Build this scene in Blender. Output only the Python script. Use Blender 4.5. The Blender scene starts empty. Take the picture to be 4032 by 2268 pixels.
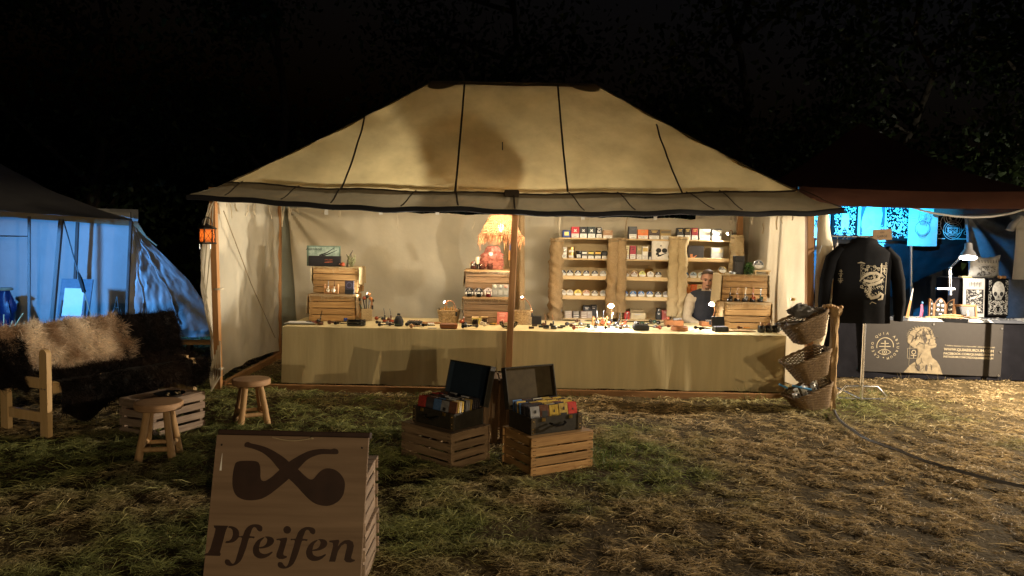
import bpy, math, random
import numpy as np
from mathutils import Vector as V, Matrix, noise as mn
R = math.radians
rnd = random.Random(11)
sc = bpy.context.scene
col = sc.collection
# ------------------------------------------------------------------ camera
FPX, CX, CY = 3029.0, 2016.0, 1134.0          # focal length and centre in photograph pixels
PITCH, ROLL, CAMH = math.atan(191 / 3029), 0.019, 1.7
Fw = V((0, math.cos(PITCH), -math.sin(PITCH)))
_R0, _U0 = V((1, 0, 0)), V((0, math.sin(PITCH), math.cos(PITCH)))
Rt = math.cos(ROLL) * _R0 + math.sin(ROLL) * _U0
Up = -math.sin(ROLL) * _R0 + math.cos(ROLL) * _U0
cd = bpy.data.cameras.new('camera')
cam = bpy.data.objects.new('camera', cd)
col.objects.link(cam)
cd.sensor_width = 36
cd.lens = 36 * FPX / 4032
cd.clip_start, cd.clip_end = 0.05, 2000
M = Matrix((Rt, Up, -Fw)).transposed().to_4x4()
M.translation = V((0, 0, CAMH))
cam.matrix_world = M
sc.camera = cam
# ------------------------------------------------------------------ night sky
w = bpy.data.worlds.new('World')
sc.world = w
w.use_nodes = True
nt = w.node_tree
sky = nt.nodes.new('ShaderNodeTexSky')
sky.sky_type = 'NISHITA'
sky.sun_disc = False
sky.sun_elevation = R(-4)
sky.sun_rotation = R(140)
nt.links.new(sky.outputs[0], nt.nodes['Background'].inputs[0])
nt.nodes['Background'].inputs[1].default_value = 0.16
# ------------------------------------------------------------------ picture
sc.view_settings.view_transform = 'Standard'
sc.view_settings.look = 'None'
sc.view_settings.gamma = 1
sc.view_settings.exposure = 0
sc.render.engine = 'CYCLES'
sc.cycles.use_denoising = True
sc.cycles.max_bounces = 7
sc.cycles.diffuse_bounces = 4
sc.cycles.sample_clamp_indirect = 4
# light strengths (watts) gathered here; each lamp's builder uses its own
PW = dict(flood_warm=1180, flood_white=2800, flood_lane=2700, strip=58, bulb=38, clip_left=150, clip_up=90, clip_mid=36, clip_man=22, shelf=30,
          holder=6, crate=8, lantern=0.22, desk=11, blue_right=750, blue_left=1150)
WARM = (1.0, 0.66, 0.30)

# ================================================================== helpers
def ray(px, py):
    return Fw + Rt * ((px - CX) / FPX) - Up * ((py - CY) / FPX)
def at(px, py, Y):
    r = ray(px, py)
    return V((0, 0, CAMH)) + r * (Y / r.y)
def atz(px, py, z):
    r = ray(px, py)
    return V((0, 0, CAMH)) + r * ((z - CAMH) / r.z)
def n3(x, y=0.0, z=0.0):
    return mn.noise(V((x, y, z)))
def lerp(a, b, t):
    return a + (b - a) * t

class MB:
    def __init__(s):
        s.v, s.f, s.mi, s.sm = [], [], [], []
    def add(s, vs, fs, mi=0, sm=False, M=None):
        o = len(s.v)
        s.v += [tuple(M @ V(p)) if M else tuple(p) for p in vs]
        for f in fs:
            s.f.append([i + o for i in f]); s.mi.append(mi); s.sm.append(sm)
        return s
    def box(s, c, sz, mi=0, M=None, ch=0.0):
        x, y, z = sz[0] / 2, sz[1] / 2, sz[2] / 2
        if ch <= 0:
            vs = [(c[0] + i * x, c[1] + j * y, c[2] + k * z) for i in (-1, 1) for j in (-1, 1) for k in (-1, 1)]
            fs = [(0, 1, 3, 2), (4, 6, 7, 5), (0, 4, 5, 1), (2, 3, 7, 6), (0, 2, 6, 4), (1, 5, 7, 3)]
            return s.add(vs, fs, mi, False, M)
        vs, idx = [], {}
        for i in (-1, 1):
            for j in (-1, 1):
                for k in (-1, 1):
                    for a in range(3):
                        p = [i * (x - ch), j * (y - ch), k * (z - ch)]
                        p[a] = (i * x, j * y, k * z)[a]
                        idx[(i, j, k, a)] = len(vs)
                        vs.append((c[0] + p[0], c[1] + p[1], c[2] + p[2]))
        fs = []
        I = lambda i, j, k, a: idx[(i, j, k, a)]
        for q in (-1, 1):
            fs.append([I(q, -1, -1, 0), I(q, 1, -1, 0), I(q, 1, 1, 0), I(q, -1, 1, 0)][::q])
            fs.append([I(-1, q, -1, 1), I(-1, q, 1, 1), I(1, q, 1, 1), I(1, q, -1, 1)][::q])
            fs.append([I(-1, -1, q, 2), I(1, -1, q, 2), I(1, 1, q, 2), I(-1, 1, q, 2)][::q])
            for r in (-1, 1):
                fs.append([I(q, r, -1, 0), I(q, r, -1, 1), I(q, r, 1, 1), I(q, r, 1, 0)][::-q * r])
                fs.append([I(q, -1, r, 0), I(q, 1, r, 0), I(q, 1, r, 2), I(q, -1, r, 2)][::q * r])
                fs.append([I(-1, q, r, 1), I(-1, q, r, 2), I(1, q, r, 2), I(1, q, r, 1)][::-q * r])
                for t in (-1, 1):
                    fs.append([I(q, r, t, 0), I(q, r, t, 1), I(q, r, t, 2)][::q * r * t])
        return s.add(vs, fs, mi, False, M)
    def tube(s, pts, r, n=8, mi=0, cap=True, sm=True, M=None, flat=1.0, closed=False):
        pts = [V(p) for p in pts]
        k = len(pts)
        rs = r if isinstance(r, (list, tuple)) else [r] * k
        vs, fs = [], []
        up = None
        for i, p in enumerate(pts):
            if closed:
                d = (pts[(i + 1) % k] - pts[i - 1])
            else:
                d = pts[min(i + 1, k - 1)] - pts[max(i - 1, 0)]
            d = d.normalized() if d.length > 1e-9 else V((0, 0, 1))
            if up is None:
                up = V((0, 0, 1)) if abs(d.z) < .9 else V((0, 1, 0))
            a = d.cross(up)
            a = a.normalized() if a.length > 1e-6 else V((1, 0, 0))
            b = a.cross(d).normalized()
            up = b
            for j in range(n):
                t = 2 * math.pi * j / n
                vs.append(p + a * (math.cos(t) * rs[i]) + b * (math.sin(t) * rs[i] * flat))
        rng = range(k) if closed else range(k - 1)
        for i in rng:
            i2 = (i + 1) % k
            for j in range(n):
                j2 = (j + 1) % n
                fs.append((i * n + j, i * n + j2, i2 * n + j2, i2 * n + j))
        if cap and not closed:
            fs.append(tuple(range(n))[::-1]); fs.append(tuple((k - 1) * n + j for j in range(n)))
        return s.add(vs, fs, mi, sm, M)
    def lathe(s, prof, n=16, c=(0, 0, 0), mi=0, sm=True, M=None):
        vs, fs = [], []
        for r, z in prof:
            for j in range(n):
                t = 2 * math.pi * j / n
                vs.append((c[0] + r * math.cos(t), c[1] + r * math.sin(t), c[2] + z))
        for i in range(len(prof) - 1):
            for j in range(n):
                j2 = (j + 1) % n
                fs.append((i * n + j, i * n + j2, (i + 1) * n + j2, (i + 1) * n + j))
        fs.append(tuple(range(n))[::-1]); fs.append(tuple((len(prof) - 1) * n + j for j in range(n)))
        return s.add(vs, fs, mi, sm, M)
    def ell(s, c, r, n=10, m=7, mi=0, M=None):
        vs, fs = [(c[0], c[1], c[2] - r[2])], []
        for i in range(1, m):
            a = -math.pi / 2 + math.pi * i / m
            for j in range(n):
                t = 2 * math.pi * j / n
                vs.append((c[0] + r[0] * math.cos(a) * math.cos(t), c[1] + r[1] * math.cos(a) * math.sin(t), c[2] + r[2] * math.sin(a)))
        vs.append((c[0], c[1], c[2] + r[2]))
        for j in range(n):
            fs.append((0, 1 + (j + 1) % n, 1 + j))
            fs.append((len(vs) - 1, 1 + (m - 2) * n + j, 1 + (m - 2) * n + (j + 1) % n))
        for i in range(m - 2):
            for j in range(n):
                fs.append((1 + i * n + j, 1 + i * n + (j + 1) % n, 1 + (i + 1) * n + (j + 1) % n, 1 + (i + 1) * n + j))
        return s.add(vs, fs, mi, True, M)
    def prism(s, poly, d, M=None, mi=0):
        """poly in the local x-z plane, thickness d towards +y"""
        k = len(poly)
        vs = [(p[0], 0, p[1]) for p in poly] + [(p[0], d, p[1]) for p in poly]
        fs = [tuple(range(k)), tuple(range(k, 2 * k))[::-1]]
        fs += [(i, i + k, (i + 1) % k + k, (i + 1) % k) for i in range(k)]
        return s.add(vs, fs, mi, False, M)
    def flat(s, poly, M=None, mi=0):
        return s.add([(p[0], 0, p[1]) for p in poly], [tuple(range(len(poly)))], mi, False, M)
    def ribbon(s, pts, wd, fn=None, mi=0, closed=False):
        """a flat stroke through 2-D points, width or widths wd; fn maps (x, z) to 3-D"""
        fn = fn or (lambda x, z: (x, 0, z))
        k = len(pts)
        ws = wd if isinstance(wd, (list, tuple)) else [wd] * k
        vs, fs = [], []
        for i in range(k):
            a, b = (pts[i - 1], pts[(i + 1) % k]) if closed else (pts[max(i - 1, 0)], pts[min(i + 1, k - 1)])
            dx, dz = b[0] - a[0], b[1] - a[1]
            l = math.hypot(dx, dz) or 1
            ox, oz = -dz / l * ws[i] / 2, dx / l * ws[i] / 2
            vs += [fn(pts[i][0] + ox, pts[i][1] + oz), fn(pts[i][0] - ox, pts[i][1] - oz)]
        for i in range(k if closed else k - 1):
            j = (i + 1) % k
            fs.append((2 * i, 2 * i + 1, 2 * j + 1, 2 * j))
        return s.add(vs, fs, mi)
    def grid(s, fn, nu, nv, mi=0, sm=True, M=None):
        vs = [fn(i / nu, j / nv) for i in range(nu + 1) for j in range(nv + 1)]
        k = nv + 1
        fs = [(i * k + j, (i + 1) * k + j, (i + 1) * k + j + 1, i * k + j + 1) for i in range(nu) for j in range(nv)]
        return s.add(vs, fs, mi, sm, M)
    def mesh(s, name, mat):
        me = bpy.data.meshes.new(name)
        me.from_pydata(s.v, [], s.f)
        for m in (mat if isinstance(mat, (list, tuple)) else [mat]):
            me.materials.append(m)
        me.polygons.foreach_set('material_index', s.mi)
        me.polygons.foreach_set('use_smooth', s.sm)
        if any(s.sm):
            try: me.set_sharp_from_angle(angle=R(42))
            except Exception: pass
        me.update()
        return me

def tag(o, label=None, cat=None, group=None, kind=None):
    if label: o['label'] = label
    if cat: o['category'] = cat
    if group: o['group'] = group
    if kind: o['kind'] = kind
    return o
def link(name, data, parent=None, loc=(0, 0, 0), rot=None):
    o = bpy.data.objects.new(name, data)
    col.objects.link(o)
    if parent: o.parent = parent
    o.location = loc
    if rot is not None:
        if isinstance(rot, Matrix):
            o.rotation_euler = rot.to_euler()
        else:
            o.rotation_euler = rot
    return o
def obj(name, mb, mat, parent=None, loc=(0, 0, 0), rot=None):
    o = link(name, mb.mesh(name, mat), parent, loc, rot)
    if name.endswith('print') or name in ('bust_shading', 'lettering', 'symbols'): o['kind'] = 'stuff'
    return o
def thing(name, label, cat, loc=(0, 0, 0), rot=None, group=None):
    if isinstance(rot, (int, float)): rot = (0, 0, rot)
    return tag(link(name, None, None, loc, rot), label, cat, group)
def copy_tree(o, parent=None):
    c = o.copy()
    col.objects.link(c)
    c.parent = parent
    for ch in list(o.children):
        copy_tree(ch, c)
    return c
_mesh_cache = {}
def cached(key, make, name, mat):
    k = (key, id(mat))
    if k not in _mesh_cache:
        _mesh_cache[k] = make().mesh(name, mat)
    return _mesh_cache[k]
def plank(name, parent, c, sz, mat, rot=None, ch=0.003):
    sz = tuple(round(a, 4) for a in sz)
    me = cached(('plank',) + sz + (ch,), lambda: MB().box((0, 0, 0), sz, ch=ch), name, mat)
    return link(name, me, parent, c, rot)
def light(name, kind, loc, power, color, parent=None, radius=0.03, aim=None, cone=None, blend=0.5, size=None):
    ld = bpy.data.lights.new(name, kind)
    ld.energy = power
    ld.color = color
    ld.shadow_soft_size = radius
    if kind == 'SPOT' and cone:
        ld.spot_size = R(cone); ld.spot_blend = blend
    o = bpy.data.objects.new(name, ld)
    col.objects.link(o)
    if parent: o.parent = parent
    o.location = loc
    if aim is not None:
        o.rotation_euler = V(aim).to_track_quat('-Z', 'Y').to_euler()
    return o

# ================================================================== materials
def newmat(name):
    m = bpy.data.materials.new(name)
    m.use_nodes = True
    n = m.node_tree
    b = n.nodes['Principled BSDF']
    return m, n, b, n.links.new
def mat(name, c, rough=.6, metal=0, var=.15, scale=15, bump=.1, stretch=(1, 1, 1), rand=0, spec=.3, trans=0, detail=5, c2=None, coat=0, dist=.004, bscale=None):
    m, n, b, L = newmat(name)
    tc = n.nodes.new('ShaderNodeTexCoord')
    mp = n.nodes.new('ShaderNodeMapping')
    mp.inputs['Scale'].default_value = stretch
    L(tc.outputs['Object'], mp.inputs[0])
    if rand:
        oi = n.nodes.new('ShaderNodeObjectInfo')
        ml = n.nodes.new('ShaderNodeMath'); ml.operation = 'MULTIPLY'; ml.inputs[1].default_value = 37.0
        L(oi.outputs['Random'], ml.inputs[0])
        cb = n.nodes.new('ShaderNodeCombineXYZ')
        for q in range(3): L(ml.outputs[0], cb.inputs[q])
        L(cb.outputs[0], mp.inputs['Location'])
    tx = n.nodes.new('ShaderNodeTexNoise')
    tx.inputs['Scale'].default_value = scale
    tx.inputs['Detail'].default_value = detail
    tx.inputs['Roughness'].default_value = .6
    L(mp.outputs[0], tx.inputs['Vector'])
    rp = n.nodes.new('ShaderNodeValToRGB')
    rp.color_ramp.elements[0].position, rp.color_ramp.elements[1].position = .3, .7
    lo = tuple(a * (1 - var) for a in c) + (1,)
    hi = tuple(min(1, a * (1 + var)) for a in (c2 or c)) + (1,)
    if c2: lo = tuple(c) + (1,); hi = tuple(c2) + (1,)
    rp.color_ramp.elements[0].color, rp.color_ramp.elements[1].color = lo, hi
    L(tx.outputs[0], rp.inputs[0])
    out = rp.outputs[0]
    if rand:
        mr = n.nodes.new('ShaderNodeMapRange')
        mr.inputs['To Min'].default_value, mr.inputs['To Max'].default_value = 1 - rand, 1 + rand
        L(oi.outputs['Random'], mr.inputs[0])
        mx = n.nodes.new('ShaderNodeVectorMath'); mx.operation = 'SCALE'
        L(out, mx.inputs[0]); L(mr.outputs[0], mx.inputs['Scale'])
        out = mx.outputs[0]
    L(out, b.inputs['Base Color'])
    b.inputs['Roughness'].default_value = rough
    b.inputs['Metallic'].default_value = metal
    b.inputs['Specular IOR Level'].default_value = spec
    if coat: b.inputs['Coat Weight'].default_value = coat
    if bump:
        src = tx
        if bscale:
            src = n.nodes.new('ShaderNodeTexNoise')
            src.inputs['Scale'].default_value = bscale; src.inputs['Detail'].default_value = 4
            L(mp.outputs[0], src.inputs['Vector'])
        bp = n.nodes.new('ShaderNodeBump')
        bp.inputs['Strength'].default_value = bump
        bp.inputs['Distance'].default_value = dist
        L(src.outputs[0], bp.inputs['Height']); L(bp.outputs[0], b.inputs['Normal'])
    if trans:
        tr = n.nodes.new('ShaderNodeBsdfTranslucent')
        L(out, tr.inputs[0])
        ms = n.nodes.new('ShaderNodeMixShader'); ms.inputs[0].default_value = trans
        L(b.outputs[0], ms.inputs[1]); L(tr.outputs[0], ms.inputs[2])
        L(ms.outputs[0], n.nodes['Material Output'].inputs[0])
    return m
def emit(name, c, s):
    m, n, b, L = newmat(name)
    b.inputs['Base Color'].default_value = (.6, .6, .6, 1)
    b.inputs['Emission Color'].default_value = tuple(c) + (1,)
    b.inputs['Emission Strength'].default_value = s
    return m
def glass(name, c=(1, 1, 1), rough=.02):
    m, n, b, L = newmat(name)
    g = n.nodes.new('ShaderNodeBsdfGlossy'); g.inputs['Roughness'].default_value = rough
    t = n.nodes.new('ShaderNodeBsdfTransparent'); t.inputs[0].default_value = tuple(c) + (1,)
    f = n.nodes.new('ShaderNodeFresnel'); f.inputs[0].default_value = 1.45
    ms = n.nodes.new('ShaderNodeMixShader')
    L(f.outputs[0], ms.inputs[0]); L(t.outputs[0], ms.inputs[1]); L(g.outputs[0], ms.inputs[2])
    L(ms.outputs[0], n.nodes['Material Output'].inputs[0])
    return m
def vcol(name, rough=.7, spec=.2, trans=.0):
    m, n, b, L = newmat(name)
    a = n.nodes.new('ShaderNodeAttribute'); a.attribute_name = 'Col'
    L(a.outputs['Color'], b.inputs['Base Color'])
    b.inputs['Roughness'].default_value = rough
    b.inputs['Specular IOR Level'].default_value = spec
    if trans:
        tr = n.nodes.new('ShaderNodeBsdfTranslucent'); L(a.outputs['Color'], tr.inputs[0])
        ms = n.nodes.new('ShaderNodeMixShader'); ms.inputs[0].default_value = trans
        L(b.outputs[0], ms.inputs[1]); L(tr.outputs[0], ms.inputs[2])
        L(ms.outputs[0], n.nodes['Material Output'].inputs[0])
    return m
_pc = {}
def paint(c, rough=.5, metal=0, spec=.4):
    k = (tuple(round(a, 3) for a in c), rough, metal)
    if k not in _pc:
        _pc[k] = mat('print', c, rough=rough, metal=metal, var=.12, scale=30, bump=.05, rand=.06, spec=spec)
    return _pc[k]

MT = {}
MT['canvas_roof'] = mat('canvas roof', (.55, .43, .215), rough=.9, var=.17, scale=2.6, trans=.5, bump=.4, bscale=9, dist=.03, spec=.1)
MT['canvas_flap'] = mat('canvas flap', (.29, .235, .145), rough=.9, var=.14, scale=3, trans=.2, bump=.5, bscale=7, dist=.03, spec=.1)
MT['canvas'] = mat('canvas wall', (.66, .585, .44), rough=.9, var=.07, scale=2.5, trans=.3, bump=.35, bscale=6, dist=.03, spec=.1)
MT['cloth'] = mat('table cloth', (.62, .52, .30), rough=.95, var=.08, scale=3, bump=.28, bscale=3.2, dist=.03, stretch=(3.2, 1, .35), spec=.05)
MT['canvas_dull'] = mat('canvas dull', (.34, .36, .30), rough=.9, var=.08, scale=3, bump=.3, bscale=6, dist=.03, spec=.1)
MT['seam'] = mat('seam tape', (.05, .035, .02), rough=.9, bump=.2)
MT['hem'] = mat('black hem', (.006, .005, .005), rough=.8, bump=.2)  # near-black colour standing in for shade at the flap's lower edge
MT['pole'] = mat('pine pole', (.33, .15, .05), c2=(.48, .25, .10), rough=.55, scale=5, stretch=(7, 7, .6), bump=.15)
MT['beam'] = mat('beam', (.20, .10, .04), c2=(.34, .18, .07), rough=.6, scale=5, stretch=(.6, 7, 7), bump=.15)
MT['crate'] = mat('crate pine', (.24, .128, .045), c2=(.44, .26, .10), rough=.7, scale=5, stretch=(.7, 9, 9), rand=.16, bump=.25)
MT['crate_dark'] = mat('crate weathered', (.14, .09, .05), c2=(.28, .19, .11), rough=.75, scale=5, stretch=(.7, 9, 9), rand=.18, bump=.3)
MT['crate_grey'] = mat('crate grey', (.20, .14, .10), c2=(.36, .27, .20), rough=.8, scale=5, stretch=(.7, 9, 9), rand=.2, bump=.3)
MT['shelf'] = mat('shelf pine', (.55, .38, .18), c2=(.68, .50, .28), rough=.6, scale=4, stretch=(.6, 8, 8), rand=.06, bump=.1)
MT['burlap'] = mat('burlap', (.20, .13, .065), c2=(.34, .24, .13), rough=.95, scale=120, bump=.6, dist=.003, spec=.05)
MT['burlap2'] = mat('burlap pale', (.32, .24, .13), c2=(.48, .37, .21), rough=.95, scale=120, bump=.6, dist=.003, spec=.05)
MT['log'] = mat('peeled log', (.40, .23, .10), c2=(.56, .36, .17), rough=.6, scale=7, stretch=(5, 5, .8), rand=.1, bump=.3)
MT['seat'] = mat('stool seat', (.36, .20, .10), c2=(.52, .32, .17), rough=.6, scale=6, stretch=(.8, 6, 6), bump=.2)
MT['bench'] = mat('bench pine', (.55, .36, .16), c2=(.66, .46, .24), rough=.55, scale=4, stretch=(6, 6, .7), bump=.1)
MT['board'] = mat('sign board', (.145, .094, .057), c2=(.225, .152, .097), rough=.6, scale=3.2, stretch=(.35, 6, 7), bump=.15, detail=6)
MT['stain'] = mat('sign paint', (.030, .014, .009), rough=.6, var=.3, scale=9, bump=.05)
MT['black'] = mat('black', (.012, .012, .013), rough=.5, bump=.05)
MT['gloss_black'] = mat('gloss black', (.010, .010, .011), rough=.15, spec=.6, bump=.02)
MT['chrome'] = mat('chrome', (.78, .78, .79), rough=.27, metal=1, var=.03, bump=.02)
MT['steel'] = mat('steel', (.55, .55, .55), rough=.3, metal=1, var=.08, bump=.05)
MT['brass'] = mat('brass', (.62, .42, .14), rough=.3, metal=1, var=.1, bump=.05)
MT['copper'] = mat('copper', (.60, .27, .13), rough=.3, metal=1, var=.08, bump=.03)
MT['white'] = mat('white', (.74, .73, .70), rough=.6, var=.04, bump=.05)
MT['ink'] = mat('ink', (.02, .02, .02), rough=.7, bump=0, var=.05)
MT['glass'] = glass('clear glass', (.95, .97, .96))
MT['led'] = emit('led', (1, .96, .85), 60)
MT['wicker'] = mat('wicker', (.09, .055, .025), c2=(.22, .145, .07), rough=.75, scale=40, bump=.4, rand=.1)
MT['seagrass'] = mat('seagrass', (.16, .10, .05), c2=(.50, .36, .18), rough=.7, scale=60, bump=.4)
MT['rope'] = mat('rope', (.32, .25, .15), rough=.9, scale=60, bump=.4)
MT['strap'] = mat('cotton tape', (.58, .50, .36), rough=.9, bump=.2)
MT['leather'] = mat('brown leather', (.26, .10, .035), rough=.4, var=.2, scale=12, bump=.15, spec=.4)
MT['skin'] = mat('skin', (.42, .22, .14), rough=.5, var=.06, scale=8, bump=.05)
MT['raffia'] = mat('raffia', (.42, .20, .09), c2=(.62, .33, .16), rough=.7, scale=40, trans=.28, bump=.3)
MT['steel_dark'] = mat('dark metal', (.03, .025, .022), rough=.45, metal=.6, bump=.05)

# ------------------------------------------------------------------ lettering
_tx = {}
def text2d(s, size=1.0, shear=0, offset=0, align='CENTER'):
    k = (s, shear, offset, align)
    if k not in _tx:
        cu = bpy.data.curves.new('letters', 'FONT')
        cu.body = s; cu.size = 1; cu.shear = shear; cu.offset = offset; cu.align_x = align
        cu.resolution_u = 3
        o = bpy.data.objects.new('letters', cu)
        col.objects.link(o)
        dg = bpy.context.evaluated_depsgraph_get(); dg.update()
        me = o.evaluated_get(dg).to_mesh()
        _tx[k] = ([(p.co.x, p.co.y) for p in me.vertices], [tuple(p.vertices) for p in me.polygons])
        o.evaluated_get(dg).to_mesh_clear()
        bpy.data.objects.remove(o); bpy.data.curves.remove(cu)
    vs, fs = _tx[k]
    return [(x * size, y * size) for x, y in vs], fs
def put_text(mb, s, size, x, z, fn=None, rot=0, mi=0, sx=1.0, **kw):
    vs, fs = text2d(s, size, **kw)
    c, q = math.cos(rot), math.sin(rot)
    fn = fn or (lambda a, b: (a, 0, b))
    mb.add([fn(x + c * a * sx - q * b, z + q * a * sx + c * b) for a, b in vs], fs, mi)

# ------------------------------------------------------------------ fibres (grass, fleece)
def blades(name, P, D, L, W, B, C, material, parent=None):
    """N thin tapering blades: root P, direction D, length L, width W, bend vector B, colour C"""
    N = len(P)
    S = np.cross(D, np.random.default_rng(3).normal(size=(N, 3)))
    S /= np.linalg.norm(S, axis=1, keepdims=True) + 1e-9
    mid = P + D * (L * .55)[:, None] + B * .32
    tip = P + D * L[:, None] + B
    v = np.empty((N, 5, 3), np.float32)
    h = (W / 2)[:, None]
    v[:, 0], v[:, 1] = P - S * h, P + S * h
    v[:, 2], v[:, 3] = mid - S * h * .75, mid + S * h * .75
    v[:, 4] = tip
    me = bpy.data.meshes.new(name)
    me.vertices.add(N * 5)
    me.vertices.foreach_set('co', v.reshape(-1))
    b = (np.arange(N) * 5)[:, None]
    lp = np.concatenate([b + 0, b + 1, b + 3, b + 2, b + 2, b + 3, b + 4], 1).astype(np.int32)
    me.loops.add(N * 7)
    me.loops.foreach_set('vertex_index', lp.reshape(-1))
    me.polygons.add(N * 2)
    st = np.empty((N, 2), np.int32); st[:, 0] = np.arange(N) * 7; st[:, 1] = st[:, 0] + 4
    me.polygons.foreach_set('loop_start', st.reshape(-1))
    try:
        tot = np.tile(np.array([4, 3], np.int32), N)
        me.polygons.foreach_set('loop_total', tot)
    except Exception:
        pass
    ca = me.color_attributes.new('Col', 'FLOAT_COLOR', 'POINT')
    c4 = np.ones((N, 5, 4), np.float32)
    c4[:, :, :3] = C[:, None, :] * np.array([.7, .7, 1, 1, 1.15])[None, :, None]
    ca.data.foreach_set('color', c4.reshape(-1))
    me.materials.append(material)
    me.update(calc_edges=True)
    me.validate()
    return link(name, me, parent)
# ================================================================== ground
def gh(x, y):
    return .022 * n3(x * .9, y * .9, 2.1) + .012 * n3(x * 3.1, y * 3.1, 5)
def axis_lines(lo, hi, step, far):
    a = list(np.arange(lo, hi + 1e-6, step))
    e, d = [], step
    q = hi
    while q < far:
        d *= 1.5; q += d; e.append(q)
    g, d, q = [], step, lo
    while q > -far:
        d *= 1.5; q -= d; g.append(q)
    return g[::-1] + a + e
gx, gy = axis_lines(-9, 9, .14, 400), axis_lines(1.0, 15, .14, 400)
mb = MB()
mb.v = [(x, y, gh(x, y) if (abs(x) < 12 and 0 < y < 18) else 0) for x in gx for y in gy]
k = len(gy)
mb.f = [[i * k + j, (i + 1) * k + j, (i + 1) * k + j + 1, i * k + j + 1] for i in range(len(gx) - 1) for j in range(k - 1)]
mb.mi = [0] * len(mb.f); mb.sm = [True] * len(mb.f)
MT['soil'] = mat('trampled turf', (.045, .033, .017), c2=(.10, .075, .038), rough=.95, scale=3.5, bump=.7, bscale=30, dist=.02, detail=9, spec=.05)
tag(obj('ground', mb, MT['soil']), 'trampled meadow ground of the market', None, None, 'structure')

def fbm(x, y, s, seed, oct=4):
    """vectorised value noise"""
    r = np.zeros_like(x); a = 1.0; tot = 0
    for o in range(oct):
        fx, fy = x * s, y * s
        ix, iy = np.floor(fx).astype(np.int64), np.floor(fy).astype(np.int64)
        tx, ty = fx - ix, fy - iy
        tx, ty = tx * tx * (3 - 2 * tx), ty * ty * (3 - 2 * ty)
        def h(i, j):
            q = (i * 374761393 + j * 668265263 + (seed + o) * 974711) & 0x7fffffff
            q = (q ^ (q >> 13)) * 1274126177 & 0x7fffffff
            return ((q ^ (q >> 16)) & 0xffff) / 65535.0
        r += a * ((h(ix, iy) * (1 - tx) + h(ix + 1, iy) * tx) * (1 - ty) + (h(ix, iy + 1) * (1 - tx) + h(ix + 1, iy + 1) * tx) * ty)
        tot += a; a *= .5; s *= 2.07
    return r / tot
G = np.random.default_rng(5)
def mound(X, Y):
    """height of the matted tussocks above the soil"""
    m = fbm(X, Y * .8, 8.5, 3, 3)
    return np.clip((m - .36) * 3.0, 0, 1.2) ** 1.3
def grass(N, y0, y1, power, seed):
    u = G.random(N)
    Y = (y0 ** power + u * (y1 ** power - y0 ** power)) ** (1 / power)
    X = (G.random(N) * 2 - 1) * (Y * .72 + 1.6)
    cl = mound(X, Y)
    keep = G.random(N) < np.clip(cl * 1.7, .16, 1)
    X, Y, cl = X[keep], Y[keep], cl[keep]
    n = len(X)
    e = .012
    gx_, gy_ = (mound(X + e, Y) - cl) / e * .026, (mound(X, Y + e) - cl) / e * .026
    green = fbm(X, Y, .9, 31) + .35 * (fbm(X, Y, 4, 77) - .5)
    side = np.clip((-X - .6) * .10, -.26, .13)
    g = np.clip((green - .53 + side) * 4 + .36, 0, 1)
    for (cx, cy, rr, am) in ((3.55, 8.0, .75, 1.0), (.95, 6.0, .5, .8), (1.2, 5.3, .6, .4), (-.95, 5.9, .5, .6), (2.3, 8.2, .5, .5), (-2.6, 5.7, .8, .5), (-3.2, 8.3, .6, .6), (-1.2, 3.4, 1.0, .35)):
        d = np.hypot(X - cx, Y - cy) / rr
        g = np.clip(g + am * np.exp(-d * d), 0, 1)
    Z = np.array([gh(a, b) for a, b in zip(X, Y)]) + .024 * cl
    th = G.random(n) * 6.283
    D = np.stack([np.cos(th) * 1.0 - gx_ * .9, np.sin(th) * 1.0 - gy_ * .9, .25 + .55 * g + .5 * G.random(n)], 1)
    D /= np.linalg.norm(D, axis=1, keepdims=True)
    L = (.024 + .044 * G.random(n) ** 2.2) * (.75 + .35 * g)
    th2 = th + G.normal(size=n) * 1.3
    B = np.stack([np.cos(th2), np.sin(th2), -np.ones(n) * .7], 1) * (L * (.3 + .6 * G.random(n)))[:, None]
    W = (.0017 + .0014 * G.random(n)) * np.clip(Y / 3.6, 1, 3.2)
    dry = np.array([.58, .45, .25]); dry2 = np.array([.28, .20, .10]); grn = np.array([.14, .18, .055]); grn2 = np.array([.31, .32, .12])
    t = (G.random(n)[:, None] * .6 + .4 * np.clip(cl, 0, 1)[:, None])
    C = (dry * t + dry2 * (1 - t)) * (1 - g[:, None]) + (grn * (1 - t) + grn2 * t) * g[:, None]
    C *= (.65 + .7 * G.random(n))[:, None]
    return np.stack([X, Y, Z - .004], 1), D, L, W, B, C
parts = [grass(560000, 2.5, 6.8, 1.1, 3), grass(330000, 6.8, 13.5, 1.0, 3)]
lg = list(grass(90000, 2.5, 9.0, 1.0, 3))            # longer loose stalks lying over the mat
k_ = len(lg[0]); lg[2] = lg[2] * (1.5 + .9 * G.random(k_)); lg[4] = lg[4] * 2.2; lg[3] = lg[3] * 1.15; lg[5] = lg[5] * (.7 + 1.0 * G.random(k_))[:, None] + np.array([.06, .045, .01])
parts.append(tuple(lg))
MT['grass'] = vcol('grass', rough=.65, spec=.25, trans=.25)
tag(blades('grass', *[np.concatenate([p[i] for p in parts]) for i in range(6)], MT['grass']),
    'short trampled grass, straw brown with green tufts, covering the meadow', 'grass', None, 'stuff')
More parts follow.
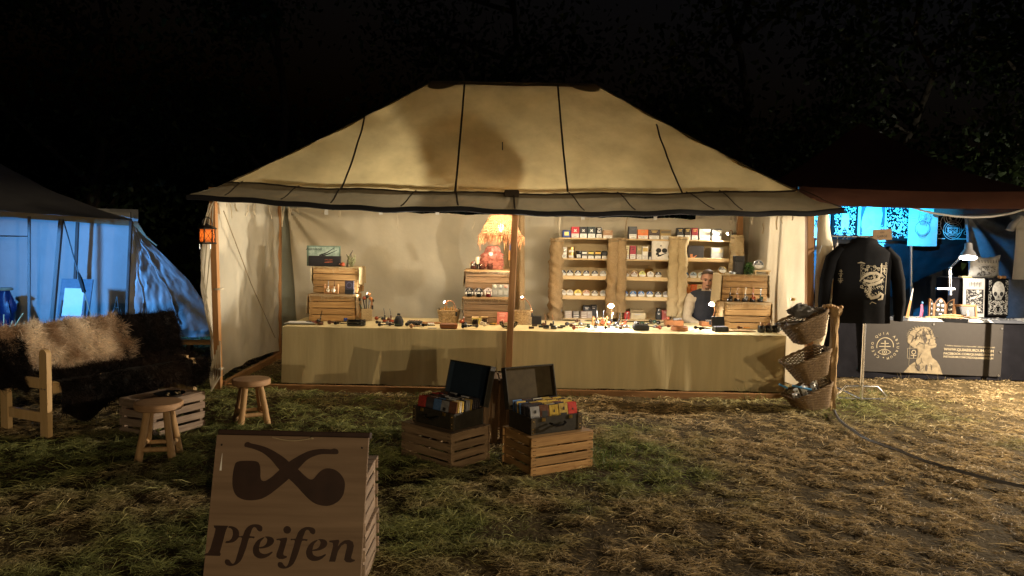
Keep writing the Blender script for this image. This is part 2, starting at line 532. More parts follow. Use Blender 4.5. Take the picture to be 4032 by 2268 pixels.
def tuft(x, y, n, h, spread, c):
    th = G.random(n) * 6.283
    rr = spread * np.sqrt(G.random(n))
    P = np.stack([x + np.cos(th) * rr, y + np.sin(th) * rr, np.zeros(n) - .01], 1)
    D = np.stack([np.cos(th) * .35, np.sin(th) * .35, np.ones(n)], 1); D /= np.linalg.norm(D, axis=1, keepdims=True)
    L = h * (.4 + .6 * G.random(n))
    B = np.stack([np.cos(th), np.sin(th), -np.ones(n) * .3], 1) * (L * .3 * G.random(n))[:, None]
    C = np.array(c)[None] * (.6 + .8 * G.random(n))[:, None]
    return P, D, L, np.full(n, .004), B, C
tl = []
for (px, py, n, h, s) in ((1620, 1560, 14, .16, .08), (1590, 1570, 10, .13, .1), (2270, 1572, 14, .12, .12), (2300, 1560, 10, .14, .08), (2560, 1575, 12, .10, .12),
                          (2950, 1575, 40, .20, .14), (3010, 1570, 25, .16, .12), (3460, 1560, 60, .16, .10), (3340, 1590, 90, .13, .25), (3250, 1640, 60, .10, .2),
                          (2400, 1830, 90, .13, .16), (2340, 1800, 70, .14, .14), (2460, 1770, 50, .12, .2), (1530, 1800, 50, .12, .15), (3780, 1560, 20, .12, .1),
                          (900, 1560, 20, .1, .1), (3560, 1500, 10, .15, .1), (3700, 1505, 12, .16, .1), (3860, 1510, 12, .15, .1), (3940, 1500, 12, .15, .1)):
    q = atz(px, py, 0)
    tl.append(tuft(q.x, q.y, n, h, s, (.09, .14, .03) if px < 3500 else (.22, .17, .08)))
tag(blades('grass_tufts', *[np.concatenate([p[i] for p in tl]) for i in range(6)], MT['grass']), 'taller green grass left standing at the feet of things', 'grass', None, 'stuff')

# ================================================================== trees behind the stalls
MT['bark'] = mat('bark', (.045, .035, .025), c2=(.09, .07, .05), rough=.9, scale=9, stretch=(3, 3, .6), bump=.6, dist=.02)
MT['leaf'] = vcol('leaf', rough=.45, spec=.4, trans=.3)
def tree(label, x, y, h, cr, seed, nleaf=5200, tone=(.05, .075, .022)):
    r = random.Random(seed); g = np.random.default_rng(seed)
    t = thing('broadleaf_tree', label, 'tree', (x, y, 0), None, 'trees behind the stalls')
    mb = MB()
    trunk = [(r.uniform(-.12, .12) * i, r.uniform(-.12, .12) * i, h * .75 * i / 6) for i in range(7)]
    rad = .016 * h
    mb.tube(trunk, [rad * (1.25 - .16 * i) for i in range(7)], 9)
    ends = []
    for i in range(14):
        a = r.uniform(0, 6.283); q = r.uniform(.22, .98)
        k = q * 5.99; b = V(trunk[int(k)]).lerp(V(trunk[min(int(k) + 1, 6)]), k % 1)
        ln = cr * r.uniform(.55, 1.0)
        e = b + V((math.cos(a) * ln, math.sin(a) * ln, ln * r.uniform(.05, .7)))
        m_ = b.lerp(e, .5) + V((0, 0, .12 * ln))
        mb.tube([b, m_, e], [rad * .42, rad * .26, rad * .08], 6)
        ends += [m_.lerp(e, .3), e, m_.lerp(e, .7)]
    obj('trunk', mb, MT['bark'], t)
    E = np.array([tuple(e) for e in ends] + [tuple(trunk[-1])])
    ci = g.integers(0, len(E), nleaf)
    off = g.normal(size=(nleaf, 3)) * np.array([.30, .30, .24]) * cr * .62
    P = E[ci] + off
    keep = P[:, 2] > .9
    P = P[keep]; n = len(P)
    D = g.normal(size=(n, 3)); D[:, 2] -= .5; D /= np.linalg.norm(D, axis=1, keepdims=True)
    L = .09 + .09 * g.random(n)
    C = np.array(tone)[None] * (.5 + 1.0 * g.random(n))[:, None]
    cr_ = blades('crown', P, D, L, L * .62, g.normal(size=(n, 3)) * .02, C, MT['leaf'], t)
    return t
for a in (('tall dark tree behind the blue lit tent, its crown filling the top left corner', -9.5, 17.5, 10, 3.4, 1),
          ('dark tree standing between the blue lit tent and the peaked stall roof', -5.6, 18.5, 9.5, 3.2, 2),
          ('dark tree whose crown hides in the night above the stall roof ridge', -.6, 19.5, 10.5, 3.4, 3),
          ('dark tree behind the sloping end of the big stall roof', 4.6, 16.5, 9, 3.0, 4),
          ('leafy tree behind the brown pavilion peak with leaves catching some light', 7.4, 15.2, 8, 2.9, 5),
          ('leafy tree at the edge of the picture with bright green lit leaves above the pavilion', 10.2, 14.6, 8.5, 2.9, 6)):
    tree(*a)
# low hedge of leaves between the trunks, reads as one dark mass
n = 9000
P = np.stack([G.uniform(-15, 17, n), G.normal(21, .8, n), G.uniform(0, 5, n) ** 1.0], 1)
D = G.normal(size=(n, 3)); D /= np.linalg.norm(D, axis=1, keepdims=True)
L = .16 + .14 * G.random(n)
tag(blades('undergrowth', P, D, L, L * .6, G.normal(size=(n, 3)) * .02, np.array([.04, .06, .02])[None] * (.5 + G.random(n))[:, None], MT['leaf']),
    'dark wall of undergrowth between the tree trunks', 'undergrowth', None, 'stuff')

# ================================================================== the main stall: canvas tent on pine poles
XF, YF, YR = 3.2, 8.32, 10.78
tent = thing('market_tent', 'large beige canvas market stall with a hipped roof lit from inside', 'tent', (0, YF, 0))
def T(p): return (p[0], p[1] - YF, p[2])
# roof: ridge, four slopes
RL, RR = at(1703, 322, 9.55), at(2343, 334, 9.55)
cl_, cr_ = at(897, 722, 8.3), at(3135, 752, 8.3)
def crease(u, side):
    """front ('f'), back, left, right edge of the roof where it breaks over the beam"""
    if side == 'f':
        p = cl_.lerp(cr_, u); z = p.z - .075 * (1 - (2 * u - 1) ** 2) + .008 * math.sin(u * 31) + .01 * n3(u * 9)
        return V((p.x, 8.3, z))
    if side == 'b': return V((lerp(cl_.x, cr_.x, u), 10.82, 2.24))
    if side == 'l': return V((cl_.x, lerp(8.3, 10.82, u), 2.24))
    return V((cr_.x, lerp(8.3, 10.82, u), 2.24))
def slope(side):
    def fn(u, v):
        a = crease(u, side)
        if side in 'fb': b = RL.lerp(RR, u)
        else: b = RL if side == 'l' else RR
        p = a.lerp(b, v)
        s = 4 * v * (1 - v)
        edge = min(1, 4 * min(u, 1 - u) + .25)
        p.z -= .075 * s * (.1 + .9 * edge)
        # soft billows between the seams
        if side == 'f':
            p.y += .025 * s * math.sin(u * 5 * math.pi) + .02 * s * n3(u * 6, v * 3)
            # little puckers above the beam
            p.z += .03 * math.exp(-v * 12) * n3(u * 60, 1) + .012 * n3(u * 22 + v * 6, v * 5 - u * 9, 4) * s
            p.y += .03 * math.exp(-min(u, 1 - u) * 9) * math.sin(v * 26 + u * 8) * s
        return T(p)
    return fn
mb = MB()
for s_, n_ in (('f', 90), ('l', 24), ('r', 24), ('b', 40)):
    mb.grid(slope(s_), n_, 26)
obj('roof', mb, MT['canvas_roof'], tent)
# seams sewn into the front slope
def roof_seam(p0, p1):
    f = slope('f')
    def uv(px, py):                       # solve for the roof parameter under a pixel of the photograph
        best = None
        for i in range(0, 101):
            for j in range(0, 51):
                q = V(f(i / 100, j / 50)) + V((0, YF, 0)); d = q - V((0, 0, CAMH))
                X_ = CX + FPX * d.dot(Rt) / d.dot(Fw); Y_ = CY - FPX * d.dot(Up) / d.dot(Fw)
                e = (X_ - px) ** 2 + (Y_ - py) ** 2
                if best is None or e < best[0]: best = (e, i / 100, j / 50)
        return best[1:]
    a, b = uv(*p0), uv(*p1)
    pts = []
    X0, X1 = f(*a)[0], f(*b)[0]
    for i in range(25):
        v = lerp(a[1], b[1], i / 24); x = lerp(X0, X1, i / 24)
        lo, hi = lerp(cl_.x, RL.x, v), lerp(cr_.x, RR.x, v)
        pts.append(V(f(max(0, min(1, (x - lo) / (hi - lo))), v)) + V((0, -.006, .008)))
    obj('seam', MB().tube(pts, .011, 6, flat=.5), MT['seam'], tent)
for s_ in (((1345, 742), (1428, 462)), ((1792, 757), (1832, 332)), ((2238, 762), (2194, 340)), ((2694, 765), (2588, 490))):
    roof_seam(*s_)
# ridge and hip bindings, patches at the ridge ends
for a, b in ((RL, RR), (RL, crease(0, 'f')), (RR, crease(1, 'f'))):
    pts = [T(a.lerp(b, i / 12) + V((0, 0, -.075 * 4 * (i / 12) * (1 - i / 12) * .325 + .006))) if b is not RR else T(a.lerp(b, i / 12) + V((0, 0, .006))) for i in range(13)]
    obj('roof_binding', MB().tube(pts, .014, 6, flat=.7), MT['canvas_flap'], tent)
for q, sx in ((RL, 1), (RR, -1)):
    f = slope('f'); u0 = 0.0 if sx > 0 else 1.0
    def pf(u, v):
        a = u * math.pi
        return V(f(abs(u0 - .17 * (1 - math.cos(a)) / 2), 1 - .075 * math.sin(a) * v)) + V((0, -.008, .010))
    obj('ridge_patch', MB().grid(pf, 16, 5), MT['canvas_flap'], tent)
# flap hanging outside the beam
EL, ER = at(738, 768, 8.04), at(3322, 822, 8.04)
def flap_edge(u):
    p = EL.lerp(ER, u)
    return V((p.x, 8.04 + .02 * n3(u * 14, 3), p.z - .085 * (1 - abs(2 * u - 1) ** 2.2) + .010 * math.sin(u * 19) + .012 * n3(u * 11, 8)))
def flap_f(u, v):
    p = crease(u, 'f').lerp(flap_edge(u), v)
    p += V((0, -.004, .012)) * (1 - v)
    s = math.sin(v * math.pi)
    p.z += .03 * s * n3(u * 16, v * 1.5) - .012 * s
    p.y += .03 * s * n3(u * 24 + v * 3, 4) + .012 * n3(u * 70, v * 3) * s
    return T(p)
obj('front_flap', MB().grid(flap_f, 140, 10), MT['canvas_flap'], tent)
for sgn, side, E in ((-1, 'l', EL), (1, 'r', ER)):
    def fs(u, v):
        p = crease(u, side); q = V((E.x, lerp(8.04, 11.05, u), E.z + .0))
        r_ = p.lerp(q, v); r_.z += .02 * n3(u * 9, v) * math.sin(v * 3.14)
        return T(r_)
    obj('side_flap', MB().grid(fs, 40, 6), MT['canvas_flap'], tent)
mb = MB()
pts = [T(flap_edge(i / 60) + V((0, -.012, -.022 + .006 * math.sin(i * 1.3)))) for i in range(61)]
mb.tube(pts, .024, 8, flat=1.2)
obj('flap_shade_band', mb, MT['hem'], tent)  # dark band painting the shade behind the flap edge
# stitched crease line with small knots, and slanting straps on the flap
pts = [T(crease(i / 120, 'f') + V((0, -.012, .006 + .006 * n3(i * .5)))) for i in range(121)]
obj('crease_cord', MB().tube(pts, [.011 + .006 * abs(n3(i * .31, 7)) for i in range(121)], 6), MT['seam'], tent)
for px, dx in ((1180, -70), (1345, -40), (1640, -60), (1795, 10), (2022, 6), (2240, 60), (2430, 70), (2700, 110), (2830, 90), (960, -70), (3190, 120)):
    u = (px - 897) / (3135 - 897)
    u2 = (px + dx - 738) / (3322 - 738)
    a, b = crease(max(0, min(1, u)), 'f'), flap_edge(max(0, min(1, u2)))
    pts = [T(a.lerp(b, i / 6) + V((0, -.028, .022 + .01 * math.sin(i)))) for i in range(7)]
    obj('flap_seam', MB().tube(pts, .010, 5, flat=.5), MT['seam'], tent)
# small dark strap on top of centre pole
q = crease(.5, 'f')
obj('pole_pad', MB().box(T((at(2015, 770, 8.22).x, 8.235, q.z + .005)), (.16, .06, .075), ch=.012), MT['seam'], tent)
# poles
def pole(name, p0, p1, w_, d_=None):
    p0, p1 = V(p0), V(p1)
    mb = MB(); d_ = d_ or w_
    ax = (p1 - p0); L_ = ax.length
    mb.box((0, 0, L_ / 2), (w_, d_, L_), ch=.006)
    return obj(name, mb, MT['pole'], tent, T(p0), ax.to_track_quat('Z', 'Y').to_matrix())
pl0, pl1 = at(862, 1545, YF), at(838, 790, YF)
pole('front_pole', (pl0.x, YF, -.05), (pl1.x, YF, 2.2), .07)
pole('front_pole', (at(2002, 1500, YF).x - .01, YF, -.05), (at(2031, 850, YF).x, YF, 2.17), .085, .07)
pole('front_pole', (at(3188, 1500, YF).x, YF, -.05), (at(3186, 850, YF).x, YF, 2.2), .075)
pole('rear_pole', (at(1098, 1400, YR).x, YR - .06, -.05), (at(1098, 830, YR).x, YR - .06, 2.2), .10, .07)
pole('rear_pole', (at(2907, 1300, YR).x, YR - .06, -.05), (at(2907, 850, YR).x, YR - .06, 2.2), .08)
def beam(name, a, b, h_, d_):
    a, b = V(a), V(b); L_ = (b - a).length
    mb = MB().box((0, 0, 0), (L_, d_, h_), ch=.006)
    return obj(name, mb, MT['beam'], tent, T((a + b) / 2), (b - a).to_track_quat('X', 'Z').to_matrix())
beam('front_beam', (-3.28, YF, 2.17 - .06), (3.28, YF, 2.17 - .06), .075, .06)
beam('rear_beam', (-3.28, YR, 2.16), (3.28, YR, 2.16), .08, .06)
beam('side_beam', (-3.24, YF + .05, 2.16), (-3.24, YR - .05, 2.16), .075, .06)
beam('side_beam', (3.24, YF + .05, 2.16), (3.24, YR - .05, 2.16), .075, .06)
beam('ridge_pole', (RL.x, 9.55, RL.z - .06), (RR.x, 9.55, RR.z - .06), .07, .05)
for q in (RL, RR):
    pole('roof_strut', (q.x * .98, 9.6, 2.2), (q.x * .98, 9.56, q.z - .09), .06)
beam('ground_rail', (-3.16, YF + .07, .035), (-3.2, YR - .12, .035), .09, .05)
beam('ground_rail', (-3.1, YF + .02, .03), (3.1, YF + .02, .03), .08, .05)
# rear wall with drapery folds spreading from the corner where it hangs
def rear(u, v):
    x = lerp(-3.12 + .17 * (1 - v), 3.06, u); z0 = .06
    zt = 2.085 - .055 * math.sin(min(1, u * 2.1) * math.pi / 2) + .018 * abs(math.sin(u * 10 * math.pi)) - .01
    z = lerp(z0, zt, v)
    dx, dz = x + 3.12, zt - z + .02
    r_, a = math.hypot(dx, dz), math.atan2(dz, dx + .02)
    y = .06 * math.sin(a * 13 + .6 * r_) * math.exp(-r_ / 1.1) * min(1, r_ * 3)
    # long swags hanging from the nails
    y += .06 * math.sin((dz - .16 * dx) * 6.5 + 1.0) * math.exp(-((dx - 1.7) / 1.5) ** 2)
    y += .05 * n3(x * .9, z * 1.4, 3) + .010 * n3(x * 4 + z * 2, z * 2.2, 7) + .012 * n3(x * 5.5, z * .8, 1)
    return T((x, YR - .12 + y, z))
obj('rear_wall', MB().grid(rear, 230, 100), MT['canvas'], tent)
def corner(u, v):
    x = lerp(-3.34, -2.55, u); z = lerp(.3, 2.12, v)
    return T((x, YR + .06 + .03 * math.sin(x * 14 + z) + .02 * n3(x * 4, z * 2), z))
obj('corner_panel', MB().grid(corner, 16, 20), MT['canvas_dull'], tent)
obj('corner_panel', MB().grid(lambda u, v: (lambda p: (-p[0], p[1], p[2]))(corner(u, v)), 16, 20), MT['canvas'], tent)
def lwall(u, v):
    y = lerp(YF - .02, YR - .1, u); z = lerp(.08 + .05 * math.sin(u * 3.0), 2.15, v)
    x = -3.26 + .03 * n3(y * 1.2, z * 1.1, 9) + .03 * math.sin(y * 9 + .6 * math.sin(z * 2)) * (.25 + .75 * abs(n3(y, z * .4, 4)))
    x += .018 * n3(y * 5 + z * 4, z * 3.2 - y * 2, 2) + .012 * n3(y * 9 - z * 6, z * 5 + y * 3, 6)
    x += -.10 * math.exp(-u * 9) * math.sin(min(1, (1 - v) * 1.15) * math.pi) ** 2
    return T((x, y, z))
obj('side_wall', MB().grid(lwall, 70, 64), MT['canvas'], tent)
def rwall(u, v):
    y = lerp(YF + .06, YR - .1, u); z = lerp(.08, 2.15, v)
    x = 3.27 + .035 * math.sin(y * 11 + .5 * math.sin(z * 2.1)) * (.3 + .7 * abs(n3(y * 1.3, z * .3, 14)))
    x += .03 * n3(y * 1.2, z * 1.0, 19) + .015 * n3(y * 7 + z, z * 2.5, 12)
    return T((x, y, z))
obj('side_wall', MB().grid(rwall, 64, 50), MT['canvas'], tent)
def rflap(u, v):
    z = lerp(.5, 2.1, v)
    x = 3.27 + u * (.10 + .10 * math.sin(max(0, 1 - v) * math.pi)) + .01 * n3(u * 3, z * 5); y = YF - .02 - .05 * math.sin(u * 3.1) + .02 * n3(u, z * 4)
    return T((x, y, z))
obj('wall_edge', MB().grid(rflap, 8, 30), MT['canvas'], tent)
# cotton tapes, cords
def strap(pts, w_=.012, m_='strap'):
    mb = MB()
    mb.tube([T(p) for p in pts], w_, 5, flat=.3)
    obj('tie_strap', mb, MT[m_], tent)
for (px, y0, y1, Y, dx) in ((858, 800, 842, 8.36, 6), (893, 800, 838, 8.8, -4), (905, 800, 860, 8.8, 8), (925, 800, 832, 9.0, 8), (975, 805, 850, 9.3, -8), (1003, 805, 852, 9.6, 2),
                            (1062, 805, 860, 10.2, 8), (1108, 810, 893, 10.4, 3), (1120, 810, 888, 10.5, -10), (1135, 812, 850, 10.4, 4), (1172, 815, 838, 10.5, 4), (1340, 818, 855, 10.5, -6), (1558, 830, 902, 10.5, 8),
                            (1870, 855, 906, 10.4, -14), (2205, 855, 935, 10.3, 2), (2470, 855, 930, 10.3, -6), (2870, 850, 888, 10.4, 5), (2885, 850, 880, 10.4, -3), (2905, 850, 915, 10.3, -8),
                            (2966, 850, 884, 9.9, -6), (3002, 880, 922, 9.8, 1), (3060, 850, 905, 9.3, -2), (3084, 850, 882, 9.1, -3), (3120, 850, 868, 8.9, -2), (3172, 850, 872, 8.5, -4)):
    a, b = at(px, y0, Y), at(px + dx, y1, Y)
    a.z = min(a.z, 2.17)
    m_ = a.lerp(b, .5) + V((rnd.uniform(-.015, .015), rnd.uniform(-.02, .02), 0))
    strap([a, m_, b], rnd.uniform(.006, .011), 'strap' if rnd.random() < .75 else 'rope')
for px in (1285, 1500, 1722, 2295, 2580):    # white tabs sewn on the rear wall
    q = at(px, 838 if px < 2000 else 858, YR - .17)
    obj('wall_tab', MB().box(T((q.x, YR - .175, q.z + .01)), (.05, .006, .07)), MT['white'], tent)
a, b = at(870, 830, 8.5), at(1075, 1330, 10.3)
obj('guy_cord', MB().tube([T(a + V((.03, 0, 0))), T(a.lerp(b, .5) + V((.02, 0, -.04))), T(b + V((.03, 0, 0)))], .006, 5), MT['rope'], tent)
for px, y0, y1 in ((862, 1138, 1155), (860, 1450, 1462)):
    q = at(px, y0, YF)
    obj('pole_tie', MB().lathe([(.055, -.01), (.058, 0), (.055, .01)], 10, T((q.x, YF, q.z))), MT['strap'], tent)
for j in range(5):                           # loose tapes trailing at the foot of the front pole
    q = atz(840 + j * 7, 1540, 0)
    strap([(q.x, YF - .08, .35 + .05 * j), (q.x - .03 + .01 * j, YF - .1, .17), (q.x - .015 * j, YF - .12 - .02 * j, .012)], .009)
for j in range(3):
    q = at(815 + j * 6, 1000, YF)
    strap([(q.x + .05, YF - .03, 2.05), (q.x + .02 * j, YF - .07, 1.8 - .1 * j), (q.x - .03, YF - .08, 1.3 - .2 * j), (q.x + .02, YF - .05, 1.0 - .15 * j)], .007)
# rear edge: dark gap beside the rear wall is open to the night; right rear door panel
# ------------------------------------------------------------------ counter under a cloth
TZ, TY0, TY1 = .69, 8.56, 9.72
TX0, TX1 = at(1117, 1283, TY0).x, 3.06
counter = thing('counter_table', 'long sales counter covered to the grass with a beige cloth', 'table', (0, TY0, 0))
mb = MB()
mb.box((lerp(TX0, TX1, .5), .59, TZ - .03), (TX1 - TX0 - .06, TY1 - TY0 - .06, .035), ch=.004)
obj('table_top', mb, MT['shelf'], counter)
for x in (TX0 + .1, 0.0, TX1 - .1):
    for y in (.12, TY1 - TY0 - .12):
        obj('leg', MB().box((x, y, (TZ - .05) / 2), (.06, .06, TZ - .05), ch=.004), MT['pole'], counter)
tcloth = thing('table_cloth', 'beige cotton cloth hanging over the front of the long counter', 'tablecloth', (0, TY0, 0))
def ctop(u, v):
    x = lerp(TX0 - .012, TX1 + .012, u); y = lerp(-.012, TY1 - TY0 + .01, v)
    return (x, y, TZ - .0075 + .0025 * n3(x * 3, y * 3))
def cfront(u, v):
    x = lerp(TX0 - .012, TX1 + .012, u)
    z = lerp(TZ - .0075 + .0025 * n3(x * 3, -.036), .050 + .022 * n3(x * 2.1) + .008 * n3(x * 13), v)
    fold = (.026 * math.sin(x * 8.3 + 2.5 * n3(x * 1.1)) + .020 * math.sin(x * 21 + 4 * n3(x * 1.6) + .8 * v) * (.4 + abs(n3(x * 1.3, 5)))) * v ** .6
    return (x + .01 * v * n3(x * 5, z), -.012 - .02 * v + fold * .5 + .012 * v * n3(x * 1.7, z * 2), z)
def cside(sg):
    def fn(u, v):
        y = lerp(-.012, TY1 - TY0 + .01, u); x0 = (TX0 - .012) if sg < 0 else (TX1 + .012)
        z = lerp(TZ - .0075 + .0025 * n3(x0 * 3, y * 3), .06, v)
        return (x0 + sg * .03 * v * (1 + math.sin(y * 9)) * min(1, u * 5), y - .02 * v * (1 - u), z)
    return fn
mb = MB().grid(ctop, 60, 14).grid(cfront, 200, 18)
mb.grid(cside(-1), 20, 10).grid(cside(1), 20, 10)
obj('cloth', mb, MT['cloth'], tcloth)
def tab(px, py):
    p = atz(px, py, TZ)
    p.y = max(TY0 + .03, min(TY1 - .03, p.y))
    p.x = (px - CX) / FPX * p.y if False else at(px, py, p.y).x
    return V((p.x, p.y, TZ - .004))

# ------------------------------------------------------------------ crates
def crate(label, loc, rot, m_, L_=.55, D_=.40, H_=.30, ns=4, group=None, inverted=True, rotm=None, nb=5, name='wooden_crate', gap=.012):
    """slatted fruit crate; local origin in the middle of its footprint"""
    t = thing(name, label, 'crate', loc, rotm if rotm is not None else rot, group)
    th = .011
    hs = (H_ - gap * (ns - 1)) / ns
    for sx in (-1, 1):
        for sy in (-1, 1):
            plank('corner_post', t, (sx * (L_ / 2 - .03), sy * (D_ / 2 - .03), H_ / 2), (.034, .034, H_ - .006), MT[m_], None, .002)
    for i in range(ns):
        z = hs / 2 + i * (hs + gap)
        for s_ in (-1, 1):
            tilt = rnd.uniform(-.006, .006)
            plank('slat', t, (0, s_ * (D_ / 2 - th / 2), z + rnd.uniform(-.002, .002)), (L_, th, hs), MT[m_], (0, tilt, 0))
            plank('slat', t, (s_ * (L_ / 2 - .013 - th / 2), 0, z + rnd.uniform(-.002, .002)), (D_ - 2 * th - .002, th, hs), MT[m_], (tilt, 0, R(90)))
    wb = (D_ - .008 * (nb - 1)) / nb
    zb = H_ + .005 if inverted else .0055
    for i in range(nb):
        y = -D_ / 2 + wb / 2 + i * (wb + .008)
        plank('slat', t, (rnd.uniform(-.003, .003), y, zb), (L_ - .002, wb, .009), MT[m_], (0, 0, rnd.uniform(-.004, .004)), .002)
    for sx in (-1, 1):
        for i in range(ns):
            for dz in (-.018, .018):
                pass
    return t
# staples on the near crates: tiny dark nails at the slat ends
def nails(t, L_, D_, H_, ns, gap=.012):
    hs = (H_ - gap * (ns - 1)) / ns
    mb = MB()
    for i in range(ns):
        z = hs / 2 + i * (hs + gap)
        for sx in (-1, 1):
            for dz in (-hs * .25, hs * .25):
                for q in (.022, .036):
                    mb.box((sx * (L_ / 2 - q), -D_ / 2 - .0006, z + dz), (.010, .0022, .0035))
    obj('nails', mb, MT['steel_dark'], t)['kind'] = 'stuff'
# ================================================================== sign in the foreground
A_, B_ = at(853, 1711, 3.55), at(1452, 1724, 3.55)
A2, B2 = at(785, 2268, 3.385), at(1410, 2268, 3.385)
ux = (B_ - A_).normalized()
dn = ((A2 - A_) + (B2 - B_)); dn -= ux * dn.dot(ux); dn.normalize()
bh = ((A_.z + B_.z) / 2 - .015) / -dn.z               # board height along its slope
org = (A_ + B_) / 2 + dn * bh                           # middle of the lower edge
ny = ux.cross(-dn) * -1
ny = V((-dn).cross(ux)) * 1.0
if ny.y < 0: ny = -ny
BW = (B_ - A_).length
Mb = Matrix((ux, ny, -dn)).transposed()
sign = thing('pipe_sign', 'brown wooden sign board painted with two crossed pipes and the word Pfeifen', 'sign', org, Mb)
obj('board', MB().box((0, .009, bh / 2), (BW, .018, bh), ch=.002), MT['board'], sign)
obj('top_batten', MB().box((0, .045, bh + .010), (BW + .004, .052, .030), ch=.003), MT['stain'], sign)
Minv = Mb.inverted()
def board2(zx, zy):
    px, py = 720 + zx / 2.1694, 1600 + zy / 2.1694
    r_ = ray(px, py); o_ = V((0, 0, CAMH))
    t_ = (org - o_).dot(ny) / r_.dot(ny)
    q = Minv @ (o_ + r_ * t_ - org)
    return q.x, q.z
def painted(name, polys, off):
    mb = MB()
    for P_ in polys:
        mb.add([(x, -off, z) for x, z in (board2(*p) for p in P_)], [tuple(range(len(P_)))])
    return obj(name, mb, MT['stain'], sign)
def smooth_poly(P_, k=3):
    out = []
    n_ = len(P_)
    for i in range(n_):
        p0, p1, p2, p3 = P_[i - 1], P_[i], P_[(i + 1) % n_], P_[(i + 2) % n_]
        for j in range(k):
            t = j / k
            out.append(tuple(.5 * (2 * p1[a] + (p2[a] - p0[a]) * t + (2 * p0[a] - 5 * p1[a] + 4 * p2[a] - p3[a]) * t * t + (-p0[a] + 3 * p1[a] - 3 * p2[a] + p3[a]) * t ** 3) for a in (0, 1)))
    return out
pipeA = [(455, 480), (490, 467), (550, 464), (610, 466), (645, 478), (660, 510), (664, 560), (663, 600), (672, 628), (692, 638), (718, 630), (760, 602), (800, 567), (850, 520), (905, 475), (960, 440), (1010, 412), (1070, 384), (1130, 369), (1200, 363), (1262, 367), (1292, 360), (1320, 368), (1330, 385), (1327, 403), (1300, 410), (1240, 408), (1180, 410), (1120, 426), (1070, 452), (1030, 487), (985, 537), (940, 587), (880, 642), (820, 692), (770, 732), (720, 766), (670, 790), (610, 802), (550, 802), (500, 790), (460, 765), (438, 730), (425, 680), (424, 620), (432, 550), (443, 505)]
pipeB = [(526, 332), (535, 312), (560, 303), (582, 315), (640, 328), (700, 345), (760, 371), (820, 406), (870, 441), (910, 476), (960, 516), (1000, 551), (1040, 590), (1075, 618), (1100, 625), (1122, 614), (1150, 580), (1180, 551), (1215, 533), (1255, 530), (1300, 542), (1340, 570), (1370, 610), (1385, 655), (1382, 710), (1367, 762), (1335, 805), (1290, 836), (1240, 850), (1190, 848), (1130, 830), (1080, 795), (1030, 745), (980, 690), (930, 640), (880, 592), (840, 556), (808, 522), (778, 484), (738, 440), (690, 402), (640, 377), (590, 360), (555, 351), (532, 345)]
painted('painted_pipe', [smooth_poly(pipeA)], .0012)
painted('painted_pipe', [smooth_poly(pipeB)], .0022)
f1 = [(680, 1035), (678, 1060), (660, 1070), (638, 1058), (628, 1040), (612, 1031), (596, 1042), (581, 1080), (572, 1108), (612, 1112), (606, 1128), (567, 1126), (545, 1200), (515, 1280), (490, 1325), (450, 1355), (405, 1364), (370, 1352), (358, 1328), (368, 1308), (395, 1310), (408, 1328), (425, 1345), (441, 1336), (456, 1300), (480, 1220), (506, 1124), (470, 1122), (475, 1108), (512, 1106), (530, 1060), (560, 1025), (600, 1008), (645, 1009), (670, 1020)]
e1a = [(700, 1113), (740, 1112), (770, 1125), (780, 1150), (765, 1180), (720, 1205), (662, 1215), (648, 1205), (690, 1194), (714, 1170), (722, 1140), (712, 1122)]
e1b = [(690, 1118), (640, 1142), (606, 1190), (598, 1235), (612, 1275), (650, 1298), (692, 1297), (732, 1280), (766, 1250), (762, 1240), (730, 1255), (695, 1261), (665, 1250), (652, 1225), (655, 1190), (668, 1152), (695, 1125)]
sh = lambda P_, dx, dy: [(x + dx, y + dy) for x, y in P_]
letP = [[(265, 1016), (390, 1020), (378, 1040), (368, 1060), (345, 1150), (318, 1245), (325, 1262), (318, 1278), (180, 1274), (182, 1262), (215, 1250), (235, 1215), (265, 1110), (281, 1045), (268, 1034)],
        smooth_poly([(400, 1022), (440, 1030), (470, 1050), (482, 1080), (478, 1115), (455, 1145), (420, 1163), (366, 1168), (372, 1151), (395, 1148), (415, 1130), (428, 1095), (425, 1060), (410, 1042), (388, 1036)], 2)]
leti = [smooth_poly([(892 + 33 * math.cos(a * .785), 1055 + 33 * math.sin(a * .785)) for a in range(8)], 3),
        [(800, 1133), (888, 1120), (893, 1135), (880, 1180), (858, 1255), (862, 1272), (890, 1280), (888, 1292), (855, 1305), (820, 1303), (799, 1285), (800, 1262), (825, 1190), (835, 1152), (822, 1143), (800, 1143)]]
letn = [[(1250, 1148), (1330, 1138), (1338, 1150), (1322, 1200), (1345, 1170), (1380, 1145), (1420, 1140), (1452, 1156), (1462, 1190), (1452, 1240), (1438, 1290), (1445, 1305), (1470, 1310), (1468, 1322), (1430, 1335), (1395, 1330), (1378, 1310), (1385, 1270), (1400, 1210), (1401, 1180), (1385, 1172), (1355, 1190), (1325, 1240), (1307, 1310), (1300, 1328), (1248, 1326), (1256, 1300), (1285, 1190), (1280, 1165), (1252, 1160)]]
for polys in (letP, [smooth_poly(f1, 2)], [smooth_poly(e1a, 2), smooth_poly(e1b, 2)], leti, [smooth_poly(sh(f1, 452, 23), 2)], [smooth_poly(sh(e1a, 455, 22), 2), smooth_poly(sh(e1b, 455, 22), 2)], letn):
    painted('painted_letter', polys, .0012)
mb = MB()
c0, c1 = board2(765, 262), board2(1105, 272)
mb.tube([(lerp(c0[0], c1[0], i / 14), -.006, lerp(c0[1], c1[1], i / 14) - .014 * math.sin(i / 14 * math.pi)) for i in range(15)], .0028, 6)
mb.ell((c1[0], -.007, c1[1]), (.009, .006, .006))
obj('hanging_cord', mb, MT['rope'], sign)
q0, q1 = board2(338, 400), board2(322, 548)
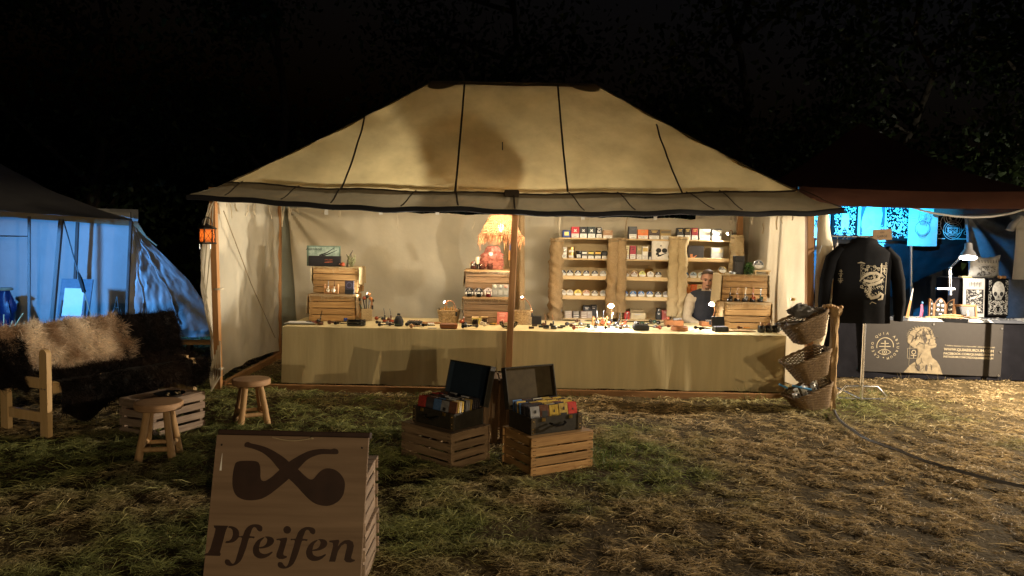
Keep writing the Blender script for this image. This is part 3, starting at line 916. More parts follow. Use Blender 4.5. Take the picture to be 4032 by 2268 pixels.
obj('scratch', MB().ribbon([q0, ((q0[0] + q1[0]) / 2, (q0[1] + q1[1]) / 2), q1], [.001, .005, .010], lambda x, z: (x, -.0012, z)), MT['white'], sign)
for sx in (-.46, .46):
    for sz in (.06, .94):
        obj('screw', MB().ell((sx * BW, -.001, sz * bh), (.005, .002, .005), 8, 5), MT['steel_dark'], sign)
# crates behind the board
qx = at(1488, 1900, 3.93).x
crate('lower grey slatted crate propping the Pfeifen sign from behind', (qx - .275, 3.79, 0), 0, 'crate_grey', .55, .38, .265, 4, 'crates behind the sign', gap=.016)
crate('upper grey slatted crate stacked behind the Pfeifen sign', (qx - .28, 3.79, .278), R(1), 'crate_grey', .55, .38, .265, 4, 'crates behind the sign', gap=.016)

# ================================================================== two suitcases of tobacco on crates
cL, cR = (-.49, 5.85), (.29, 5.75)
tL, tR = R(-40.7), R(30.5)
t = crate('weathered crate with its dim grey side to the viewer, carrying the suitcase of silver pouches', (cL[0], cL[1], .0), tL, 'crate_dark', .55, .42, .27, 4, 'crates under the suitcases'); nails(t, .55, .42, .27, 4)
t = crate('orange lit pine crate carrying the suitcase of yellow and red pouches', (cR[0], cR[1], .0), tR, 'crate', .55, .42, .27, 4, 'crates under the suitcases'); nails(t, .55, .42, .27, 4)
q = atz(1950, 1800, 0)
crate('dark crate standing on end in the gap between the two suitcases', (q.x + .0, 6.42, .275), 0, 'crate_dark', .55, .40, .32, 5, None, rotm=Matrix.Rotation(R(4), 3, 'Z') @ Matrix.Rotation(R(-90), 3, 'Y')).location = (q.x + .13, 6.5, .275)
MT['case'] = mat('case leatherette', (.016, .014, .010), c2=(.036, .031, .021), rough=.55, scale=25, bump=.3, dist=.002)
MT['case_blue'] = mat('case lining blue', (.010, .020, .035), rough=.8, bump=.2)
MT['case_tan'] = mat('case lining tan', (.050, .036, .017), c2=(.075, .055, .027), rough=.8, scale=18, bump=.2)
MT['lid_fabric'] = MT['case']
def suitcase(label, loc, rz, lining, W_=.45, D_=.32, H_=.125, lidh=.06, open_=104):
    t = thing('suitcase', label, 'suitcase', loc, rz, 'open suitcases of tobacco')
    th = .010
    def shell(h, lin):
        mb = MB()
        mb.box((0, 0, th / 2), (W_, D_, th), 0, ch=.002)
        for s_ in (-1, 1):
            mb.box((0, s_ * (D_ / 2 - th / 2), h / 2 + th / 2), (W_, th, h - th), 0, ch=.002)
            mb.box((s_ * (W_ / 2 - th / 2), 0, h / 2 + th / 2), (th, D_ - 2 * th, h - th), 0, ch=.002)
        mb.box((0, 0, th + .0015), (W_ - 2 * th - .002, D_ - 2 * th - .002, .002), 1)
        for s_ in (-1, 1):
            mb.box((s_ * (W_ / 2 - th - .0012), 0, h / 2 + th / 2), (.0018, D_ - 2 * th - .004, h - th - .006), 1)
            mb.box((0, s_ * (D_ / 2 - th - .0012), h / 2 + th / 2), (W_ - 2 * th - .006, .0018, h - th - .006), 1)
        return mb
    obj('base', shell(H_, lining), [MT['case'], MT[lining]], t)
    lid = obj('lid', shell(lidh, lining), [MT['case'], MT[lining]], t)
    # lid modelled opening upwards, then turned over the hinge at the rear edge
    Ml = Matrix.Translation((0, D_ / 2, H_ + .004)) @ Matrix.Rotation(R(-open_), 4, 'X') @ Matrix.Rotation(R(180), 4, 'X') @ Matrix.Translation((0, D_ / 2, -lidh))
    lid.matrix_local = Ml
    mb = MB()
    for s_ in (-1, 1):
        mb.box((s_ * (W_ / 2 - .018), -D_ / 2 - .0025, H_ * .5), (.036, .004, H_ * .96), ch=.001)
    obj('edge_strip', mb, MT['case_tan'], t)
    mb = MB()
    mb.tube([(-.065, -D_ / 2 - .006, H_ * .62), (-.06, -D_ / 2 - .030, H_ * .60), (-.03, -D_ / 2 - .036, H_ * .47), (.03, -D_ / 2 - .036, H_ * .47), (.06, -D_ / 2 - .030, H_ * .60), (.065, -D_ / 2 - .006, H_ * .62)], .008, 8)
    obj('handle', mb, MT['gloss_black'], t)
    for s_ in (-1, 1):
        obj('latch', MB().box((s_ * .12, -D_ / 2 - .004, H_ - .016), (.03, .006, .026), ch=.001), MT['brass'], t)
        for dz in (.02, .045, H_ - .025):
            obj('rivet', MB().ell((s_ * (W_ / 2 - .018), -D_ / 2 - .005, dz), (.005, .003, .005), 8, 5), MT['brass'], t)
    mb = MB()
    for s_ in (-1, 1): mb.tube([(s_ * .12 - .03, D_ / 2 + .004, H_ + .002), (s_ * .12 + .03, D_ / 2 + .004, H_ + .002)], .005, 8)
    obj('hinge', mb, MT['brass'], t)
    return t
zc = .28
sL = suitcase('open dark suitcase with a blue lined lid, packed with silver pouches', (cL[0] + .015, cL[1] + .02, zc), tL, 'case_blue')
sR = suitcase('open suitcase with a tan lined lid and black handle, packed with yellow pouches', (cR[0] - .02, cR[1] + .01, zc), tR, 'case_tan')
def foil(c): return mat('foil pouch', c, rough=.25, metal=.25, var=.25, scale=25, bump=.6, bscale=45, dist=.006, rand=.5, spec=.7)
FO = dict(silver=foil((.55, .55, .56)), gold=foil((.62, .44, .12)), dark=foil((.05, .045, .05)), brown=foil((.16, .07, .04)), red=foil((.42, .05, .04)), yellow=foil((.70, .48, .08)), blue=foil((.10, .20, .42)), cream=foil((.6, .56, .46)))
def pouch_mb(w_=.078, t_=.011, h_=.125):
    mb = MB(); vs = []
    for z, tt, ww in ((0, .9, .97), (.012, 1, 1), (h_ * .6, .95, 1), (h_ - .016, .3, .99), (h_, .12, 1.0)):
        for sx, sy in ((-1, -1), (1, -1), (1, 1), (-1, 1)):
            vs.append((sx * ww * w_ / 2, sy * tt * t_ / 2, z))
    fs = [(3, 2, 1, 0), (16, 17, 18, 19)]
    for i in range(4):
        for j in range(4):
            fs.append((i * 4 + j, i * 4 + (j + 1) % 4, (i + 1) * 4 + (j + 1) % 4, (i + 1) * 4 + j))
    return mb.add(vs, fs)
PM = {k_: pouch_mb().mesh('foil_pouch', m_) for k_, m_ in FO.items()}
def pouches(case, rows, cols, pal, where, group, front):
    """rows of upright pouches inside a suitcase"""
    M_ = case.matrix_basis.copy()
    base = Matrix.Translation(case.location) @ case.rotation_euler.to_matrix().to_4x4()
    W_, D_ = .42, .28
    for ci in range(cols):
        for ri in range(rows):
            if (ci, ri) in where: continue
            x = -W_ / 2 + (ci + .5) * W_ / cols + rnd.uniform(-.002, .002)
            y = -D_ / 2 + .012 + ri * (D_ - .03) / (rows - 1)
            lean = R(-9 + rnd.uniform(-1, 1))
            lab, key, art = front.get((ci, ri), (None, None, None))
            key = key or (rnd.choice(pal[ci]) if rnd.random() < .72 else 'dark')
            o = link('tobacco_pouch', PM[key], None)
            o.matrix_world = base @ Matrix.Translation((x, y, .072 + rnd.uniform(.0, .008))) @ Matrix.Rotation(rnd.uniform(-.012, .012), 4, 'Z') @ Matrix.Rotation(lean, 4, 'X')
            tag(o, lab or '%s foil pouch, %s row behind the front, %s column, %s lined suitcase' % (key, ('front', 'first', 'second', 'third', 'fourth', 'fifth', 'sixth', 'seventh', 'eighth', 'ninth', 'tenth', 'eleventh', 'twelfth', 'rearmost')[ri], ('outermost left', 'left middle', 'central', 'right middle', 'outermost right')[ci], group.split()[1]), 'pouch', 'foil pouches in the suitcase with ' + group)
            if art:
                mb = MB()
                for kind, *a in art:
                    if kind == 'r': mb.add([(a[0], -.0078, a[1]), (a[2], -.0078, a[1]), (a[2], -.0078, a[3]), (a[0], -.0078, a[3])], [(0, 1, 2, 3)])
                    if kind == 't': put_text(mb, a[0], a[1], a[2], a[3], lambda x_, z_: (x_, -.0079, z_))
                obj('print', mb, MT['ink'], o)
E_ = lambda t_: [('r', -.009, .075, .009, .098), ('t', t_, .024, 0, .042)]
pouches(sR, 13, 5, {0: ['dark', 'silver', 'blue', 'gold'], 1: ['brown', 'gold', 'dark'], 2: ['gold', 'yellow', 'cream'], 3: ['yellow', 'gold', 'brown'], 4: ['gold', 'red', 'yellow']}, (), 'the tan lining',
        {(0, 0): ('silver grey pouch, front row beside the near corner of the tan lined suitcase', 'silver', E_('Gutya')), (1, 0): ('brown pouch with a pale label, second in the front row of the tan lined suitcase', 'brown', [('r', -.024, .03, .024, .09)]),
         (2, 0): ('plain yellow pouch, middle of the front row in the tan lined suitcase', 'yellow', [('r', -.006, .07, .006, .09), ('t', 'Special', .018, 0, .045), ('t', 'Virginia', .02, 0, .028)]),
         (3, 0): ('yellow pouch with a dark oval badge, front row of the tan lined suitcase', 'gold', [('r', -.008, .075, .008, .098), ('r', -.026, .03, .026, .055)]),
         (4, 0): ('bright red pouch at the outer end of the front row', 'red', [('r', -.006, .07, .006, .085)])})
pouches(sL, 12, 5, {0: ['red', 'dark', 'brown'], 1: ['dark', 'brown', 'silver'], 2: ['blue', 'silver', 'dark'], 3: ['silver', 'dark', 'cream'], 4: ['dark', 'gold', 'silver']}, [(2, r_) for r_ in range(6, 12)] + [(1, r_) for r_ in range(8, 10)], 'the blue lining',
        {(0, 0): ('dull red pouch at the outer corner of the blue lined suitcase', 'red', None), (1, 0): ('dark pouch beside the dull red one in the blue lined suitcase', 'dark', None), (2, 0): ('blue shimmering pouch in the front row of the blue lined suitcase', 'blue', None),
         (3, 0): ('silver pouch with a faint dark emblem in the front row of the blue lined suitcase', 'silver', [('r', -.015, .05, .015, .075)]), (4, 0): ('brownish red pouch nearest the viewer in the blue lined suitcase', 'brown', None)})

# ================================================================== stools
def stool(label, x, y, h, d, rz):
    t = thing('log_stool', label, 'stool', (x, y, 0), rz, 'log stools')
    th = .055
    mb = MB().lathe([(d / 2 - .010, h - th), (d / 2 - .001, h - th + .008), (d / 2, h - .010), (d / 2 - .006, h - .002), (d / 2 - .02, h)], 32)
    obj('seat', mb, MT['seat'], t)
    feet = []
    for i in range(4):
        a = R(45 + 90 * i)
        p1 = V((math.cos(a) * d * .27, math.sin(a) * d * .27, h - th + .002)); p0 = V((math.cos(a) * d * .50, math.sin(a) * d * .50, -.01))
        feet.append((p0, p1))
        pts = [p0.lerp(p1, k_ / 5) + V((rnd.uniform(-.003, .003), rnd.uniform(-.003, .003), 0)) for k_ in range(6)]
        obj('leg', MB().tube(pts, [.030, .029, .027, .027, .026, .025], 10), MT['log'], t)
    for i in range(4):
        k_ = .32 if i % 2 else .27
        a, b = feet[i][0].lerp(feet[i][1], k_), feet[(i + 1) % 4][0].lerp(feet[(i + 1) % 4][1], k_)
        obj('stretcher', MB().tube([a, a.lerp(b, .5), b], .019, 9), MT['log'], t)
    return t
stool('round log stool standing in front of the crate with the ashtray', at(625, 1600, 5.72).x, 5.72, .435, .345, R(12))
stool('round log stool standing alone before the open end of the counter', at(990, 1500, 6.9).x, 6.9, .40, .335, R(30))
# ashtray crate
ca = V((-2.93, 6.23))
e2 = V((.42, .907)); e1 = V((-.907, .42))
cc = ca + e1 * .19 + e2 * .27
t = crate('low slatted crate used as a table beside the fleece covered bench', (cc.x, cc.y, 0), math.atan2(e2.y, e2.x), 'crate_grey', .55, .40, .30, 4, None, gap=.022, nb=4)
ash = at(668, 1545, 6.5)
asht = thing('ashtray', 'flat black dish with leftovers on the low crate', 'dish', (ash.x, ash.y, .311))
obj('dish', MB().lathe([(.06, 0), (.10, .006), (.125, .022), (.128, .026), (.12, .025), (.095, .012), (.0, .009)], 24), MT['gloss_black'], asht, rot=(0, 0, .3))
mb = MB()
for i in range(6): mb.ell((rnd.uniform(-.07, .07), rnd.uniform(-.06, .06), .017), (.018, .012, .008), 7, 5)
obj('scraps', mb, MT['burlap2'], asht)

# ================================================================== bench with fleeces
b0 = V((-3.82, 6.26, 0)); bl = V((.42, .907, 0)).normalized(); bd = V((-.907, .42, 0)).normalized()
Mw = Matrix((bl, bd, V((0, 0, 1)))).transposed()
bench = thing('wooden_bench', 'pale pine bench with rounded end posts, buried under sheepskins', 'bench', b0, Mw)
LB, DB = 1.5, .52
def post(x, y, h):
    mb = MB()
    w_, d_ = .042, .095
    prof = [(-d_ / 2, -.02), (d_ / 2, -.02)] + [(math.cos(a) * d_ / 2, h - d_ / 2 + math.sin(a) * d_ / 2) for a in [math.pi * i / 10 for i in range(11)]]
    Mp = Matrix.Translation((x - w_ / 2, y, 0)) @ Matrix.Rotation(R(90), 4, 'Z') @ Matrix.Translation((0, 0, 0))
    mb.prism(prof, w_, Matrix.Translation((x + w_ / 2, y, 0)) @ Matrix.Rotation(R(90), 4, 'Z'))
    o = obj('post', mb, MT['bench'], bench)
    for z in (.40,):
        for k_ in (-.02, .02):
            obj('bolt', MB().ell((x - w_ / 2 - .001, y + k_, z), (.004, .008, .008), 8, 5), MT['steel'], bench)
for x in (0, LB):
    post(x, 0, .73 if x == 0 else .46)
    post(x, DB, .80)
    obj('foot_rail', MB().box((x, DB / 2, .16), (.030, DB - .10, .085), ch=.003), MT['bench'], bench)
    obj('arm_rail', MB().box((x, DB / 2, .44), (.030, DB - .10, .085), ch=.003), MT['bench'], bench)
for y in (.03, DB - .06):
    obj('seat_rail', MB().box((LB / 2, y, .385), (LB - .05, .030, .08), ch=.003), MT['bench'], bench)
for i in range(4):
    plank('seat_slat', bench, (LB / 2, .07 + i * .115, .436), (LB - .05, .10, .02), MT['shelf'])
for i in range(3):
    plank('back_slat', bench, (LB / 2, DB - .03, .54 + i * .11), (LB - .05, .02, .09), MT['shelf'])
MT['fleece'] = vcol('fleece fibre', rough=.8, spec=.15, trans=.2)
MT['hide'] = mat('fleece hide', (.20, .13, .07), rough=.95, bump=.3)
MT['hide_black'] = mat('dark hide', (.010, .007, .005), rough=.95, bump=.3)
def fleece(label, fn, nu, nv, N, Lr, cols, hide, seed, edge=.10, curl=1.0, flip=1):
    g = np.random.default_rng(seed)
    t = thing('sheepskin', label, 'sheepskin', b0, Mw, 'sheepskins on the bench')
    def edged(u, v):
        return fn(u, v)
    obj('hide', MB().grid(edged, nu, nv), hide, t)
    u, v = g.random(N), g.random(N)
    P = np.array([fn(a, b) for a, b in zip(u, v)]); e = .012
    Pu = np.array([fn(a + e, b) for a, b in zip(u, v)]); Pv = np.array([fn(a, b + e) for a, b in zip(u, v)])
    nn = np.cross(Pu - P, Pv - P); nn *= flip / (np.linalg.norm(nn, axis=1, keepdims=True) + 1e-9)
    # locks: neighbouring fibres lean together
    lock = np.stack([fbm(u * 9, v * 5, 2.2, seed) - .5, fbm(u * 9 + 40, v * 5, 2.2, seed + 5) - .5, fbm(u * 9, v * 5 + 70, 2.2, seed + 9) - .5], 1) * 3.2
    D = nn * .6 + lock * .8 + g.normal(size=(N, 3)) * .22 + np.array([0, 0, -.25])
    D /= np.linalg.norm(D, axis=1, keepdims=True)
    L = Lr * (.5 + .7 * g.random(N)) * (.7 + .6 * fbm(u * 9, v * 5, 3.0, seed + 2))
    B = (lock * .5 + g.normal(size=(N, 3)) * curl + np.array([0, 0, -.5])) * (L * .6)[:, None]
    m_ = np.clip((fbm(u * 6, v * 3, 1.3, seed + 3) - .35) * 2.6, 0, 1)[:, None]
    C = (np.array(cols[0])[None] * (1 - m_) + np.array(cols[1])[None] * m_) * (.65 + .7 * g.random(N))[:, None]
    o = blades('wool', P, D, L, .0026 + .0024 * g.random(N), B, C, MT['fleece'], t)
    o['kind'] = 'stuff'
    return t
def drape(x0, x1, front_drop, back_drop, ytop=DB - .03, ztop=.865, seed=0.0, slant=0.0, yfront=None):
    """a hide laid over the backrest: u along the bench, v from the front hem over the top to the back hem"""
    L_ = front_drop + back_drop
    def fn(u, v):
        x = lerp(x0, x1, u) + .05 * n3(v * 3, seed) + slant * (1 - v)
        hem = .05 * n3(u * 4, seed + 3)
        s = v * L_
        if s < front_drop - .06:
            q = (front_drop - .06 - s)
            y = ytop - .07 - .10 * min(1, q / front_drop) * (1 if yfront is None else yfront); z = ztop - .06 - q + hem * (1 - v)
        elif s < front_drop + .06:
            a = (s - front_drop + .06) / .12 * math.pi
            y = ytop - .07 * math.cos(a); z = ztop - .06 + .07 * math.sin(a)
        else:
            y = ytop + .07; z = ztop - .06 - (s - front_drop - .06) + hem * v
        return (x, y + .012 * n3(u * 6, v * 6, seed), z + .02 * n3(u * 5, v * 2, seed + 6))
    return fn
def seatdrape(x0, x1, drop, seed, back=.38, zs=.455):
    """a hide lying on the seat and hanging over the front edge, with ragged legs"""
    def fn(u, v):
        x = lerp(x0, x1, u) + .04 * n3(v * 3, seed)
        rag = drop * (1 + .9 * n3(u * 3.6, seed + 2))
        L_ = back + rag
        s = v * L_
        if s < back: return (x, lerp(DB - .10, .03, s / back), zs + .05 * (1 - s / back) ** 2 + .02 * n3(u * 5, v * 3, seed))
        return (x, -.035 - .02 * n3(u * 7, seed) - .03 * math.sin((s - back) / max(rag, .01) * 1.5), zs - (s - back))
    return fn
fleece('pale tan long haired sheepskin draped over the middle of the bench back', drape(-.14, 1.10, .42, .30, seed=1.0), 40, 24, 75000, .046, ((.40, .26, .155), (.92, .79, .62)), MT['hide'], 21)
fleece('black sheepskin over the near end of the bench', drape(-.55, .06, .36, .2, ytop=DB - .10, ztop=.77, seed=5.0, slant=-.02, yfront=1.8), 30, 24, 26000, .038, ((.006, .004, .004), (.014, .010, .008)), MT['hide_black'], 22)
fleece('black sheepskin hanging over the far end of the bench back', drape(.96, 1.68, .44, .35, ztop=.86, seed=9.0, slant=.03), 30, 24, 36000, .046, ((.006, .004, .004), (.018, .011, .008)), MT['hide_black'], 23)
fleece('dark brown sheepskin with ragged legs spread over the bench seat', seatdrape(.10, 1.66, .26, 3.0), 40, 26, 36000, .042, ((.007, .005, .004), (.030, .018, .012)), MT['hide_black'], 24, flip=-1)

# ================================================================== trestle bench behind, against the stall
q = at(745, 1480, 9.2)
tb = thing('trestle_bench', 'low trestle bench end with dark legs beside the front pole of the stall', 'bench', (q.x, q.y, 0), R(8))
obj('top', MB().box((-.02, .05, .385), (.62, .27, .03), ch=.004), MT['crate'], tb)
for s_ in (-.02, .10):
    obj('leg', MB().box((.0, s_ + .0, .185), (.045, .04, .37), ch=.004), MT['steel_dark'], tb)
obj('leg', MB().box((-.24, .05, .185), (.045, .04, .37), ch=.004), MT['steel_dark'], tb)

# ================================================================== the blue lit tent
MT['canvas_white'] = mat('white tent canvas', (.62, .63, .62), rough=.75, var=.06, scale=2, trans=.2, bump=.4, bscale=5, dist=.04, spec=.25)
MT['canvas_shine'] = mat('tent skirt', (.50, .50, .50), rough=.42, var=.06, scale=2, trans=.1, bump=.5, bscale=6, dist=.04, spec=.5)
MT['canvas_grey'] = mat('grey tent roof', (.36, .36, .38), rough=.85, var=.1, scale=3, bump=.3, bscale=6, dist=.02, spec=.1)
MT['pole_grey'] = mat('grey pole', (.10, .09, .085), rough=.6, scale=6, stretch=(5, 5, .6), bump=.2)
t2o = V((-6.5, 12, 0))
tent2 = thing('canvas_tent', 'white canvas tent glowing blue inside, open towards the bench', 'tent', t2o)
def T2(p): return tuple(V(p) - t2o)
def eave2(u): return at(lerp(-420, 520, u), lerp(800, 868, u), lerp(10.9, 12.0, u))
def roof2(u, v):
    a = eave2(u); px = lerp(-420, 520, u)
    ys = np.interp(px, [-420, -200, 0, 170, 330, 450, 520], [430, 545, 645, 735, 800, 843, 862])
    b = at(px, ys, 13.4)
    p = a.lerp(b, v); p.z += -.06 * math.sin(v * math.pi) + .02 * n3(u * 8, v * 3)
    return T2(p)
obj('roof', MB().grid(roof2, 40, 16), MT['canvas_grey'], tent2)
def val2(u, v):
    p = eave2(u); p.z -= .085 * v + .015 * v * n3(u * 9); p.y -= .015 + .012 * n3(u * 22, v)
    return T2(p)
obj('valance', MB().grid(val2, 60, 4), MT['canvas_flap'], tent2)
def wall2(u, v):
    p = at(lerp(-420, 545, u), 900, lerp(12.6, 13.5, u)); x = p.x
    z = lerp(0.02, 2.1, v)
    y = p.y + .05 * math.sin(x * 7.5 + .8 * math.sin(z * 1.5)) * (.3 + .7 * abs(n3(x * 1.2, z * .35))) + .05 * n3(x * 1.1, z * .9, 3) + .015 * n3(x * 4, z * 3, 8)
    return T2((x, y, z))
obj('rear_wall', MB().grid(wall2, 110, 36), MT['canvas_white'], tent2)
def skirt2(u, v):
    a = at(lerp(495, 517, v), lerp(1352, 872, v), 12.0)
    ex = np.interp(v, [0, .12, .25, .45, .65, .82, 1], [860, 845, 815, 745, 655, 585, 520]); ey = np.interp(v, [0, .12, .25, .45, .65, .82, 1], [1330, 1285, 1205, 1105, 1015, 948, 872])
    b = at(ex, ey, lerp(12.9, 12.05, v))
    p = a.lerp(b, u)
    s = math.sin(u * math.pi) ** .6
    p.y += s * (.07 * n3(u * 3 + v * 5, v * 5 - u * 4, 3) + .035 * n3(u * 9 + v * 7, v * 12 - u * 9, 5) + .015 * n3(u * 24, v * 24, 6)) - .10 * s * (1 - v)
    return T2(p)
obj('skirt', MB().grid(skirt2, 50, 60), MT['canvas_shine'], tent2)
for u in (.22, .62):
    pts = [V(skirt2(u + .02 * math.sin(i), i / 20)) + V((0, -.012, 0)) for i in range(3, 20)]
    obj('skirt_seam', MB().tube(pts, .010, 5), MT['canvas_shine'], tent2)
for (x0, y0, x1, y1, Y, w_) in ((115, 852, 115, 1300, 11.5, .045), (241, 862, 202, 1310, 11.3, .075), (306, 868, 288, 1300, 12.9, .06), (516, 868, 494, 1350, 11.95, .055), (-150, 835, -160, 1320, 11.2, .06)):
    a, b = at(x0, y0, Y), at(x1, y1, Y)
    b = a + (b - a) * (a.z / (a.z - b.z))
    obj('tent_pole', MB().tube([T2(b), T2(a)], w_ / 2, 8), MT['pole_grey'], tent2)
a, b = at(250, 868, 11.2), at(333, 1155, 11.0)
obj('rope', MB().tube([T2(a), T2(a.lerp(b, .6) + V((0, 0, -.02))), T2(b)], [.010, .011, .012], 6), MT['black'], tent2)
obj('rope_tackle', MB().tube([T2(a.lerp(b, .72)), T2(a.lerp(b, .8)), T2(a.lerp(b, .98))], [.012, .030, .028], 8), MT['black'], tent2)
a2 = b + (b - a) * .55
obj('rope', MB().tube([T2(b), T2(a2)], .006, 5), MT['rope'], tent2)
for i in range(4):
    a = at(523, 872, 11.98); b = at(540 + i * 26, 895 + i * 24, 12.0)
    obj('guy_knot', MB().tube([T2(a + V((.02 * i, 0, 0))), T2(a.lerp(b, .5) + V((.03, -.02, -.05))), T2(b)], .012, 6), MT['rope'], tent2)
obj('finial', MB().tube([T2(at(516, 868, 11.95)), T2(at(515, 835, 11.95))], [.012, .005], 6), MT['steel_dark'], tent2)
# blue flood lamp inside the tent, out of frame to the left
lp = thing('blue_work_lamp', 'blue work lamp on a stand inside the white tent', 'lamp', (-7.4, 9.3, 0))
obj('stand', MB().tube([(0, 0, 0), (0, 0, 1.35)], .02, 8), MT['steel_dark'], lp)
obj('housing', MB().box((0, 0, 1.5), (.12, .26, .20), ch=.01), MT['black'], lp)
obj('front_glass', MB().box((.064, 0, 1.5), (.006, .22, .16)), emit('blue glass', (.10, .40, 1.0), 6), lp)
light('lamp_light', 'SPOT', (.10, 0, 1.5), PW['blue_left'], (.10, .40, 1.0), lp, .08, (.22, 1, -.03), 96, .6)
obj('hood', MB().box((.1, .55, 1.62), (1.6, .95, .012)), MT['black'], lp)  # added plate, keeps the blue beam off the trees
# things inside it
q = at(20, 1180, 12.2); q.z = 0
bag = thing('duffel_bag', 'tall blue bag standing at the left edge inside the blue lit tent', 'bag', q)
def bagf(u, v):
    a = u * 2 * math.pi; r_ = .15 * (1 - .6 * max(0, v - .6) / .4) * (.9 + .5 * n3(math.cos(a) * 1.5, math.sin(a) * 1.5, v * 3))
    return (math.cos(a) * r_, math.sin(a) * r_ * .8, v * .78)
obj('sack', MB().grid(bagf, 18, 14), mat('blue nylon', (.008, .02, .07), rough=.4, bump=.4, bscale=9, dist=.02), bag)
obj('drawstring', MB().lathe([(.10, .74), (.12, .76), (.10, .78)], 12), MT['rope'], bag)
q = at(275, 1290, 11.9)
es = thing('display_easel', 'easel board with a blank white sheet, leaning inside the blue lit tent', 'easel', (q.x, q.y, 0), R(-6))
bw = 135 / FPX * 11.9
Mt_ = Matrix.Rotation(R(-12), 4, 'X')
obj('back_board', MB().box((0, 0, .66), (bw, .02, .62), M=Mt_, ch=.004), mat('blue grey board', (.12, .16, .20), rough=.7), es)
obj('white_sheet', MB().box((-.02, -.0135, .60), (bw * .62, .003, .44), M=Mt_), MT['white'], es)
for s_ in (-1, 1):
    obj('leg', MB().tube([(s_ * bw * .42, -.03, 0), (s_ * bw * .36, .10, .62)], .014, 6), MT['pole_grey'], es)
obj('leg', MB().tube([(0, .38, 0), (0, .15, .72)], .014, 6), MT['pole_grey'], es)
q = at(462, 1285, 11.7)
kt = thing('tripod_kettle', 'small black kettle hanging in a tripod inside the blue lit tent', 'kettle', (q.x, q.y, 0))
for i in range(3):
    a = R(90 + 120 * i)
    obj('tripod_leg', MB().tube([(math.cos(a) * .14, math.sin(a) * .14, 0), (0, 0, .72)], .008, 6), MT['steel_dark'], kt)
obj('kettle', MB().lathe([(.05, .32), (.075, .34), (.08, .40), (.07, .44), (.0, .445)], 16), MT['gloss_black'], kt)
obj('bail', MB().tube([(math.cos(a) * .075, 0, .43 + math.sin(a) * .12) for a in [math.pi * i / 10 for i in range(11)]], .005, 6), MT['steel'], kt)
q = at(55, 1300, 11.3)
hp = thing('gear_heap', 'low dark heap of bundled gear on the grass at the left edge', 'bundle', (q.x, q.y, 0))
mb = MB()
for i in range(7):
    mb.ell((rnd.uniform(-.3, .3), rnd.uniform(-.1, .1), .06 + rnd.uniform(0, .12)), (.17, .11, .08), 10, 7)
obj('bundles', mb, mat('dark tarp', (.03, .035, .04), rough=.6, bump=.5, bscale=8, dist=.03), hp)
mb = MB()
for i in range(5): mb.tube([(rnd.uniform(-.3, .3), -.1, .02), (rnd.uniform(-.2, .2), .0, rnd.uniform(.3, .5))], .008, 6)
obj('sticks', mb, MT['log'], hp)
# ================================================================== the neighbouring pavilion
PX0, PX1, PY0, PY1 = 3.42, 6.42, 9.3, 12.3
po = V((4.92, 9.3, 0))
pav = thing('pavilion', 'dark brown pop-up pavilion with a peaked roof, lit blue inside', 'tent', po)
def TP(p): return tuple(V(p) - po)
MT['pav'] = mat('brown pavilion cloth', (.10, .048, .039), rough=.9, var=.1, scale=4, bump=.2, bscale=12, dist=.01, spec=.1)
MT['black_cloth'] = mat('black cloth', (.010, .010, .013), rough=.95, var=.2, scale=6, bump=.3, bscale=10, dist=.015, spec=.05)
MT['navy_cloth'] = mat('dark drape', (.10, .115, .15), rough=.8, var=.12, scale=3, bump=.4, bscale=6, dist=.03, spec=.2)
pk = at(3390, 482, 10.8)
cor = [V((PX0, PY0, 2.40)), V((PX1, PY0, 2.40)), V((PX1, PY1, 2.40)), V((PX0, PY1, 2.40))]
mb = MB()
for i in range(4):
    a, b = cor[i], cor[(i + 1) % 4]
    def fn(u, v):
        p = a.lerp(b, u).lerp(pk, v)
        p.z -= .16 * math.sin(v * math.pi) * (1 - .35 * v) + .03 * math.sin(u * math.pi) * (1 - v)
        return TP(p)
    mb.grid(fn, 26, 18)
obj('roof', mb, MT['pav'], pav)
for i in range(4):
    a, b = cor[i], cor[(i + 1) % 4]
    def fn(u, v):
        p = a.lerp(b, u)
        sw = .05 * math.sin(u * 4 * math.pi + 1.0)
        nrm = V((b.y - a.y, -(b.x - a.x), 0)).normalized()
        p += nrm * (.012 + .02 * math.sin(u * 9 + v * 3) * v)
        p.z += -.03 * math.sin(u * math.pi) - v * .205 + sw * .25 * math.sin(v * math.pi)
        return TP(p)
    obj('valance', MB().grid(fn, 40, 8), MT['pav'], pav)
for q in cor:
    s1, s2 = (1 if q.x < 5 else -1), (1 if q.y < 10 else -1)
    obj('frame_leg', MB().box(TP((q.x + .05 * s1, q.y + .05 * s2, 1.2)), (.04, .04, 2.4), ch=.004), MT['steel'], pav)
for a, b in ((0, 1), (1, 2), (2, 3), (3, 0)):
    p, q = cor[a], cor[b]
    c_ = (p + q) / 2; d_ = (4.92 - c_.x, 10.8 - c_.y); c_.x += .05 * np.sign(d_[0]); c_.y += .05 * np.sign(d_[1])
    L_ = (q - p).length - .1
    obj('frame_bar', MB().box(TP((c_.x, c_.y, 2.35)), (L_ if abs(q.x - p.x) > 1 else .03, L_ if abs(q.y - p.y) > 1 else .03, .04)), MT['steel'], pav)
def wall3(u, v):
    x = lerp(PX0 + .02, PX1 + .6, u); z = lerp(.03, 2.36, v)
    f = .05 * math.sin(x * 6.5 + .9 * math.sin(z * 1.4)) * (.3 + .7 * abs(n3(x * 1.1, z * .5))) + .06 * n3(x * 1.5 + z * .8, z * 1.3, 4)
    return TP((x, PY1 - .10 + f, z))
obj('rear_wall', MB().grid(wall3, 90, 30), MT['navy_cloth'], pav)
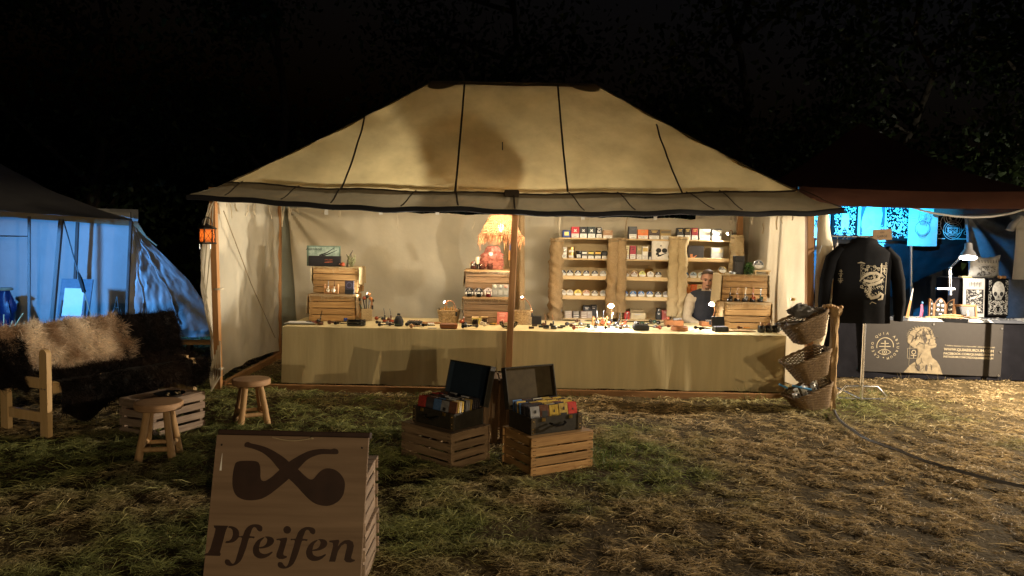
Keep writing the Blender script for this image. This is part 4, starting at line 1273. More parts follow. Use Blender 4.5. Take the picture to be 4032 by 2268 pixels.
def wall4(u, v):
    y = lerp(PY0 + .5, PY1 - .12, u); z = lerp(.03, 2.36, v)
    return TP((PX0 + .06 + .03 * n3(y * 3, z), y, z))
obj('side_wall', MB().grid(wall4, 24, 14), MT['black_cloth'], pav)
# right-hand drape with long folds falling from the corner
def drape3(u, v):
    a = at(lerp(3800, 4160, u), lerp(1260, 835, v), 0 + 11.6)
    r_ = math.hypot(u - 0.05, 1.02 - v); an = math.atan2(1.02 - v, u - .02)
    a.y += .09 * math.sin(an * 11) * min(1, r_ * 2) + .03 * n3(u * 5, v * 4)
    return TP(a)
obj('corner_drape', MB().grid(drape3, 50, 44), mat('blue grey drape', (.16, .18, .22), rough=.7, bump=.3, bscale=6, dist=.03), pav)
# dark swag cloth in the middle
def swag(u, v):
    px = lerp(3480, 3815, u); yb = np.interp(px, [3480, 3560, 3600, 3680, 3760, 3815], [1180, 1150, 1110, 1075, 1045, 990])
    a = at(px, lerp(yb, 960, v), 11.9); a.y += .02 * n3(u * 7, v * 5)
    return TP(a)
obj('swag', MB().grid(swag, 30, 14), MT['black_cloth'], pav)
a, b = at(3588, 968, 11.3), at(3602, 1195, 11.3)
obj('inner_pole', MB().tube([TP((b.x, b.y, 0)), TP(a)], .022, 8), MT['steel'], pav)
pts = [TP(at(lerp(3572, 4045, i / 24), np.interp(i / 24, [0, .2, .4, .55, .7, .85, 1], [812, 838, 852, 856, 853, 842, 822]), 9.7)) for i in range(25)]
obj('white_rope', MB().tube(pts, .013, 7), MT['white'], pav)
# blue flood lamp under its roof
lp = thing('blue_flood_lamp', 'blue flood lamp fixed under the pavilion roof', 'lamp', (5.25, 10.75, 2.62))
obj('bracket', MB().tube([(0, 0, .02), (0, .0, .30)], .012, 6), MT['steel_dark'], lp)
obj('housing', MB().box((0, 0, 0), (.26, .12, .18), ch=.01, M=Matrix.Rotation(R(-20), 4, 'X')), MT['black'], lp)
obj('front_glass', MB().box((0, .066, 0), (.22, .006, .14), M=Matrix.Rotation(R(-20), 4, 'X')), emit('blue glass lamp', (.05, .42, 1.0), 8), lp)
light('lamp_light', 'SPOT', (0, .09, -.03), PW['blue_right'], (.02, .46, 1.0), lp, .06, (-.05, 1, -.38), 160, .7)

# ---- printed shirts pinned along its rear wall
def rows_print(fn, x0, x1, z0, z1, n, seed, wmin=.004, wmax=.010, sym=False, mask=None):
    """an engraving-like field of short curved strokes"""
    r = random.Random(seed); mb = MB()
    for i in range(n):
        x, z = r.uniform(x0, x1), r.uniform(z0, z1)
        if mask and not mask((x - x0) / (x1 - x0), (z - z0) / (z1 - z0)): continue
        a, L_ = r.uniform(0, 6.28), r.uniform(.012, .045); cv = r.uniform(-2, 2)
        pts = []
        for k_ in range(4):
            pts.append((x, z)); x += math.cos(a) * L_ / 3; z += math.sin(a) * L_ / 3; a += cv / 3
        w_ = r.uniform(wmin, wmax)
        pts = [(max(x0, min(x1, p)), max(z0, min(z1, q))) for p, q in pts]
        mb.ribbon(pts, [w_ * .4, w_, w_, w_ * .4], fn)
        if sym: mb.ribbon([(x0 + x1 - p, q) for p, q in pts], [w_ * .4, w_, w_, w_ * .4], fn)
    return mb
def ring(mb, cx, cz, r_, w_, fn, n=28, a0=0, a1=6.2832, sx=1.0):
    pts = [(cx + r_ * sx * math.cos(lerp(a0, a1, i / n)), cz + r_ * math.sin(lerp(a0, a1, i / n))) for i in range(n + (0 if a1 - a0 > 6.28 else 1))]
    mb.ribbon(pts, w_, fn, closed=a1 - a0 > 6.28)
def disc(mb, cx, cz, rx, rz, fn, n=20):
    mb.add([fn(cx + rx * math.cos(6.2832 * i / n), cz + rz * math.sin(6.2832 * i / n)) for i in range(n)], [tuple(range(n))])
MT['shirt_white'] = mat('white jersey', (.50, .50, .50), rough=.9, var=.05, bump=.2, bscale=8, dist=.01)
MT['shirt_black'] = mat('black jersey', (.010, .010, .011), rough=.95, var=.1, spec=.05, bump=.2, bscale=8, dist=.01)
MT['shirt_grey'] = mat('charcoal jersey', (.06, .065, .08), rough=.9, var=.1, bump=.2, bscale=8, dist=.01)
MT['print_white'] = mat('white screen print', (.55, .55, .54), rough=.7, bump=0, var=.08, scale=12)
MT['print_gold'] = mat('cream screen print', (.33, .28, .19), rough=.7, bump=0, var=.12, scale=14)
MT['print_dark'] = mat('dark screen print', (.03, .03, .035), rough=.8, bump=0, var=.1)
YS = 11.95
shirt_rows = []
def hung(name, label, px0, px1, ybot, cloth, seed, Y=YS, ytop=805):
    a, b = at(px0, ytop, Y), at(px1, ybot, Y)
    w_, h_ = b.x - a.x, a.z - b.z
    t = thing(name, label, 'shirt' if 'bag' not in name else 'bag', (a.x, Y, b.z), None, 'printed shirts pinned along the pavilion wall')
    def surf(x, z, off=0.0): return (x, -.012 * math.sin(x / w_ * math.pi) + .010 * n3(x * 7, z * 4, seed) - off, z)
    mb = MB().grid(lambda u, v: surf(u * w_, v * h_ + .006 * n3(u * 5, seed) * (1 - v)), 16, 16)
    mb.grid(lambda u, v: (lambda p: (p[0], p[1] + .012, p[2]))(surf((1 - u) * w_, v * h_)), 10, 10)
    obj('fabric', mb, MT[cloth], t)
    for s_ in (.12, .88):
        obj('clip', MB().box((s_ * w_, -.012, h_ - .01), (.018, .02, .05)), MT['black'], t)
    return t, w_, h_, (lambda x, z: surf(x, z, .005))
t, w_, h_, fn = hung('printed_shirt', 'white shirt with a dark block print, partly hidden behind the stall corner post', 3205, 3266, 938, 'shirt_white', 1)
mb = rows_print(fn, .02, w_ - .02, h_ * .3, h_ - .02, 90, 4, .01, .02); ring(mb, w_ * .6, h_ * .2, .03, .01, fn)
obj('print', mb, MT['print_dark'], t)
t, w_, h_, fn = hung('printed_shirt', 'black shirt with a symmetrical white engraving, second from the stall corner post', 3278, 3374, 942, 'shirt_black', 2)
mb = rows_print(fn, .04, w_ - .04, .05, h_ - .03, 120, 5, .007, .016, True)
disc(mb, w_ * .5, h_ * .62, .045, .07, fn); disc(mb, w_ * .42, h_ * .45, .03, .10, fn); disc(mb, w_ * .58, h_ * .45, .03, .10, fn)
obj('print', mb, MT['print_white'], t)
t, w_, h_, fn = hung('printed_shirt', 'grey shirt with pale borders and the print of a face under a dark hat', 3382, 3487, 952, 'shirt_white', 3)
mb = MB(); mb.add([fn(p, q) for p, q in ((.035, .10), (w_ - .03, .10), (w_ - .03, h_ - .01), (.035, h_ - .01))], [(0, 1, 2, 3)])
obj('print_ground', mb, MT['shirt_grey'], t)
fn2 = lambda x, z, f=fn: tuple(V(f(x, z)) + V((0, -.0025, 0)))
mb = rows_print(fn2, .05, w_ - .05, .12, h_ * .45, 50, 8, .006, .012)
disc(mb, w_ * .46, h_ * .70, .052, .075, fn2); disc(mb, w_ * .52, h_ * .55, .025, .06, fn2)
for i in range(7): mb.ribbon([(w_ * .45, h_ * .42), (w_ * (.3 + .07 * i), h_ * (.33 + .01 * (i % 3))), (w_ * (.12 + .13 * i), h_ * (.22 + .03 * (i % 2)))], [.03, .022, .004], fn2)
obj('print', mb, MT['print_white'], t)
t, w_, h_, fn = hung('printed_shirt', 'black shirt with a dense white crowd of figures, beside the white cloth bag', 3490, 3579, 948, 'shirt_black', 4)
mb = rows_print(fn, .02, w_ - .02, .04, h_ - .02, 230, 9, .007, .017)
for i in range(9): disc(mb, rnd.uniform(.06, w_ - .06), rnd.uniform(.1, h_ * .6), .016, .03, fn)
ring(mb, w_ * .5, h_ * .85, .05, .01, fn)
obj('print', mb, MT['print_white'], t)
t, w_, h_, fn = hung('printed_cloth_bag', 'bright white cloth bag printed with a head in profile over a bowl', 3582, 3688, 970, 'shirt_white', 5, YS - .12)
mb = MB()
ring(mb, w_ * .47, h_ * .42, .115, .006, fn, 20, 3.14, 6.283); ring(mb, w_ * .47, h_ * .42, .115, .006, fn, 28, 0, 6.2832, .99)
for k_ in range(5): ring(mb, w_ * .47, h_ * (.30 + .03 * k_), .07 + .005 * k_, .003, fn, 16, 3.3, 6.1)
prof = [(w_ * .40, h_ * .52), (w_ * .30, h_ * .66), (w_ * .34, h_ * .80), (w_ * .52, h_ * .85), (w_ * .68, h_ * .80), (w_ * .72, h_ * .72), (w_ * .78, h_ * .68), (w_ * .72, h_ * .64), (w_ * .72, h_ * .58), (w_ * .60, h_ * .55), (w_ * .60, h_ * .48)]
mb.ribbon(prof, .006, fn); ring(mb, w_ * .45, h_ * .70, .05, .005, fn); ring(mb, w_ * .45, h_ * .70, .03, .004, fn)
for i in range(8): mb.ribbon([(w_ * .38 + .012 * i, h_ * .5), (w_ * .40 + .010 * i, h_ * .62)], .002, fn)
mb.add(*(lambda m_: (m_.v, m_.f))(rows_print(fn, w_ * .5, w_ * .75, h_ * .52, h_ * .8, 30, 4, .003, .006)))
for i in range(3): mb.ribbon([(w_ * .1, h_ * (.6 + .06 * i)), (w_ * .22, h_ * (.6 + .06 * i))], .003, fn)
obj('print', mb, MT['print_dark'], t)
t, w_, h_, fn = hung('printed_shirt', 'black shirt with white astrological circles, right of the white cloth bag', 3690, 3818, 975, 'shirt_black', 6)
mb = MB(); cx = w_ * .47
for cz, rr in ((h_ * .72, .145), (h_ * .72, .11), (h_ * .40, .145), (h_ * .40, .115), (h_ * .56, .19)): ring(mb, cx, cz, rr, .007, fn)
for i in range(8):
    a = i * .785
    mb.ribbon([(cx + .11 * math.cos(a), h_ * .72 + .11 * math.sin(a)), (cx + .145 * math.cos(a), h_ * .72 + .145 * math.sin(a))], .005, fn)
for sx in (-1, 1):
    for k_ in range(3): ring(mb, cx + sx * .205, h_ * (.34 + .11 * k_), .026, .005, fn, 12)
    mb.ribbon([(cx + sx * .05, h_ * .96), (cx + sx * .16, h_ * .97), (cx + sx * .12, h_ * .86)], .007, fn)
mb.add(*(lambda m_: (m_.v, m_.f))(rows_print(fn, cx - .09, cx + .09, h_ * .30, h_ * .48, 60, 6, .005, .010, True)))
mb.add(*(lambda m_: (m_.v, m_.f))(rows_print(fn, cx - .07, cx + .07, h_ * .64, h_ * .8, 26, 7, .004, .008, True)))
mb.ribbon([(cx - .22, h_ * .20), (cx + .22, h_ * .20)], .012, fn)
obj('print', mb, MT['print_white'], t)
for k_, (px0, px1, y0, y1, lab) in enumerate(((3212, 3262, 945, 968, 'folded white cloth hem under the shirt nearest the stall post'), (3384, 3484, 955, 985, 'folded white cloth hem under the shirt with the hatted face'))):
    a, b = at(px0, y0, YS - .05), at(px1, y1, YS - .05)
    tag(obj('hanging_cloth', MB().grid(lambda u, v: (lerp(0, b.x - a.x, u), .01 * n3(u * 6, v * 3, k_), lerp(0, b.z - a.z, v)), 10, 6), MT['shirt_white'], None, a), lab, 'cloth')

# ---- black hooded jacket on the chrome rack
rk = atz(3395, 1585, 0)
rack = thing('clothes_rack', 'chrome clothes rack with a trapezoid foot standing in the grass', 'rack', (rk.x, 8.32, 0))
zb = at(3390, 932, 8.32).z
obj('upright', MB().tube([(0, 0, .02), (0, 0, zb - .02)], .017, 12), MT['chrome'], rack)
mb = MB()
wf, hf = .26, .17
mb.tube([(-wf, 0, .035), (-wf - .01, 0, .07), (-wf + .09, 0, hf), (wf - .09, 0, hf), (wf + .01, 0, .07), (wf, 0, .035)], .012, 10)
mb.tube([(-wf, 0, .035), (wf, 0, .035)], .012, 10)
obj('foot', mb, MT['chrome'], rack)
obj('foot', MB().tube([(0, -.02, .03), (0, .75, .03)], .012, 10), MT['chrome'], rack)
xl, xr = at(3225, 935, 8.32).x - rk.x, at(3445, 940, 8.32).x - rk.x
obj('hanging_bar', MB().tube([(xl, 0, zb), (xr, 0, zb)], .013, 10), MT['chrome'], rack)
for px in (3235, 3270, 3315, 3330, 3348, 3372):
    x = at(px, 935, 8.32).x - rk.x
    obj('bar_hook', MB().tube([(x, .0, zb + .018), (x + .012, -.016, zb + .006), (x + .006, -.012, zb - .03)], .004, 6), MT['black'], rack)
def garment(name, label, cat, px0, px1, ytop, ybot, Y, mname, seed, depth=.10, sleeve=True, group=None):
    a, b = at(px0, ybot, Y), at(px1, ytop, Y)
    w_, h_ = b.x - a.x, b.z - a.z
    t = thing(name, label, cat, ((a.x + b.x) / 2, Y, a.z), None, group)
    bw_ = w_ * (.70 if sleeve else 1.0)
    def half(v):                                # half width of the body at height v
        sh_ = bw_ / 2
        if v > .86: return sh_ * (1 - .62 * ((v - .86) / .14) ** .9)
        return sh_ * (1 - .05 * math.sin(v * 3))
    def front(x, z):
        v = max(0, min(1, z / h_)); hw = half(v)
        q = max(-1, min(1, x / hw))
        return -depth * math.sqrt(max(0, 1 - q * q)) * (.8 + .2 * math.sin(v * 3)) + .014 * n3(x * 6, z * 2.2, seed)
    mb = MB()
    mb.grid(lambda u, v: ((2 * u - 1) * half(v), front((2 * u - 1) * half(v), v * h_), v * h_), 30, 30)
    mb.grid(lambda u, v: ((1 - 2 * u) * half(v), depth * .7 * math.sqrt(max(0, 1 - (1 - 2 * u) ** 2)) + .01, v * h_), 14, 14)
    obj('body', mb, MT[mname], t)
    if sleeve:
        for s_ in (-1, 1):
            pts = [(s_ * half(.87) * .78, .0, h_ * .91), (s_ * bw_ * .52, .01, h_ * .78), (s_ * bw_ * .60, 0, h_ * .52), (s_ * bw_ * .63, -.01, h_ * .25), (s_ * bw_ * .62, -.01, h_ * .03)]
            obj('sleeve', MB().tube(pts, [.05, .075, .075, .068, .05], 14, flat=.85), MT[mname], t)
    return t, w_, h_, (lambda x, z: (x, front(x, z) - .004, z)), half
t, w_, h_, fn, half = garment('hooded_jacket', 'black hooded jacket with a cream snake print on the chrome rack', 'jacket', 3218, 3572, 952, 1268, 8.16, 'shirt_black', 5)
# hood lump
obj('hood', MB().ell((0, .0, h_ * .985), (.15, .09, .055), 16, 9), MT['shirt_black'], t)
px2x = lambda px: at(px, 1100, 8.08).x - t.location.x
py2z = lambda py: at(3450, py, 8.08).z - t.location.z
mb = MB()
Z = lambda zx, zy: (px2x(3180 + zx / 2.588), py2z(780 + zy / 2.588))        # from the close-up of the photograph
snake = [(545, 855), (560, 830), (610, 835), (690, 840), (740, 815), (745, 770), (700, 752), (620, 760), (570, 790), (560, 830), (590, 855), (660, 860), (730, 850), (755, 830)]
mb.ribbon([Z(*p) for p in [(560, 840), (640, 850), (715, 825), (730, 785), (690, 762), (620, 768), (565, 800), (520, 850)]], [.020, .030, .034, .034, .032, .030, .022, .006], fn)
mb.ribbon([Z(*p) for p in [(610, 890), (680, 875), (740, 850), (760, 820)]], [.022, .030, .028, .010], fn)
mb.ribbon([Z(*p) for p in [(600, 880), (640, 930), (620, 985), (650, 1020), (710, 1005), (745, 970), (772, 985), (765, 1025), (720, 1035)]], [.010, .020, .028, .034, .034, .032, .030, .028, .012], fn)
mb.ribbon([Z(*p) for p in [(640, 1080), (660, 1058), (690, 1070), (705, 1075)]], .007, fn)
mb.ribbon([Z(745, 665), Z(742, 800)], .014, fn); mb.ribbon([Z(730, 690), Z(810, 690)], .008, fn); mb.ribbon([Z(690, 712), Z(810, 712)], .010, fn)
mb.ribbon([Z(530, 680), Z(535, 860)], .004, fn); mb.ribbon([Z(808, 712), Z(800, 980)], .004, fn); mb.ribbon([Z(530, 682), Z(690, 700)], .004, fn)
mb.ribbon([Z(497, 665), Z(530, 658), Z(572, 668)], [.006, .016, .006], fn); ring(mb, *Z(783, 745), .012, .004, fn, 10); ring(mb, *Z(795, 665), .010, .004, fn, 10)
zz0, zz1 = Z(515, 1010), Z(800, 700)
m2 = rows_print(fn, zz0[0], zz1[0], zz0[1], zz1[1], 210, 12, .003, .007, False, lambda u, v: abs(u - .5) < .25 + .25 * v)
mb.add(m2.v, m2.f)
for p in ((560, 770), (600, 700), (670, 700), (590, 950), (630, 905), (760, 905), (545, 905)):
    cx, cz = Z(*p)
    for k_ in range(5): disc(mb, cx + .012 * math.cos(k_ * 1.257), cz + .012 * math.sin(k_ * 1.257), .006, .006, fn, 8)
put_text(mb, 'ω', .03, *Z(650, 990), fn)
for p in ((345, 745), (345, 800), (345, 855)): ring(mb, *Z(*p), .008, .004, fn, 8)
mb.ribbon([Z(348, 740), Z(345, 875)], .006, fn)
for y_, wz in ((755, 14), (780, 20), (830, 20), (845, 22), (862, 14)): mb.ribbon([Z(345 - wz, y_), Z(345 + wz, y_)], .005, fn)
obj('snake_print', mb, MT['print_gold'], t)
t, w_, h_, fn, half = garment('black_jacket', 'plain black jacket hanging behind the snake print one', 'jacket', 3210, 3420, 962, 1250, 8.46, 'shirt_black', 8, .07, True)
for i, (px, lab) in enumerate(((3238, 'pale blue clothes hanger at the outer end of the rack bar'), (3300, 'pale clothes hanger between black ones on the rack bar'))):
    q = at(px, 958, 8.32)
    h = thing('clothes_hanger', lab, 'hanger', (q.x, q.y + .02 * i, q.z), R(60), 'hangers on the rack bar')
    obj('shoulder', MB().tube([(-.19, 0, -.10), (-.05, 0, -.02), (0, 0, 0), (.05, 0, -.02), (.19, 0, -.10)], .008, 7), MT['shirt_white'], h)
    obj('hook', MB().tube([(0, 0, 0), (0, 0, .05), (.015, 0, .085), (0, 0, .10), (-.018, 0, .085)], .003, 6), MT['chrome'], h)
q0, q1 = at(3437, 945, 8.28), at(3514, 903, 8.28)
t = thing('cardboard_tag', 'brown cardboard price tag hung on the end of the rack bar', 'sign', ((q0.x + q1.x) / 2, 8.28, q0.z), (0, R(-4), 0))
obj('card', MB().box((0, 0, (q1.z - q0.z) / 2), (q1.x - q0.x, .004, q1.z - q0.z)), mat('cardboard', (.20, .13, .07), rough=.9), t)
mb = MB(); put_text(mb, 'LARGE', .036, 0, .03, lambda x, z: (x, -.003, z)); put_text(mb, 'SIZES', .02, 0, .075, lambda x, z: (x, -.003, z))
obj('lettering', mb, MT['ink'], t)

# ---- table with black cloth and banner
RT0, RTY = at(3285, 1265, 9.8).x, 9.8
RTZ = at(3700, 1268, 9.8).z
rt = thing('black_covered_table', 'sales table hidden under a black cloth to the ground', 'table', (lerp(RT0, 6.9, .5), RTY, 0))
wt = 6.9 - RT0
def rtf(u, v):
    x = lerp(-wt / 2, wt / 2, u)
    return (x, -.01 - .02 * v + .02 * v * math.sin(x * 9) * .6 + .01 * n3(x * 4, v), lerp(RTZ, .02, v))
mb = MB().grid(rtf, 70, 10)
mb.grid(lambda u, v: (lerp(-wt / 2, wt / 2, u), lerp(-.01, .72, v), RTZ), 10, 4)
for s_ in (-1, 1): mb.grid(lambda u, v: (s_ * wt / 2, lerp(-.01, .72, u), lerp(RTZ, .02, v)), 6, 6)
obj('black_cloth', mb, MT['black_cloth'], rt)
obj('table_top', MB().box((0, .355, RTZ - .022), (wt - .03, .68, .03)), MT['crate_dark'], rt)
for sx in (-1, 1):
    for y in (.08, .62): obj('leg', MB().box((sx * (wt / 2 - .12), y, RTZ / 2 - .02), (.04, .04, RTZ - .04)), MT['steel_dark'], rt)
YB = RTY - .055
def bn(px, py):
    p = at(px, py, YB); return p.x, p.z
bc = [bn(3397, 1256), bn(3952, 1278), bn(3940, 1484), bn(3395, 1461)]
bo = V((bc[3][0], YB, bc[3][1]))
ban = thing('banner', 'dark grey printed banner with a round emblem, a thorn crowned bust and web addresses', 'banner', bo)
bfn = lambda x, z: (x - bo.x, -.0035, z - bo.z)
def bsurf(u, v):
    a = V((*lerp(V(bc[0]), V(bc[1]), u),)); b = V((*lerp(V(bc[3]), V(bc[2]), u),))
    q = lerp(a, b, v)
    return (q[0] - bo.x, 0, q[1] - bo.z)
obj('sheet', MB().grid(bsurf, 10, 6), mat('banner vinyl', (.028, .024, .021), rough=.6, var=.08, bump=.1, spec=.3), ban)
S3 = lambda zx, zy: bn(3250 + zx / 2.898, 1200 + zy / 2.898)
for p in ((440, 185), (1235, 222), (2012, 272), (1992, 540), (1972, 808), (432, 455), (425, 725)):
    q = S3(*p); obj('eyelet', MB().lathe([(.006, 0), (.012, 0), (.012, .004), (.006, .004)], 10, (q[0] - bo.x, 0, 0)), MT['steel'], ban, (0, -.004, q[1] - bo.z), (R(90), 0, 0)).location = (0, -.003, q[1] - bo.z)
mb = MB()
cx, cz = S3(680, 470)
u1 = (S3(780, 470)[0] - cx) / 100
ring(mb, cx, cz, 95 * u1, 9 * u1, bfn, 26, R(-8), R(195))
mb.ribbon([S3(680, 408), S3(680, 470), S3(677, 520)], [14 * u1, 8 * u1, 9 * u1], bfn)
mb.ribbon([S3(632, 440), S3(722, 441)], 9 * u1, bfn); mb.ribbon([S3(612, 474), S3(742, 476)], 10 * u1, bfn)
ex = [(598 + 148 * i / 14, 540 - 34 * math.sin(math.pi * i / 14)) for i in range(15)]; ex2 = [(598 + 148 * i / 14, 540 + 30 * math.sin(math.pi * i / 14)) for i in range(15)]
mb.ribbon([S3(*p) for p in ex], 7 * u1, bfn); mb.ribbon([S3(*p) for p in ex2], 7 * u1, bfn)
e_ = S3(672, 538); ring(mb, *e_, 24 * u1, 7 * u1, bfn, 18); disc(mb, *e_, 9 * u1, 9 * u1, bfn, 12)
for i, ch in enumerate('CREDO QUIA ABSURDUM'):
    if ch == ' ': continue
    a = R(239 - i * 314 / 18)
    put_text(mb, ch, 40 * u1, cx + 133 * u1 * math.cos(a), cz + 133 * u1 * math.sin(a), bfn, a - math.pi / 2, offset=.012)
e_ = S3(660, 602); disc(mb, *e_, 7 * u1, 7 * u1, bfn, 10)
obj('round_emblem', mb, MT['print_gold'], ban)
bust = [(935, 425), (938, 370), (970, 305), (1035, 262), (1110, 250), (1180, 256), (1215, 292), (1226, 332), (1246, 368), (1256, 380), (1240, 396), (1254, 410), (1250, 432), (1270, 452), (1258, 482), (1222, 496), (1196, 500), (1202, 560), (1218, 602), (1270, 642), (1300, 692), (1335, 795), (890, 770), (960, 692), (1030, 642), (1058, 560), (1048, 505), (1000, 486), (958, 450)]
mb = MB(); mb.add([bfn(*S3(*p)) for p in bust], [tuple(range(len(bust)))])
obj('bust_print', mb, mat('bust print', (.20, .16, .10), rough=.7, bump=0, var=.35, scale=14), ban)
bf2 = lambda x, z: (x - bo.x, -.0060, z - bo.z)
mb = MB(); r = random.Random(3)
for i in range(75):                                   # dark branching lines and shading strokes
    x, y = r.uniform(945, 1230), r.uniform(270, 480)
    if i > 45: x, y = r.uniform(960, 1300), r.uniform(500, 770)
    a = r.uniform(0, 6.28) if i < 46 else R(r.uniform(70, 120))
    pts = [(x, y)]
    for k_ in range(4):
        a += r.uniform(-.6, .6); x += math.cos(a) * 16; y += math.sin(a) * 16; pts.append((x, y))
    if all(945 < p[0] < 1310 and 262 < p[1] < 775 and (p[1] > 640 or p[1] < 480 or 1062 < p[0] < 1190) for p in pts):
        mb.ribbon([S3(*p) for p in pts], [r.uniform(3, 9) * u1] * 5, bf2)
disc(mb, *S3(1165, 335), 12 * u1, 6 * u1, bf2); disc(mb, *S3(1150, 720), 14 * u1, 40 * u1, bf2); disc(mb, *S3(1060, 720), 20 * u1, 34 * u1, bf2)
mb.ribbon([S3(1170, 455), S3(1210, 462), S3(1262, 455)], 6 * u1, bf2)
mb.ribbon([S3(1110, 300), S3(1125, 360), S3(1140, 400), S3(1135, 440)], [10 * u1, 40 * u1, 46 * u1, 12 * u1], bf2)
obj('bust_shading', mb, mat('bust dark', (.055, .045, .036), rough=.7, bump=0), ban)
mb = MB()
for i in range(16):                                   # thorns
    a = R(200 - i * 13); c_ = (1080, 350)
    mb.ribbon([S3(c_[0] + 128 * math.cos(a) * 1.05, c_[1] - 90 * math.sin(a)), S3(c_[0] + 150 * math.cos(a + .1) * 1.05, c_[1] - 112 * math.sin(a + .1))], [6 * u1, 1 * u1], bfn)
fr = [(937, 495), (1055, 497), (1052, 612), (932, 608)]
mb.ribbon([S3(*p) for p in fr], 4 * u1, bfn, closed=True)
mb.ribbon([S3(965, 455), S3(950, 690), S3(1280, 700)], 3 * u1, bfn)
obj('frame_lines', mb, MT['print_gold'], ban)
mb = MB(); ring(mb, *S3(1005, 540), 22 * u1, 8 * u1, bf2, 14); mb.ribbon([S3(1005, 562), S3(1003, 606)], 7 * u1, bf2); mb.ribbon([S3(970, 575), S3(1035, 578)], 7 * u1, bf2)
put_text(mb, 'Ω', 50 * u1, *S3(1195, 698), bf2); put_text(mb, 'Α', 50 * u1, *S3(1100, 770), bf2)
obj('symbols', mb, MT['print_gold'], ban)
mb = MB()
for s_, (x0, y0), (x1, y1), sz, kw in (('"I believe because it is impossible" (absurd/irrational)', (1358, 470), (1928, 494), 24, dict(shear=.3)), ('WWW.QUIABSURDUM.COM', (1350, 520), (1918, 545), 43, dict(offset=.02)),
                                       ('FACEBOOK.COM/QUIABSURDUM', (1347, 565), (1915, 586), 35, dict(offset=.02)), ('INSTAGRAM.COM/CREDOQUIABSURDUM', (1345, 600), (1912, 624), 31, dict(offset=.02))):
    a, b = V(S3(x0, y0)), V(S3(x1, y1)); d_ = b - a
    vs, _ = text2d(s_, 1, **kw); wd = max(v[0] for v in vs) - min(v[0] for v in vs)
    size = sz * u1 * 1.0
    put_text(mb, s_, size, (a.x + b.x) / 2, (a.y + b.y) / 2, bfn, math.atan2(d_.y, d_.x), sx=d_.length / (wd * size), **kw)
obj('address_lines', mb, MT['print_gold'], ban)

# ---- things on that table
def rtab(px, py):
    p = atz(px, py, RTZ); y = max(RTY + .02, min(RTY + .70, p.y)); q = at(px, py, y); return V((q.x, y, RTZ))
cols4 = ['shirt_grey', 'shirt_white', 'shirt_black', 'shirt_white', 'shirt_grey', 'shirt_white']
for i, (px0, px1, py, nm) in enumerate(((3425, 3560, 1262, 'folded pale shirt nearest the chrome rack on the black table'), (3560, 3700, 1266, 'folded dark shirt with pale lines in front of the wooden triptych'), (3700, 3830, 1270, 'folded white shirt below the picture frame'), (3800, 3905, 1272, 'folded white shirt in front of the two upright prints'), (3880, 4010, 1270, 'folded mottled grey shirt below the skull print'), (3965, 4100, 1262, 'folded white shirt at the right edge of the picture'))):
    a = rtab(px0, py); b = rtab(px1, py); w_ = b.x - a.x
    t = thing('folded_shirt', nm, 'shirt', (a.x, RTY - .04, RTZ + .002 + .004 * (i % 2)), None, 'shirts laid out on the black table')
    k_ = i * 3.7
    def fsh(u, v, k_=k_, w_=w_):
        e = math.sin(min(1, u * 8) * 1.57) * math.sin(min(1, (1 - u) * 8) * 1.57) * math.sin(min(1, v * 9 + .0) * 1.57)
        return (u * w_ + .02 * n3(v * 4, k_), lerp(0, .34, v), .002 + .032 * e + .012 * e * n3(u * 7, v * 5, k_))
    obj('fabric', MB().grid(fsh, 26, 12), MT[cols4[i]], t)
    pf = lambda x, z, k_=k_, w_=w_: (lambda q: (q[0], q[1], q[2] + .004))(fsh(max(0, min(1, x / w_)), max(0, min(1, z / .34)), k_, w_))
    mb = rows_print(pf, .03, w_ - .03, .05, .32, 60, 40 + i, .006, .012)
    obj('print', mb, MT['print_dark' if cols4[i] == 'shirt_white' else 'print_white'], t)
q = rtab(3632, 1243)
tr = thing('wooden_triptych', 'carved wooden triptych case holding round silver medallions', 'display case', (q.x, RTY + .28, RTZ + .03))
MT['walnut'] = mat('walnut', (.17, .085, .04), c2=(.28, .15, .075), rough=.45, scale=6, stretch=(6, 6, .8), bump=.1)
uw = 9.95 / FPX / 4.39                                 # metres per pixel of the close-up
def arch(mb, x0, x1, h, peak, d, M_=None, mi=0, half=0):
    w_ = x1 - x0
    if half == 0: P_ = [(x0, 0), (x1, 0)] + [(lerp(x1, x0, i / 12), h - peak + peak * math.sin(math.pi * i / 12)) for i in range(13)]
    elif half > 0: P_ = [(x0, 0), (x1, 0), (x1, h)] + [(lerp(x1, x0, i / 8), h - peak * (1 - math.cos(i / 8 * 1.57))) for i in range(1, 9)]
    else: P_ = [(x0, 0), (x1, 0)] + [(lerp(x1, x0, i / 8), h - peak * (1 - math.sin(i / 8 * 1.57))) for i in range(0, 9)]
    mb.prism(P_, d, M_, mi)
Wc, Wd, Hc = 215 * uw, 125 * uw, 350 * uw
obj('case', (lambda m_: (arch(m_, -Wc / 2, Wc / 2, Hc, Wc * .5, .03), m_)[1])(MB()), MT['walnut'], tr)
obj('velvet', (lambda m_: (arch(m_, -Wc * .36, Wc * .36, Hc * .90, Wc * .34, .002), m_)[1])(MB()), MT['black'], tr, (0, -.003, .012))
